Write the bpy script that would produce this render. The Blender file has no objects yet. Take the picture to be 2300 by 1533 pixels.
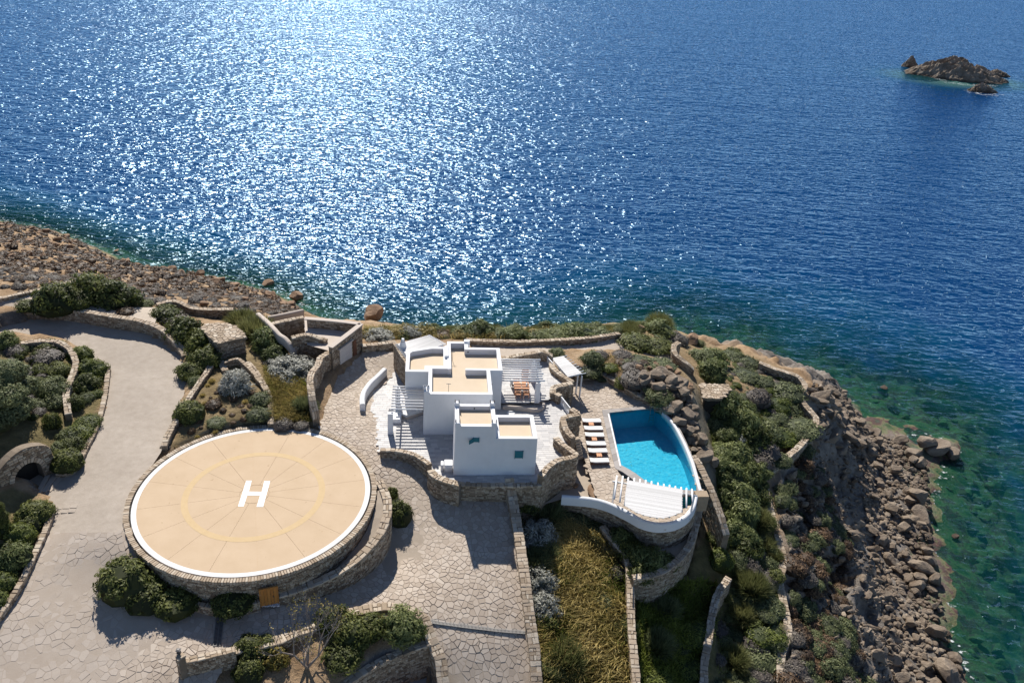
import bpy, math, random
import numpy as np
from mathutils import Vector, Matrix, noise, geometry

random.seed(7); RNG = np.random.default_rng(7)
scene = bpy.context.scene
COL = scene.collection
SEA = -22.0                      # sea level; the helipad surface is z = 0

# ------------------------------------------------------------------ camera
F = 1900.0; TH = math.radians(28.93); RO = math.radians(3.97); CAMZ = 44.02
_c, _s, _cr, _sr = math.cos(TH), math.sin(TH), math.cos(RO), math.sin(RO)
CR = np.array([[_cr, -_sr, 0], [_sr, _cr, 0], [0, 0, 1]]) @ np.array([[1, 0, 0], [0, -_s, -_c], [0, _c, -_s]])
cam_d = bpy.data.cameras.new('camera'); cam = bpy.data.objects.new('camera', cam_d); COL.objects.link(cam)
cam_d.sensor_width = 36.0; cam_d.lens = 36.0 * F / 2300.0
cam_d.clip_start = 1.0; cam_d.clip_end = 60000.0
_m = Matrix([[CR[0][i], -CR[1][i], -CR[2][i]] for i in range(3)]).to_4x4()
_m.translation = (0, 0, CAMZ); cam.matrix_world = _m
scene.camera = cam

# ------------------------------------------------------------------ light
SUN_EL = math.radians(42.0); SUN_AZ = math.radians(-16.0)      # azimuth measured from +Y towards +X
sun_dir = Vector((math.sin(SUN_AZ) * math.cos(SUN_EL), math.cos(SUN_AZ) * math.cos(SUN_EL), math.sin(SUN_EL)))
world = bpy.data.worlds.new('World'); scene.world = world; world.use_nodes = True
wn = world.node_tree
sky = wn.nodes.new('ShaderNodeTexSky'); sky.sky_type = 'NISHITA'; sky.sun_disc = False
sky.sun_elevation = SUN_EL; sky.sun_rotation = SUN_AZ
sky.air_density = 0.8; sky.altitude = 3500; sky.dust_density = 0.0; sky.ozone_density = 1.0
bg = wn.nodes['Background']; bg.inputs[1].default_value = 0.10
wn.links.new(sky.outputs[0], bg.inputs[0])
sd = bpy.data.lights.new('sun', 'SUN'); sd.energy = 5.0; sd.angle = math.radians(0.53); sd.color = (1.0, 0.95, 0.87)
sun = bpy.data.objects.new('sun', sd); COL.objects.link(sun)
sun.rotation_euler = (-sun_dir).to_track_quat('-Z', 'Y').to_euler(); sun.location = (0, 60, 120)
scene.view_settings.view_transform = 'Standard'; scene.view_settings.look = 'None'
scene.view_settings.exposure = 0.62; scene.view_settings.gamma = 1.0
scene.view_settings.use_curve_mapping = False
scene.render.engine = 'CYCLES'
scene.cycles.max_bounces = 6; scene.cycles.transparent_max_bounces = 8; scene.cycles.sample_clamp_indirect = 6.0

# ------------------------------------------------------------------ measuring helpers
def W(x, y, z=0.0):
    """world point at height z seen at photo pixel (x, y)"""
    d = CR.T @ np.array([(x - 1150) / F, (y - 766.5) / F, 1.0])
    return d * ((CAMZ - z) / -d[2]) + np.array([0, 0, CAMZ])
def W3(p): return W(p[0], p[1], p[2])
def mpp(p):                                   # metres per photo pixel at world point
    return float((CR @ (np.array(p, float) - np.array([0, 0, CAMZ])))[2]) / F

# ------------------------------------------------------------------ object helpers
def props(o, label=None, cat=None, group=None, kind=None):
    if label: o['label'] = label
    if cat: o['category'] = cat
    if group: o['group'] = group
    if kind: o['kind'] = kind
    return o
def thing(name, label, cat, loc=(0, 0, 0), group=None):
    o = bpy.data.objects.new(name, None); o.location = loc; o.empty_display_size = .3; COL.objects.link(o)
    return props(o, label, cat, group)
def link(name, me, parent=None):
    o = bpy.data.objects.new(name, me); COL.objects.link(o)
    if parent:
        o.parent = parent
        o.matrix_parent_inverse = Matrix.Translation(parent.location).inverted()
    return o
def fastmesh(name, V, Fq, mat, tint=None, smooth=False):
    """V (n,3); Fq (m,3) or (m,4) int arrays"""
    V = np.asarray(V, np.float32); Fq = np.asarray(Fq, np.int32); k = Fq.shape[1]
    me = bpy.data.meshes.new(name)
    me.vertices.add(len(V)); me.vertices.foreach_set('co', V.ravel())
    me.loops.add(Fq.size); me.loops.foreach_set('vertex_index', Fq.ravel())
    me.polygons.add(len(Fq)); me.polygons.foreach_set('loop_start', np.arange(0, Fq.size, k, dtype=np.int32))
    me.update(calc_edges=True)
    if mat: me.materials.append(mat)
    if tint is not None:
        a = me.attributes.new('tint', 'FLOAT', 'POINT'); a.data.foreach_set('value', np.asarray(tint, np.float32))
    me.polygons.foreach_set('use_smooth', np.full(len(Fq), smooth)); me.update()
    return me
class MB:
    """collects polygons, builds one mesh"""
    def __init__(s): s.v = []; s.f = []; s.t = []
    def poly(s, pts, faces, tint=.5):
        b = len(s.v); s.v += [tuple(map(float, p)) for p in pts]; s.f += [tuple(b + i for i in f) for f in faces]; s.t += [tint] * len(pts)
    def box(s, c, size, rz=0.0, tint=.5, M=None, top=None):
        hx, hy, hz = size[0] / 2, size[1] / 2, size[2] / 2
        tx, ty = (hx, hy) if top is None else (hx * top, hy * top)
        P = [(-hx, -hy, -hz), (hx, -hy, -hz), (hx, hy, -hz), (-hx, hy, -hz), (-tx, -ty, hz), (tx, -ty, hz), (tx, ty, hz), (-tx, ty, hz)]
        if M is None:
            ca, sa = math.cos(rz), math.sin(rz)
            P = [(c[0] + x * ca - y * sa, c[1] + x * sa + y * ca, c[2] + z) for x, y, z in P]
        else: P = [tuple(M @ Vector(p)) for p in P]
        s.poly(P, [(0, 3, 2, 1), (4, 5, 6, 7), (0, 1, 5, 4), (1, 2, 6, 5), (2, 3, 7, 6), (3, 0, 4, 7)], tint)
    def bar(s, a, b, w, h, tint=.5):
        """rectangular bar from a to b"""
        a, b = Vector(a), Vector(b); d = b - a; L = d.length
        x = d.normalized(); up = Vector((0, 0, 1)) if abs(x.z) < .95 else Vector((0, 1, 0))
        y = up.cross(x).normalized(); z = x.cross(y)
        M = Matrix((x, y, z)).transposed().to_4x4(); M.translation = (a + b) / 2
        s.box(None, (L, w, h), M=M, tint=tint)
    def tube(s, a, b, r0, r1=None, n=8, tint=.5, caps=True):
        r1 = r0 if r1 is None else r1
        a, b = Vector(a), Vector(b); x = (b - a).normalized(); up = Vector((0, 0, 1)) if abs(x.z) < .95 else Vector((0, 1, 0))
        y = up.cross(x).normalized(); z = x.cross(y); P = []
        for c, r in ((a, r0), (b, r1)):
            for i in range(n):
                t = 2 * math.pi * i / n; P.append(c + y * math.cos(t) * r + z * math.sin(t) * r)
        fs = [(i, (i + 1) % n, n + (i + 1) % n, n + i) for i in range(n)]
        if caps: fs += [tuple(range(n))[::-1], tuple(range(n, 2 * n))]
        s.poly(P, fs, tint)
    def prism(s, pts, z0, z1, tint=.5, inset=0.0):
        """pts xy polygon (ccw) extruded"""
        n = len(pts); c = np.mean(np.array(pts)[:, :2], axis=0); P = [(p[0], p[1], z0) for p in pts]
        if inset > 0:
            P += [(p[0], p[1], z1 - inset) for p in pts]
            P += [(p[0] + (c[0] - p[0]) * inset / max(.05, math.hypot(c[0] - p[0], c[1] - p[1])), p[1] + (c[1] - p[1]) * inset / max(.05, math.hypot(c[0] - p[0], c[1] - p[1])), z1) for p in pts]
            fs = []
            for k in (0, n): fs += [(k + i, k + (i + 1) % n, k + n + (i + 1) % n, k + n + i) for i in range(n)]
            fs.append(tuple(range(2 * n, 3 * n)))
        else:
            P += [(p[0], p[1], z1) for p in pts]
            fs = [(i, (i + 1) % n, n + (i + 1) % n, n + i) for i in range(n)] + [tuple(range(n, 2 * n))]
        s.poly(P, fs, tint)
    def mesh(s, name, mat, smooth=False, bevel=0.0):
        me = bpy.data.meshes.new(name); me.from_pydata(s.v, [], s.f)
        if mat: me.materials.append(mat)
        if bevel == 0:
            a = me.attributes.new('tint', 'FLOAT', 'POINT'); a.data.foreach_set('value', np.array(s.t, np.float32))
        else:
            import bmesh
            bm = bmesh.new(); bm.from_mesh(me)
            bmesh.ops.remove_doubles(bm, verts=bm.verts, dist=1e-4)
            bmesh.ops.bevel(bm, geom=[e for e in bm.edges if len(e.link_faces) == 2 and e.calc_face_angle() > .3], offset=bevel, segments=2, affect='EDGES', profile=.6)
            bm.to_mesh(me); bm.free()
        if smooth: me.polygons.foreach_set('use_smooth', np.full(len(me.polygons), True))
        me.update(); return me
    def obj(s, name, mat, parent=None, **k): return link(name, s.mesh(name, mat, **k), parent)

def pieces(meshes, parent, name, limit=300):
    """meshes: list of (distance, pts, faces, tint); nearest `limit` become parts, the rest one stuff part"""
    meshes.sort(key=lambda q: q[0])
    for d, pts, fs, t, m in meshes[:limit]:
        b = MB(); b.poly(pts, fs, t); b.obj(name, m, parent)
    rest = meshes[limit:]
    if rest:
        b = MB()
        for d, pts, fs, t, m in rest: b.poly(pts, fs, t)
        props(b.obj(name + '_field', rest[0][4], parent), kind='stuff')

# ------------------------------------------------------------------ materials
def nmat(name):
    m = bpy.data.materials.new(name); m.use_nodes = True; nt = m.node_tree
    return m, nt, nt.nodes['Principled BSDF']
def N(nt, t, **k):
    n = nt.nodes.new(t)
    for a, b in k.items(): setattr(n, a, b)
    return n
def ramp(nt, fac, stops):
    r = N(nt, 'ShaderNodeValToRGB'); e = r.color_ramp.elements
    while len(e) < len(stops): e.new(.5)
    for i, (p, c) in enumerate(stops): e[i].position = p; e[i].color = (*c, 1)
    nt.links.new(fac, r.inputs[0]); return r.outputs[0]
def coords(nt, scale=1.0, kind='Object'):
    tc = N(nt, 'ShaderNodeTexCoord'); mp = N(nt, 'ShaderNodeMapping')
    mp.inputs['Scale'].default_value = (scale,) * 3 if not isinstance(scale, tuple) else scale
    nt.links.new(tc.outputs[kind], mp.inputs[0]); return mp.outputs[0]
def tex(nt, vec, scale, detail=4, rough=.6, kind='noise'):
    if kind == 'noise':
        n = N(nt, 'ShaderNodeTexNoise'); n.inputs['Detail'].default_value = detail; n.inputs['Roughness'].default_value = rough
    else:
        n = N(nt, 'ShaderNodeTexVoronoi')
    n.inputs['Scale'].default_value = scale; nt.links.new(vec, n.inputs['Vector'])
    return n.outputs[0]
def mixc(nt, fac, a, b, mode='MIX'):
    m = N(nt, 'ShaderNodeMix', data_type='RGBA', blend_type=mode)
    for s, v in ((0, fac), (6, a), (7, b)):
        if isinstance(v, (int, float)): m.inputs[s].default_value = v
        elif isinstance(v, tuple): m.inputs[s].default_value = (*v, 1)
        else: nt.links.new(v, m.inputs[s])
    return m.outputs[2]
def bump(nt, bsdf, h, strength=.5, dist=.05):
    b = N(nt, 'ShaderNodeBump'); b.inputs['Strength'].default_value = strength; b.inputs['Distance'].default_value = dist
    nt.links.new(h, b.inputs['Height']); nt.links.new(b.outputs[0], bsdf.inputs['Normal'])
def pmat(name, stops, tinted=True, nscale=2.0, namt=.5, rough=.85, bs=.4, bscale=14.0, bdist=.03, blotch=None, kind='Object'):
    """colour from the piece's tint attribute (or noise), broken up by noise, with fine relief"""
    m, nt, p = nmat(name); v = coords(nt, kind=kind)
    n1 = tex(nt, v, nscale, 6, .65)
    if tinted:
        at = N(nt, 'ShaderNodeAttribute', attribute_name='tint')
        mx = N(nt, 'ShaderNodeMix', data_type='FLOAT'); mx.inputs[0].default_value = namt
        nt.links.new(at.outputs['Fac'], mx.inputs[2]); nt.links.new(n1, mx.inputs[3]); fac = mx.outputs[0]
    else: fac = n1
    c = ramp(nt, fac, stops)
    if blotch:
        b = tex(nt, v, blotch[0], 3, .7); rb = ramp(nt, b, [(blotch[1], (1, 1, 1)), (blotch[2], blotch[3])])
        c = mixc(nt, 1.0, c, rb, 'MULTIPLY')
    nt.links.new(c, p.inputs['Base Color']); p.inputs['Roughness'].default_value = rough
    p.inputs['Specular IOR Level'].default_value = .3
    bump(nt, p, tex(nt, v, bscale, 5, .7), bs, bdist)
    return m
M = {}
M['wallstone'] = pmat('wall_stone', [(.15, (.15, .105, .07)), (.45, (.29, .22, .15)), (.7, (.40, .32, .23)), (.95, (.50, .43, .34))], namt=.3, nscale=3, bs=.6, bscale=9, bdist=.05)
M['capstone'] = pmat('cap_stone', [(.1, (.24, .18, .12)), (.5, (.38, .30, .22)), (.9, (.50, .43, .34))], namt=.35, nscale=3, bs=.6, bscale=9, bdist=.04)
M['mortar'] = pmat('mortar', [(.3, (.13, .10, .07)), (.7, (.23, .18, .13))], tinted=False, nscale=1.5)
M['paving'] = pmat('paving_stone', [(.1, (.35, .285, .225)), (.5, (.415, .345, .28)), (.9, (.485, .415, .345))], namt=.35, nscale=.8, bs=.25, bscale=7, bdist=.02, blotch=(.15, .45, .7, (.86, .84, .82)))
M['joint'] = pmat('paving_joint', [(.3, (.30, .245, .19)), (.7, (.35, .29, .23))], tinted=False, nscale=1.2)
M['roadpave'] = pmat('road_paving', [(.1, (.355, .295, .24)), (.5, (.39, .33, .275)), (.9, (.425, .365, .31))], namt=.5, nscale=.9, bs=.5, bscale=3.5, bdist=.03, blotch=(.12, .4, .7, (.84, .83, .82)))
M['roadjoint'] = pmat('road_joint', [(.3, (.335, .275, .22)), (.7, (.37, .31, .255))], tinted=False, nscale=1.2)
M['road'] = pmat('road_surface', [(.3, (.32, .27, .22)), (.7, (.39, .335, .28))], tinted=False, nscale=1.6, bs=.6, bscale=2.2, bdist=.05, blotch=(.1, .4, .65, (.86, .85, .84)))
M['marble'] = pmat('terrace_tile', [(.1, (.33, .325, .33)), (.5, (.44, .425, .415)), (.9, (.50, .485, .47))], namt=.3, nscale=2.5, rough=.6, bs=.1)
M['tilejoint'] = pmat('tile_joint', [(.3, (.34, .325, .31)), (.7, (.39, .375, .36))], tinted=False)
M['gravel'] = pmat('gravel_path', [(.3, (.37, .31, .25)), (.7, (.47, .40, .33))], tinted=False, nscale=3, bs=.6, bscale=20, blotch=(.2, .45, .7, (.85, .84, .82)))
M['plaster'] = pmat('white_plaster', [(.2, (.60, .605, .62)), (.8, (.69, .69, .695))], tinted=False, nscale=.7, rough=.8, bs=.25, bscale=2.5, bdist=.04, blotch=(.5, .5, .9, (.93, .92, .91)))
M['white'] = pmat('white_paint', [(.2, (.62, .62, .63)), (.8, (.69, .69, .69))], tinted=False, nscale=1.5, rough=.6, bs=.1)
M['cane'] = pmat('white_cane', [(.1, (.46, .45, .44)), (.5, (.55, .54, .53)), (.9, (.61, .60, .59))], namt=.25, nscale=3, rough=.8, bs=.2)
M['roof'] = pmat('roof_screed', [(.25, (.52, .42, .305)), (.75, (.56, .455, .34))], tinted=False, nscale=.8, rough=.9, bs=.15, bscale=5, blotch=(.35, .5, .9, (.93, .92, .90)))
M['padface'] = None
M['yellow'] = pmat('yellow_ring_paint', [(.3, (.475, .345, .19)), (.7, (.515, .38, .215))], tinted=False, nscale=2, bs=.1)
M['line'] = pmat('ring_white_paint', [(.25, (.58, .57, .555)), (.7, (.68, .67, .655))], tinted=False, nscale=2.5, bs=.1)
M['hwhite'] = pmat('letter_white_paint', [(.25, (.78, .78, .78)), (.7, (.84, .84, .83))], tinted=False, nscale=2, bs=.05)
M['groove'] = pmat('groove', [(.3, (.435, .325, .215)), (.7, (.475, .36, .245))], tinted=False)
M['coping'] = pmat('pool_coping', [(.1, (.20, .18, .17)), (.5, (.27, .245, .23)), (.9, (.33, .30, .28))], namt=.4, nscale=2, rough=.7, bs=.1)
M['pooltile'] = pmat('pool_tile', [(.3, (.012, .34, .49)), (.7, (.02, .40, .54))], tinted=False, nscale=4, rough=.5, bs=0)
M['wood'] = pmat('teak', [(.2, (.50, .22, .10)), (.8, (.62, .31, .16))], tinted=True, namt=.6, nscale=6, rough=.6, bs=.2)
M['darkwood'] = pmat('dark_timber', [(.2, (.10, .04, .02)), (.8, (.18, .08, .045))], tinted=False, nscale=6, rough=.6, bs=.2)
M['door'] = pmat('door_board', [(.1, (.38, .15, .035)), (.9, (.52, .23, .06))], namt=.4, nscale=5, rough=.5, bs=.2)
M['teal'] = pmat('teal_shutter', [(.3, (.015, .13, .17)), (.7, (.02, .16, .20))], tinted=False, nscale=3, rough=.5, bs=.1)
M['dark'] = pmat('void_shade', [(.3, (.012, .011, .010)), (.7, (.02, .018, .016))], tinted=False)  # near-black colour standing in for the shade inside openings and gaps
M['metal'] = pmat('grate_metal', [(.2, (.13, .12, .115)), (.8, (.20, .19, .18))], tinted=False, rough=.5, bs=.1)
M['darkmetal'] = pmat('dark_metal', [(.2, (.05, .05, .05)), (.8, (.09, .09, .09))], tinted=False, rough=.5, bs=.1)
M['cushion'] = pmat('cushion_fabric', [(.2, (.60, .585, .56)), (.8, (.67, .655, .63))], tinted=False, nscale=4, rough=.95, bs=.2)
M['greyplaster'] = pmat('beige_plaster', [(.2, (.40, .34, .29)), (.8, (.50, .43, .37))], tinted=False, nscale=.8, bs=.3, bscale=4)
M['garagedoor'] = pmat('garage_door_paint', [(.2, (.50, .46, .43)), (.8, (.58, .54, .50))], tinted=False, nscale=2)
M['pebble'] = pmat('white_pebble', [(.1, (.45, .44, .44)), (.9, (.75, .74, .73))], namt=.2)
M['bark'] = pmat('bark', [(.2, (.16, .13, .11)), (.8, (.30, .26, .23))], tinted=False, nscale=6)
M['rock'] = pmat('cliff_rock', [(.15, (.085, .064, .047)), (.4, (.175, .135, .10)), (.65, (.275, .22, .165)), (.9, (.40, .335, .26))], namt=.6, nscale=.55, bs=.9, bscale=2.2, bdist=.25, blotch=(.25, .42, .62, (.62, .57, .52)), kind='Object')
M['redrock'] = pmat('red_brown_rock', [(.15, (.12, .07, .04)), (.5, (.24, .15, .09)), (.9, (.38, .26, .17))], namt=.5, nscale=.8, bs=.9, bscale=2.5, bdist=.2)
M['foam'] = pmat('sea_foam', [(.3, (.70, .74, .76)), (.7, (.85, .87, .88))], tinted=False)

_nt = M['rock'].node_tree; _p = _nt.nodes['Principled BSDF']; _l = _p.inputs['Base Color'].links[0].from_socket     # rock kept wet by the sea is darker
_g = N(_nt, 'ShaderNodeNewGeometry'); _x = N(_nt, 'ShaderNodeSeparateXYZ'); _nt.links.new(_g.outputs['Position'], _x.inputs[0]); _w = N(_nt, 'ShaderNodeMapRange'); _nt.links.new(_x.outputs[2], _w.inputs[0]); _w.inputs[1].default_value = SEA + 1.1; _w.inputs[2].default_value = SEA + .3
_nt.links.new(mixc(_nt, _w.outputs[0], _l, mixc(_nt, 1.0, _l, (.38, .34, .32), 'MULTIPLY')), _p.inputs['Base Color'])
_nt = M['foam'].node_tree; _t = N(_nt, 'ShaderNodeBsdfTransparent'); _m = N(_nt, 'ShaderNodeMixShader'); _f = N(_nt, 'ShaderNodeMapRange'); _nt.links.new(tex(_nt, coords(_nt), 2.2, 5, .75), _f.inputs[0]); _f.inputs[1].default_value = .48; _f.inputs[2].default_value = .78
_nt.links.new(_f.outputs[0], _m.inputs[0]); _nt.links.new(_t.outputs[0], _m.inputs[1]); _nt.links.new(_nt.nodes['Principled BSDF'].outputs[0], _m.inputs[2]); _nt.links.new(_m.outputs[0], _nt.nodes['Material Output'].inputs[0])
# helipad surface: tan screed with faint grime
m, nt, p = nmat('helipad_screed'); v = coords(nt)
c = ramp(nt, tex(nt, v, .5, 6, .6), [(.3, (.455, .34, .225)), (.7, (.50, .38, .26))])
sp = ramp(nt, tex(nt, v, 2.6, 2, .5), [(.25, (.72, .68, .62)), (.31, (1, 1, 1))])
c = mixc(nt, .6, c, sp, 'MULTIPLY')
nt.links.new(c, p.inputs['Base Color']); p.inputs['Roughness'].default_value = .9; p.inputs['Specular IOR Level'].default_value = .2
bump(nt, p, tex(nt, v, 6, 5, .7), .1, .02); M['padface'] = m

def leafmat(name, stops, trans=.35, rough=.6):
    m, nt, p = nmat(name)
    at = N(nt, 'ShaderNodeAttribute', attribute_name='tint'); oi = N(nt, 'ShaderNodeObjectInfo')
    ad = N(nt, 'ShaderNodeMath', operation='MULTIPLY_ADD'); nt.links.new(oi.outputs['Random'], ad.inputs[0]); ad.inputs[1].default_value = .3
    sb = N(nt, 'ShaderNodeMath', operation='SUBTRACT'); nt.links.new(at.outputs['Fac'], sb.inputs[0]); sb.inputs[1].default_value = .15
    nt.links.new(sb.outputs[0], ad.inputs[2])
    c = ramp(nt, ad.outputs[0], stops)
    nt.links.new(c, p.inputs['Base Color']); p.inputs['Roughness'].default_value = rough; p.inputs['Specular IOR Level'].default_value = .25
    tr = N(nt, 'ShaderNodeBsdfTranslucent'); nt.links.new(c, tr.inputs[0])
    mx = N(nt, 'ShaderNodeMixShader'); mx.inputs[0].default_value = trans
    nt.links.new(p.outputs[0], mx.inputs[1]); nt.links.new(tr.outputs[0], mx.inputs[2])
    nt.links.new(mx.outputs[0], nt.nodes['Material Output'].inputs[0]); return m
M['lentisk'] = leafmat('dark_green_leaf', [(.1, (.028, .034, .010)), (.5, (.082, .098, .024)), (.9, (.19, .20, .055))])
M['ball'] = leafmat('bright_green_leaf', [(.1, (.035, .05, .010)), (.5, (.10, .125, .022)), (.9, (.20, .22, .05))])
M['silver'] = leafmat('silver_leaf', [(.1, (.09, .095, .075)), (.5, (.26, .26, .225)), (.9, (.50, .49, .43))], .2)
M['olive'] = leafmat('grey_green_leaf', [(.1, (.05, .06, .028)), (.5, (.13, .15, .065)), (.9, (.25, .27, .13))])
M['phrygana'] = leafmat('brown_scrub_twig', [(.1, (.030, .018, .010)), (.5, (.095, .056, .030)), (.9, (.20, .125, .068))], .12)
M['mauve'] = leafmat('grey_brown_scrub_twig', [(.1, (.06, .05, .045)), (.5, (.13, .11, .09)), (.9, (.22, .19, .15))], .15)
M['rust'] = leafmat('rusty_scrub_twig', [(.1, (.04, .024, .014)), (.5, (.12, .07, .036)), (.9, (.23, .145, .075))], .15)
M['oleander'] = leafmat('oleander_leaf', [(.1, (.04, .052, .018)), (.5, (.11, .135, .042)), (.9, (.24, .26, .10))])
M['broom'] = leafmat('broom_stem', [(.1, (.05, .06, .022)), (.5, (.13, .14, .05)), (.9, (.24, .23, .09))])
M['straw'] = leafmat('dry_grass_blade', [(.1, (.15, .125, .04)), (.45, (.36, .28, .09)), (.9, (.60, .48, .21))], .4)
M['greengrass'] = leafmat('green_grass_blade', [(.1, (.08, .10, .018)), (.5, (.19, .23, .04)), (.9, (.36, .38, .09))], .4)
M['yellowing'] = leafmat('yellow_green_leaf', [(.1, (.10, .09, .02)), (.5, (.25, .20, .05)), (.9, (.40, .30, .12))], .35)
# ------------------------------------------------------------------ heights
class Rbf:
    def __init__(s, P, smooth=0.0):
        P = np.array(P, float); s.c = P[:, :2]; n = len(P)
        D = np.hypot(*(s.c[:, None] - s.c[None]).transpose(2, 0, 1)) + np.eye(n) * -smooth
        A = np.zeros((n + 1, n + 1)); A[:n, :n] = D; A[:n, n] = A[n, :n] = 1
        s.w = np.linalg.solve(A + np.diag([1e-6] * n + [0]), np.r_[P[:, 2], 0])
    def __call__(s, x, y):
        x = np.asarray(x, float); y = np.asarray(y, float); sh = x.shape; x = x.ravel(); y = y.ravel(); out = np.empty(len(x))
        for i in range(0, len(x), 20000):
            j = slice(i, i + 20000)
            out[j] = np.hypot(x[j, None] - s.c[:, 0], y[j, None] - s.c[:, 1]) @ s.w[:-1] + s.w[-1]
        return out.reshape(sh)
def inside(poly, x, y):
    x = np.asarray(x); y = np.asarray(y); r = np.zeros(x.shape, bool); n = len(poly)
    for i in range(n):
        x0, y0 = poly[i][:2]; x1, y1 = poly[(i + 1) % n][:2]
        if y0 == y1: continue
        c = ((y0 > y) != (y1 > y)) & (x < (x1 - x0) * (y - y0) / (y1 - y0) + x0); r ^= c
    return r
SH = SEA
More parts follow.
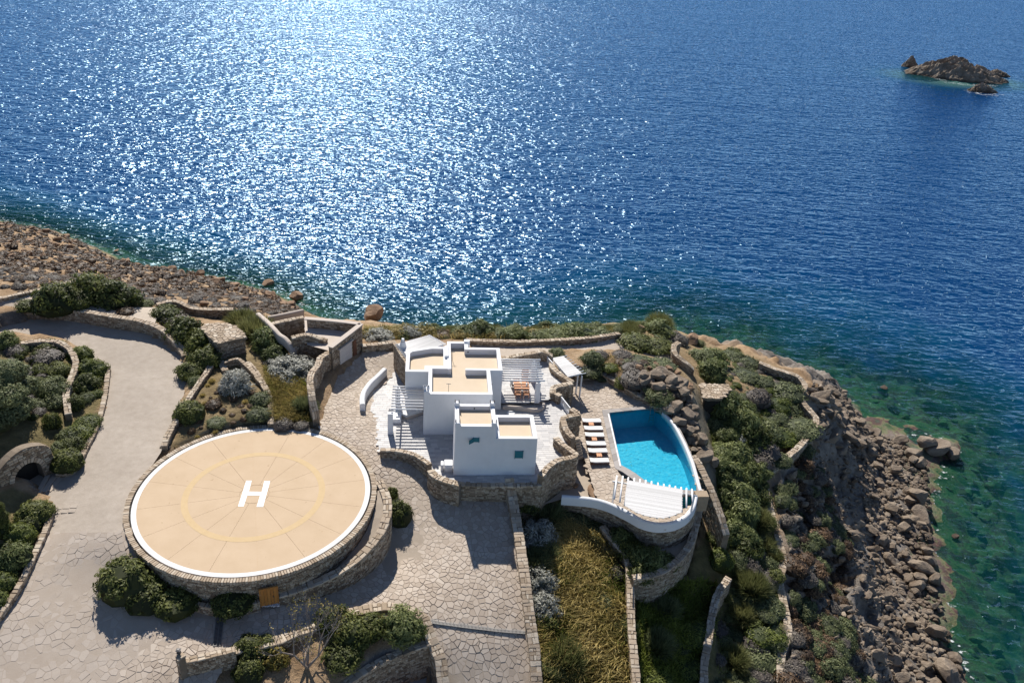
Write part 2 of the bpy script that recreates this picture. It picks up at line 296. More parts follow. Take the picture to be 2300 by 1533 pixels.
nat = [  # natural ground: photo pixel and height
 # shoreline, left hill
 (-250,470,SH),(-100,480,SH),(0,497,SH),(60,510,SH),(120,518,SH),(170,540,SH),(215,555,SH),(265,580,SH),(300,606,SH),(350,613,SH),(420,617,SH),(480,627,SH),(545,641,SH),(600,652,SH),(640,667,SH),(685,698,SH),
 (735,735,SH),(800,750,SH),(900,775,SH),(1000,790,SH),(1150,795,SH),(1300,790,SH),(1400,770,SH),(1480,755,SH),(1540,765,SH),(1600,785,SH),(1660,808,SH),(1720,835,SH),(1790,858,SH),(1840,862,SH),(1875,875,SH),(1900,900,SH),(1925,930,SH),(1950,955,SH),(1990,975,SH),(2040,968,SH),(2100,975,SH),(2150,1008,SH),(2120,1050,SH),(2080,1060,SH),(2075,1110,SH),(2085,1160,SH),(2080,1230,SH),(2110,1300,SH),(2120,1370,SH),(2140,1440,SH),(2160,1500,SH),(2190,1580,SH),(2260,1750,SH),
 # left hill
 (-250,640,4),(0,640,3),(0,590,-4),(0,550,-10),(60,560,-11),(100,620,0),(150,590,-8),(200,610,-4),(300,650,-4),(380,645,-11),(450,665,-9),(550,690,-6),(600,680,-12),(640,700,-10),(400,695,-1.5),(520,708,-2),(170,635,1.8),(320,680,.8),(480,718,-.2),(640,725,-2.5),(655,712,-6),
 (0,680,3),(90,672,2.6),(200,665,2.3),(300,690,1.9),(350,700,1.5),(400,720,1.2),(440,760,1.0),(420,820,.6),
 (560,725,.5),(600,760,.6),(640,790,.8),(680,800,.9),(700,740,-1.5),
 (450,700,0.6),
 # central gardens
 (440,870,.5),(430,930,.3),(480,900,.5),(550,880,.6),(600,920,.3),(560,940,.2),(640,880,.6),(680,860,.7),(640,830,.8),(690,930,.2),(640,950,.1),(500,960,.1),(420,975,.05),(500,830,.6),(560,840,.5),
 # cliff edge behind the house
 (760,760,-.5),(830,760,-.3),(900,752,-.5),(850,738,-2.5),(950,742,-1.5),(1050,745,-1.5),(1150,745,-2),(1250,745,-2.2),(1350,742,-2.6),(1420,735,-3),(1460,722,-4),(1500,738,-4.5),(1540,765,-5),(1000,762,-.5),
 # right headland garden
 (1580,790,-5),(1600,830,-4.8),(1560,800,-4),(1650,820,-6),(1650,860,-5.4),(1700,840,-6.3),(1700,880,-6.2),(1750,870,-6.8),(1790,880,-7.4),(1760,930,-7.4),(1800,960,-8),(1780,1000,-8.2),(1730,1020,-8),(1700,960,-7),(1680,920,-6.5),
 # rock garden beside the pool
 (1290,800,-.6),(1350,815,-1),(1420,800,-1.2),(1400,850,-1.3),(1460,840,-.8),(1500,830,-1.2),(1480,880,-1.1),(1520,870,-1),(1550,880,-1.5),(1540,920,-2.4),(1530,960,-3),(1560,1000,-3.6),(1580,1050,-4.6),(1590,960,-6),(1600,1000,-6.4),(1600,920,-5.8),
 (1640,950,-6.2),(1650,1000,-6.8),(1660,1080,-7.6),(1680,1180,-8.8),(1700,1280,-9.8),(1720,1380,-10.8),(1700,1480,-11.6),(1700,1560,-12.2),(1620,1120,-7.8),(1640,1220,-9),(1640,1330,-10.4),(1640,1430,-11.2),(1630,1540,-12),(1740,1320,-10.2),(1740,1440,-11.2),(1715,1180,-9.2),
 # the cliff
 (1850,940,-11),(1840,885,-10),(1860,860,-15),(1880,900,-17),(1880,960,-15),(1910,960,-19),(1850,1010,-13),(1900,1020,-18),(1940,1000,-20.5),(1800,1060,-12),(1760,1110,-11.5),(1850,1090,-16.5),(1790,1180,-13),(1900,1120,-19),(1850,1170,-16),(1960,1100,-20.8),(1900,1220,-18.2),(1800,1280,-12.8),(1850,1300,-15),(1960,1230,-20.8),(1920,1330,-18.2),(1990,1330,-21),(1800,1380,-13.4),(1880,1420,-15.6),(1960,1420,-19.5),(2010,1430,-21),(1810,1480,-13.5),(1850,1540,-14.5),(1930,1520,-17.5),(2000,1500,-20),(2060,1500,-21.3),(1960,1600,-18.5),(1820,1620,-14),(2020,1200,-21.4),(2030,1120,-21.2),(2030,1030,-21.5),(2060,1330,-21.5),
 # meadow and lower terraces
 (1190,1130,-3.8),(1250,1160,-4.2),(1330,1190,-4.8),(1390,1235,-5.4),(1220,1250,-4.4),(1300,1300,-5.2),(1390,1350,-6.2),(1230,1400,-5.8),(1340,1430,-6.6),(1240,1530,-7.2),(1400,1530,-7.6),(1320,1600,-8.2),
 (1450,1250,-5.2),(1450,1340,-7.7),(1530,1330,-7.7),(1590,1240,-7.7),(1600,1180,-7.5),(1470,1420,-8),(1550,1420,-8.1),(1450,1530,-8.7),(1550,1530,-9.1),(1560,1290,-7.7),
 # bottom beds, left island
 (600,1470,-3.4),(700,1450,-3.3),(800,1440,-3.3),(900,1420,-3.3),(850,1470,-4.2),(700,1533,-4.2),(560,1560,-4.2),
 (60,880,1.1),(30,830,1.5),(110,800,1.3),(150,800,1.1),(120,880,.9),(190,850,.6),(210,800,.7),(190,900,.4),(170,960,.2),(150,1010,0),(80,960,.8),(0,950,1.6),(-60,900,2),(60,1150,-.4),(30,1200,-.6),(60,1230,-.9),(0,1260,-1),(0,1330,-1.3),(-80,1300,-.6),(-60,1100,1),
 # sea bed
 (-100,455,-33),(0,470,-33),(120,495,-33),(220,530,-33),(320,585,-32),(430,595,-32),(560,620,-32),(660,650,-31),
 (1200,620,-38),(800,500,-42),(400,480,-38),(100,400,-36),(-300,350,-40),(800,690,-30),(1100,730,-29),(1400,700,-28),(1560,720,-25.5),(1750,800,-26.5),(1900,840,-26.5),(1980,900,-24),(2100,920,-25),(2200,980,-26),(2200,1080,-23.6),(2170,1180,-23.3),(2190,1300,-23.2),(2230,1420,-23.5),(2260,1530,-23.6),(2300,1000,-30),(2300,1180,-26.5),(2320,1330,-26.5),(2380,1500,-27),(2100,800,-34),(2300,850,-36),(2600,1100,-36),(2500,700,-42),(1600,600,-42),(1900,650,-42),(2000,300,-45),
]
natW = [(*W(x, y, z)[:2], z) for x, y, z in nat]
natural = Rbf(natW, .3)

class Region:
    def __init__(s, pts, flat=None, inner=()):
        s.w = [W3(p) for p in pts]; s.poly = [(p[0], p[1]) for p in s.w]; s.flat = flat
        if flat is None: s.f = Rbf([tuple(W3(p)) for p in list(pts) + list(inner)], .05)
        else: s.f = lambda x, y: np.full(np.shape(x), float(flat))
road_r = Region([(-60,752,1.8),(0,735,1.6),(60,718,1.5),(130,708,1.4),(200,710,1.3),(270,724,1.1),(330,745,.9),(375,772,.7),(410,805,.5),(419,850,.3),(411,900,.2),(392,950,.1),(368,1005,0),(345,1040,-.05),(310,1090,-.08),(290,1130,-.06),(287,1195,-.1),(230,1195,-.35),(170,1195,-.6),
 (110,1195,-.9),(118,1140,-.8),(80,1100,-.75),(30,1090,-.7),(60,1050,-.6),(130,1062,-.6),(165,1058,-.55),(205,985,-.2),(230,930,0),(238,880,.2),(226,825,.4),(176,788,.7),(140,770,.9),(50,764,1.3),(-60,772,1.6)])
fore_r = Region([(110,1195,-.9),(170,1195,-.6),(230,1195,-.35),(287,1195,-.1),(330,1120,-.1),(380,1050,-.05),(500,1000,-.03),(640,985,-.03),(716,975,0),(735,900,.1),(752,850,.2),(790,815,.3),(818,790,.35),(900,790,.35),(925,850,.1),(888,838,-.46),(846,882,-.46),(843,925,-.46),(870,955,-.46),(872,1008,-.6),(900,1016,-.7),(955,1040,-1.0),(970,1080,-1.4),(1010,1110,-1.8),(1140,1112,-1.9),(1152,1190,-2.4),(1172,1300,-3.05),(1184,1400,-4),(1192,1450,-4.6),(1198,1533,-5.6),(1203,1620,-6.7),(990,1620,-6.5),(985,1533,-5.3),(972,1460,-4.2),(950,1400,-3.5),(935,1372,-3.15),(880,1358,-3.05),(820,1365,-3.0),(760,1385,-2.95),(680,1415,-2.9),(600,1440,-2.9),(520,1462,-2.9),(470,1560,-3.6),(450,1640,-4.2),(-150,1640,-3.4),(-150,1480,-2.5),(0,1395,-1.8),(60,1292,-1.35),(92,1225,-1.0)],
 inner=[(600,1400,-2.65),(880,1250,-3.15),(300,1400,-2.25),(200,1300,-1.55),(760,960,-.05),(850,1050,-.7),(1050,1250,-2.7),(900,1300,-3.0),(400,1480,-2.8),(450,1370,-2.45),(560,1150,-1.2),(700,1340,-2.7),(1080,1450,-4.3),(300,1280,-1.0),(296,1240,-.3)])
terrace_r = Region([(872,828,-.4),(817,882,-.4),(820,915,-.4),(842,930,-.4),(852,1012,-.4),(905,1013,.1),(940,1024,.1),(966,1045,.1),(975,1060,.1),(1000,1072,.1),(1030,1085,-.4),(1213,1085,-.4),(1228,1050,.5),(1254,1030,.5),(1292,1019,.5),(1247,980,.5),(1283,978,.5),(1262,936,.5),(1298,927,.5),(1256,887,.5),(1239,870,.5),(1284,858,.5),(1240,822,.5),(1222,795,.2),(1120,806,-.1),(1000,790,0),(900,800,0)], flat=-.4)
dining_r = Region([(1120,806,-.05),(1222,795,.2),(1240,822,.5),(1284,858,.5),(1239,868,.5),(1250,880,.4),(1245,893,-.05),(1208,903,-.05),(1128,905,-.05),(1100,900,-.05),(1090,820,-.05)], flat=-.05)
pool_r = Region([(1262,838,-1.5),(1300,845,-1.6),(1348,836,-1.6),(1372,847,-1.6),(1411,873,-1.6),(1463,899,-1.6),(1490,916,-1.8),(1518,950,-2),(1545,1000,-2),(1568,1060,-2),(1578,1100,-2),(1565,1120,-1.7),(1556,1143,-1.7),(1538,1160,-1.7),(1510,1172,-1.7),(1480,1175,-1.7),(1445,1167,-1.7),(1411,1146,-1.7),(1376,1129,-1.7),(1345,1118,-1.9),(1330,1085,-2.2),(1318,1045,-2.2),(1302,1000,-2.2),(1296,960,-2.2),(1284,915,.4),(1284,862,.4),(1262,850,.4)], flat=-2.2)
path_r = Region([(1060,772,-.6),(1150,768,-.7),(1250,767,-.9),(1330,762,-1.1),(1392,755,-1.2),(1440,765,-1.6),(1500,775,-2),(1520,790,-2.3),(1535,812,-2.6),(1500,812,-2.3),(1450,800,-1.9),(1400,787,-1.6),(1330,786,-1.2),(1270,786,-1),(1225,790,-.7),(1150,802,-.6),(1060,800,-.5)])
ledge_r = Region([(1410,1300,-5.3),(1400,1250,-5.2),(1376,1200,-5),(1372,1185,-5),(1400,1190,-5),(1450,1210,-5),(1520,1200,-5),(1555,1165,-5),(1565,1110,-3),(1578,1110,-4.4),(1570,1145,-4.6),(1562,1182,-4.6),(1549,1223,-4.6),(1524,1257,-4.6),(1480,1286,-4.6),(1440,1293,-4.8)], flat=-5.1)
strip_r = Region([(1140,1110,-3.4),(1215,1108,-3.2),(1300,1090,-3.1),(1330,1085,-2.9),(1345,1122,-3.0),(1262,1120,-3.2),(1200,1122,-3.4),(1160,1135,-3.5)])
garage_r = Region([(680,712,2.4),(808,727,2.4),(808,742,2.4),(745,785,2.4),(690,770,2.4)], flat=2.2)
stepcourt_r = Region([(1262,950,.4),(1300,985,-2.2),(1324,1040,-2.2),(1350,1122,-2.2),(1290,1114,-2.9),(1226,1078,-.2),(1286,1024,.4),(1247,982,.4)], flat=-2.8)
court_r = Region([(965,1437,-4),(868,1475,-4),(776,1540,-4),(740,1640,-4),(1003,1640,-6),(997,1540,-4.6),(985,1480,-4)], flat=-7.0)
gapbed_r = Region([(306,1262,-1.0),(365,1352,-1.65),(433,1349,-1.7),(483,1360,-1.7),(582,1344,-1.7),(584,1300,-1.7),(500,1290,-1.5),(380,1270,-1)], flat=-1.75)
topbed = Region([(-60,700,2.4),(0,694,2.5),(40,692,2.5),(166,695,2.4),(245,709,2.3),(307,718,2.1),(347,730,1.9),(360,690,1.4),(300,690,1.9),(170,648,2.5),(92,655,2.9),(0,672,3),(-60,690,3.1)])
regions = [topbed, road_r, fore_r, gapbed_r, stepcourt_r, terrace_r, dining_r, path_r, strip_r, ledge_r, pool_r, garage_r, court_r]
no_land = {id(garage_r)}

GX0, GX1, GY0, GY1, GS = -125.0, 95.0, 12.0, 190.0, .5
gx = np.arange(GX0, GX1 + .01, GS); gy = np.arange(GY0, GY1 + .01, GS)
XX, YY = np.meshgrid(gx, gy)
ZN = natural(XX, YY)
ZS = ZN.copy(); RM = np.full(XX.shape, -1)
for i, r in enumerate(regions):
    m = inside(r.poly, XX, YY)
    if id(r) in no_land: continue
    ZS[m] = r.f(XX[m], YY[m]); RM[m] = i
def gz(x, y):
    """surface height (bilinear)"""
    fx = np.clip((np.asarray(x, float) - GX0) / GS, 0, len(gx) - 1.001); fy = np.clip((np.asarray(y, float) - GY0) / GS, 0, len(gy) - 1.001)
    i = fx.astype(int); j = fy.astype(int); a = fx - i; b = fy - j
    return (ZS[j, i] * (1 - a) * (1 - b) + ZS[j, i + 1] * a * (1 - b) + ZS[j + 1, i] * (1 - a) * b + ZS[j + 1, i + 1] * a * b)
def G(px, py, zmin=SEA - 8):
    """ground point seen at a photo pixel"""
    d = CR.T @ np.array([(px - 1150) / F, (py - 766.5) / F, 1.0]); d /= -d[2]
    t = np.arange(CAMZ - 7, CAMZ - zmin, .1); P = np.array([0, 0, CAMZ]) + d * t[:, None]
    h = gz(P[:, 0], P[:, 1]); k = np.argmax(P[:, 2] <= h)
    if P[k, 2] > h[k]: return W(px, py, SEA)
    return np.array([P[k, 0], P[k, 1], h[k]])

# ------------------------------------------------------------------ land
def fbm(x, y, s, seed=0, octv=4):
    """cheap value noise"""
    out = np.zeros(np.shape(x)); amp = 1.0; tot = 0; r = np.random.default_rng(seed)
    for o in range(octv):
        g = r.random((256, 256)); u = (x / s * 2 ** o) + 31.7 * o; v = (y / s * 2 ** o) + 17.3 * o
        i = np.floor(u).astype(int); j = np.floor(v).astype(int); a = u - i; b = v - j; a = a * a * (3 - 2 * a); b = b * b * (3 - 2 * b)
        q = lambda p, k: g[p % 256, k % 256]
        out += amp * (q(i, j) * (1 - a) * (1 - b) + q(i + 1, j) * a * (1 - b) + q(i, j + 1) * (1 - a) * b + q(i + 1, j + 1) * a * b); tot += amp; amp *= .5
    return out / tot
gyy, gxx = np.gradient(ZN, GS)
slope = np.hypot(gxx, gyy)
steep = np.clip((slope - .35) / .5, 0, 1)
right = np.clip((XX - 18) / 10, 0, 1) * np.clip((-7.0 - ZN) / 4, 0, 1)
ridge = 1 - np.abs(2 * fbm(XX * .8 + YY * .35, YY * .8 - XX * .35, 5.0, 3, 5) - 1)
ridge2 = 1 - np.abs(2 * fbm(XX, YY, 2.2, 5, 4) - 1)
hill = np.clip((-8 - XX) / 10, 0, 1) * np.clip((1.5 - ZN) / 4, 0, 1)
disp = (fbm(XX, YY, 3.0, 1) - .5) * .5 + right * ((ridge - .62) * 4.2 + (ridge2 - .6) * 1.8) + steep * (1 - right) * (ridge - .6) * 1.6 + hill * ((fbm(XX, YY, 9, 8) - .5) * 2.2 + (ridge2 - .6) * .9)
nearshore = np.clip(np.abs(ZN - SEA) / 3.0, .25, 1)
free = (RM < 0)
# fade the roughness out next to built surfaces
from_built = free.astype(float)
for _ in range(4):
    q = from_built.copy()
    q[1:-1, 1:-1] = np.minimum.reduce([from_built[1:-1, 1:-1], from_built[:-2, 1:-1] + .25, from_built[2:, 1:-1] + .25, from_built[1:-1, :-2] + .25, from_built[1:-1, 2:] + .25]); from_built = q
ZT = ZS.copy(); ZT[free] += (disp * nearshore * from_built)[free]
ZS[free] = ZT[free]
ZT[~free] -= .22
# terrain under the garage, the pool basin and the ledge stays lower than what stands there
pool_cut = [W(x, y, -2.2)[:2] for x, y in ((1352,921),(1467,912),(1492,930),(1516,956),(1538,995),(1558,1040),(1570,1095),(1560,1135),(1500,1150),(1430,1120),(1412,1085),(1381,1051))]
m = np.hypot(XX - W(571.5, 1108.8)[0], YY - W(571.5, 1108.8)[1]) < 9.9; ZT[m] = np.minimum(ZT[m], -.9)
for _r, _z in ((terrace_r, -2.4), (dining_r, -2.4), (pool_r, -5.7), (ledge_r, -8.4)):
    _m = inside(_r.poly, XX, YY) ; ZT[_m] = np.minimum(ZT[_m], _z)
_pc = np.mean(pool_cut, 0); pool_hole = [tuple(_pc + (np.array(q) - _pc) * (1 + .9 / np.hypot(*(np.array(q) - _pc)))) for q in pool_cut]
m = inside(pool_hole, XX, YY); ZT[m] = np.minimum(ZT[m], -5.2)

m, nt, p = nmat('ground'); v = coords(nt); geo = N(nt, 'ShaderNodeNewGeometry'); sx = N(nt, 'ShaderNodeSeparateXYZ'); nt.links.new(geo.outputs['Normal'], sx.inputs[0])
tn = N(nt, 'ShaderNodeAttribute', attribute_name='tint')
soil = ramp(nt, tex(nt, v, .45, 7, .7), [(.25, (.17, .105, .06)), (.45, (.28, .185, .105)), (.6, (.37, .26, .16)), (.8, (.44, .33, .22))])
rockc = ramp(nt, tex(nt, v, .6, 9, .72), [(.25, (.07, .06, .052)), (.45, (.15, .13, .112)), (.6, (.24, .21, .18)), (.8, (.34, .30, .255))])
gras = ramp(nt, tex(nt, v, .9, 6, .7), [(.3, (.055, .055, .02)), (.5, (.12, .105, .04)), (.75, (.22, .17, .07))])
pos = N(nt, 'ShaderNodeSeparateXYZ'); nt.links.new(geo.outputs['Position'], pos.inputs[0])
st = N(nt, 'ShaderNodeMapRange'); nt.links.new(sx.outputs[2], st.inputs[0]); st.inputs[1].default_value = .86; st.inputs[2].default_value = .72
c = mixc(nt, st.outputs[0], soil, rockc)
c = mixc(nt, tn.outputs['Fac'], c, rockc)
gr = N(nt, 'ShaderNodeAttribute', attribute_name='grassy'); c = mixc(nt, gr.outputs['Fac'], c, gras)
wet = N(nt, 'ShaderNodeMapRange'); nt.links.new(pos.outputs[2], wet.inputs[0]); wet.inputs[1].default_value = SEA + .9; wet.inputs[2].default_value = SEA + .1
bed = ramp(nt, tex(nt, v, .35, 8, .75), [(.3, (.015, .04, .03)), (.42, (.05, .09, .04)), (.5, (.14, .14, .07)), (.56, (.10, .05, .05)), (.64, (.04, .06, .04)), (.75, (.24, .24, .17))])
c = mixc(nt, wet.outputs[0], c, bed)
nt.links.new(c, p.inputs['Base Color']); p.inputs['Roughness'].default_value = .92; p.inputs['Specular IOR Level'].default_value = .2
bump(nt, p, tex(nt, v, 1.6, 9, .75), .9, .35); M['ground'] = m

ny, nx = XX.shape; idx = np.arange(nx * ny).reshape(ny, nx)
quads = np.stack([idx[:-1, :-1], idx[:-1, 1:], idx[1:, 1:], idx[1:, :-1]], -1).reshape(-1, 4)
me = fastmesh('ground', np.stack([XX, YY, ZT], -1).reshape(-1, 3), quads, M['ground'], tint=np.clip(right * 1.3 * np.clip((-9.5 - ZN) / 3, 0, 1), 0, 1).ravel(), smooth=True)
meadow_poly = [W(x, y, z)[:2] for x, y, z in ((1150,1110,-3.6),(1262,1112,-3.6),(1358,1188,-4.5),(1400,1240,-5),(1420,1350,-6),(1430,1620,-8.5),(1205,1620,-7),(1190,1400,-5.5))]
low_poly = [W(x, y, z)[:2] for x, y, z in ((1425,1310,-7.5),(1500,1330,-7.7),(1590,1200,-7.6),(1640,1290,-8.4),(1610,1640,-9.8),(1430,1640,-9.4))]
cor_poly = [W(x, y, z)[:2] for x, y, z in ((1600,880,-5.5),(1660,930,-6.5),(1710,1060,-8),(1735,1200,-9.4),(1760,1300,-10.2),(1750,1640,-12.5),(1600,1640,-12),(1620,1300,-10),(1590,1000,-6))]
garden_poly = [W(x, y, z)[:2] for x, y, z in ((590,820,.6),(690,840,.6),(700,960,.1),(600,955,.1),(470,990,.1),(380,1000,0),(430,900,.4),(490,800,.6),(600,740,.5),(640,760,.5))]
grassy = np.zeros(XX.shape)
isl_g = [W(x, y, z)[:2] for x, y, z in ((-60,760,2),(60,770,1.9),(140,770,1.8),(235,820,.7),(235,880,.5),(200,980,.1),(130,1050,-.4),(60,990,.6),(-60,1080,1.5))]
row_g = [W(x, y, z)[:2] for x, y, z in ((60,1110,-.4),(110,1140,-.4),(80,1225,-.8),(30,1325,-1.2),(-60,1440,-1.8),(-60,1110,.8))]
for q, a in ((isl_g, .8), (row_g, .8), (meadow_poly, .85), (low_poly, .9), (cor_poly, .85), (garden_poly, .55)): grassy[inside(q, XX, YY)] = a
grassy = np.maximum(grassy, np.clip((XX - 0) / 6, 0, 1) * np.clip((-.5 - ZN) / 2, 0, 1) * np.clip((ZN + 9) / 2, 0, 1) * .35)
a = me.attributes.new('grassy', 'FLOAT', 'POINT'); a.data.foreach_set('value', grassy.ravel().astype(np.float32))
props(link('ground', me), kind='structure')

# ------------------------------------------------------------------ sea
sx0, sx1, sy0, sy1 = -500., 620., 20., 1400.
def axis(a, b, near, far, d0, growth):
    out = [near]; d = d0
    while out[-1] < b: out.append(out[-1] + d); d *= growth
    lo = [near]; d = d0
    while lo[-1] > a: lo.append(lo[-1] - d); d *= growth
    return np.array(sorted(set(lo[1:] + out)))
ax = axis(-30000, 30000, 40., 0, 1.2, 1.035); ay = axis(-200, 40000, 90., 0, 1.2, 1.03)
SX, SY = np.meshgrid(ax, ay)
ISL = W(2145, 178, SEA)
zb = natural(np.clip(SX, -400, 420), np.clip(SY, 0, 620))
inT = (SX > GX0) & (SX < GX1) & (SY > GY0) & (SY < GY1)
zbt = gz(SX, SY); zb = np.where(inT, zbt, zb)
dep = SEA - zb
di = np.hypot((SX - ISL[0]) / 1.6, SY - ISL[1]); dep = np.minimum(dep, 2.5 + np.maximum(di - 10, 0) * .42)
dep = np.where((SX > 420) | (SX < -400) | (SY > 620), np.maximum(dep, 20), dep)
nxs, nys = len(ax), len(ay); idx = np.arange(nxs * nys).reshape(nys, nxs)
quads = np.stack([idx[:-1, :-1], idx[:-1, 1:], idx[1:, 1:], idx[1:, :-1]], -1).reshape(-1, 4)
m, nt, p = nmat('sea_water')
tc = N(nt, 'ShaderNodeTexCoord')
def mapped(rz, sc):
    mp = N(nt, 'ShaderNodeMapping'); mp.inputs['Rotation'].default_value = (0, 0, rz); mp.inputs['Scale'].default_value = sc
    nt.links.new(tc.outputs['Object'], mp.inputs[0]); return mp.outputs[0]
w1 = tex(nt, mapped(math.radians(14), (.16, .38, .3)), 1.0, 1, .5)        # wind sea
w2 = tex(nt, mapped(math.radians(-8), (.50, 1.0, 1)), 1.0, 1.5, .5)        # chop
w3 = tex(nt, mapped(math.radians(20), (.02, .045, 1)), 1.0, 2, .5)         # gusts
w4 = tex(nt, mapped(math.radians(40), (1.4, 2.2, 1)), 1.0, 1, .5)          # ripples
def madd(a, k, b=None):
    q = N(nt, 'ShaderNodeMath', operation='MULTIPLY_ADD'); nt.links.new(a, q.inputs[0]); q.inputs[1].default_value = k
    if b is None: q.inputs[2].default_value = 0
    else: nt.links.new(b, q.inputs[2])
    return q.outputs[0]
w5 = tex(nt, mapped(math.radians(-25), (.62, 1.1, 1)), 1.0, 0, .5); pk = N(nt, 'ShaderNodeMapRange'); nt.links.new(w5, pk.inputs[0]); pk.inputs[1].default_value = .62; pk.inputs[2].default_value = .80   # a few steep little crests
h = madd(w1, .95, madd(w2, .62, madd(w3, 1.6, madd(w4, .10, madd(pk.outputs[0], .55)))))
bp = N(nt, 'ShaderNodeBump'); bp.inputs['Strength'].default_value = 1.0; bp.inputs['Distance'].default_value = 1.0
nt.links.new(h, bp.inputs['Height'])
at = N(nt, 'ShaderNodeAttribute', attribute_name='tint')             # depth in metres
dn = madd(tex(nt, mapped(0, (.06, .06, .06)), 1.0, 5, .65), 9.0, None)
dd = N(nt, 'ShaderNodeMath', operation='ADD'); nt.links.new(at.outputs['Fac'], dd.inputs[0]); nt.links.new(dn, dd.inputs[1])
dr = N(nt, 'ShaderNodeMapRange'); nt.links.new(dd.outputs[0], dr.inputs[0]); dr.inputs[1].default_value = 4.5; dr.inputs[2].default_value = 21.0
body = ramp(nt, dr.outputs[0], [(0, (.008, .060, .048)), (.12, (.003, .055, .058)), (.32, (.001, .042, .088)), (.6, (.0006, .028, .092)), (1, (.0005, .026, .094))])
nt.nodes.remove(p); df = N(nt, 'ShaderNodeBsdfDiffuse'); nt.links.new(body, df.inputs[0])
gls = N(nt, 'ShaderNodeBsdfGlossy'); gls.distribution = 'BECKMANN'; gls.inputs['Roughness'].default_value = .25; gls.inputs['Color'].default_value = (.44, .62, .78, 1); nt.links.new(bp.outputs[0], gls.inputs['Normal'])
fr = N(nt, 'ShaderNodeFresnel'); fr.inputs[0].default_value = 1.40; nt.links.new(bp.outputs[0], fr.inputs['Normal'])
surf = N(nt, 'ShaderNodeMixShader'); nt.links.new(fr.outputs[0], surf.inputs[0]); nt.links.new(df.outputs[0], surf.inputs[1]); nt.links.new(gls.outputs[0], surf.inputs[2])
trn = N(nt, 'ShaderNodeBsdfTransparent'); trn.inputs[0].default_value = (.50, .80, .76, 1)
al = N(nt, 'ShaderNodeMapRange'); nt.links.new(at.outputs['Fac'], al.inputs[0]); al.inputs[1].default_value = .0; al.inputs[2].default_value = 7.5; al.inputs[3].default_value = .15; al.inputs[4].default_value = 1.0
mx = N(nt, 'ShaderNodeMixShader'); nt.links.new(al.outputs[0], mx.inputs[0]); nt.links.new(trn.outputs[0], mx.inputs[1]); nt.links.new(surf.outputs[0], mx.inputs[2])
nt.links.new(mx.outputs[0], nt.nodes['Material Output'].inputs[0]); M['sea'] = m
props(link('sea', fastmesh('sea', np.stack([SX, SY, np.full(SX.shape, SEA)], -1).reshape(-1, 3), quads, m, tint=dep.ravel(), smooth=True)), kind='structure')
# ------------------------------------------------------------------ paved surfaces
def grid_sheet(name, region, step, mat, dz=0.0, holes=(), label=None):
    P = np.array(region.poly); bd = []
    for i in range(len(P)):
        a, b = P[i], P[(i + 1) % len(P)]; n = max(1, int(np.hypot(*(b - a)) / step))
        bd += [a + (b - a) * k / n for k in range(n)]
    x0, y0 = P.min(0); x1, y1 = P.max(0); g = np.stack(np.meshgrid(np.arange(x0, x1, step), np.arange(y0, y1, step)), -1).reshape(-1, 2)
    g = g[inside(region.poly, g[:, 0], g[:, 1])]
    bda = np.array(bd); dist = np.array([np.min(np.hypot(*(bda - q).T)) for q in g]) if len(g) else np.zeros(0)
    g = g[dist > step * .45] if len(g) else g
    v = [Vector(q) for q in bd] + [Vector(q) for q in g]; n = len(bd); cons = [list(range(n))]; 
    hs = []
    for h in holes:
        k = len(v); v += [Vector(q) for q in h]; cons.append(list(range(k, k + len(h)))); hs.append(h)
    V, E_, Fs, *_ = geometry.delaunay_2d_cdt(v, [], cons, 1 if not holes else 1, 1e-4)
    V = np.array([(q.x, q.y) for q in V]); Z = region.f(V[:, 0], V[:, 1]) + dz
    out = []
    for f in Fs:
        c = V[list(f)].mean(0)
        if any(inside(h, c[0], c[1]) for h in hs): continue
        if not inside(region.poly, c[0], c[1]): continue
        out.append(f)
    return fastmesh(name, np.c_[V, Z], np.array(out), mat, smooth=True)
def clip_cell(poly, mx_, my_, nx_, ny_):
    out = []; k = len(poly)
    for i in range(k):
        a = poly[i]; b = poly[(i + 1) % k]; da = (a[0] - mx_) * nx_ + (a[1] - my_) * ny_; db = (b[0] - mx_) * nx_ + (b[1] - my_) * ny_
        if da <= 0: out.append(a)
        if (da < 0 < db) or (db < 0 < da):
            t = da / (da - db); out.append((a[0] + (b[0] - a[0]) * t, a[1] + (b[1] - a[1]) * t))
    return out
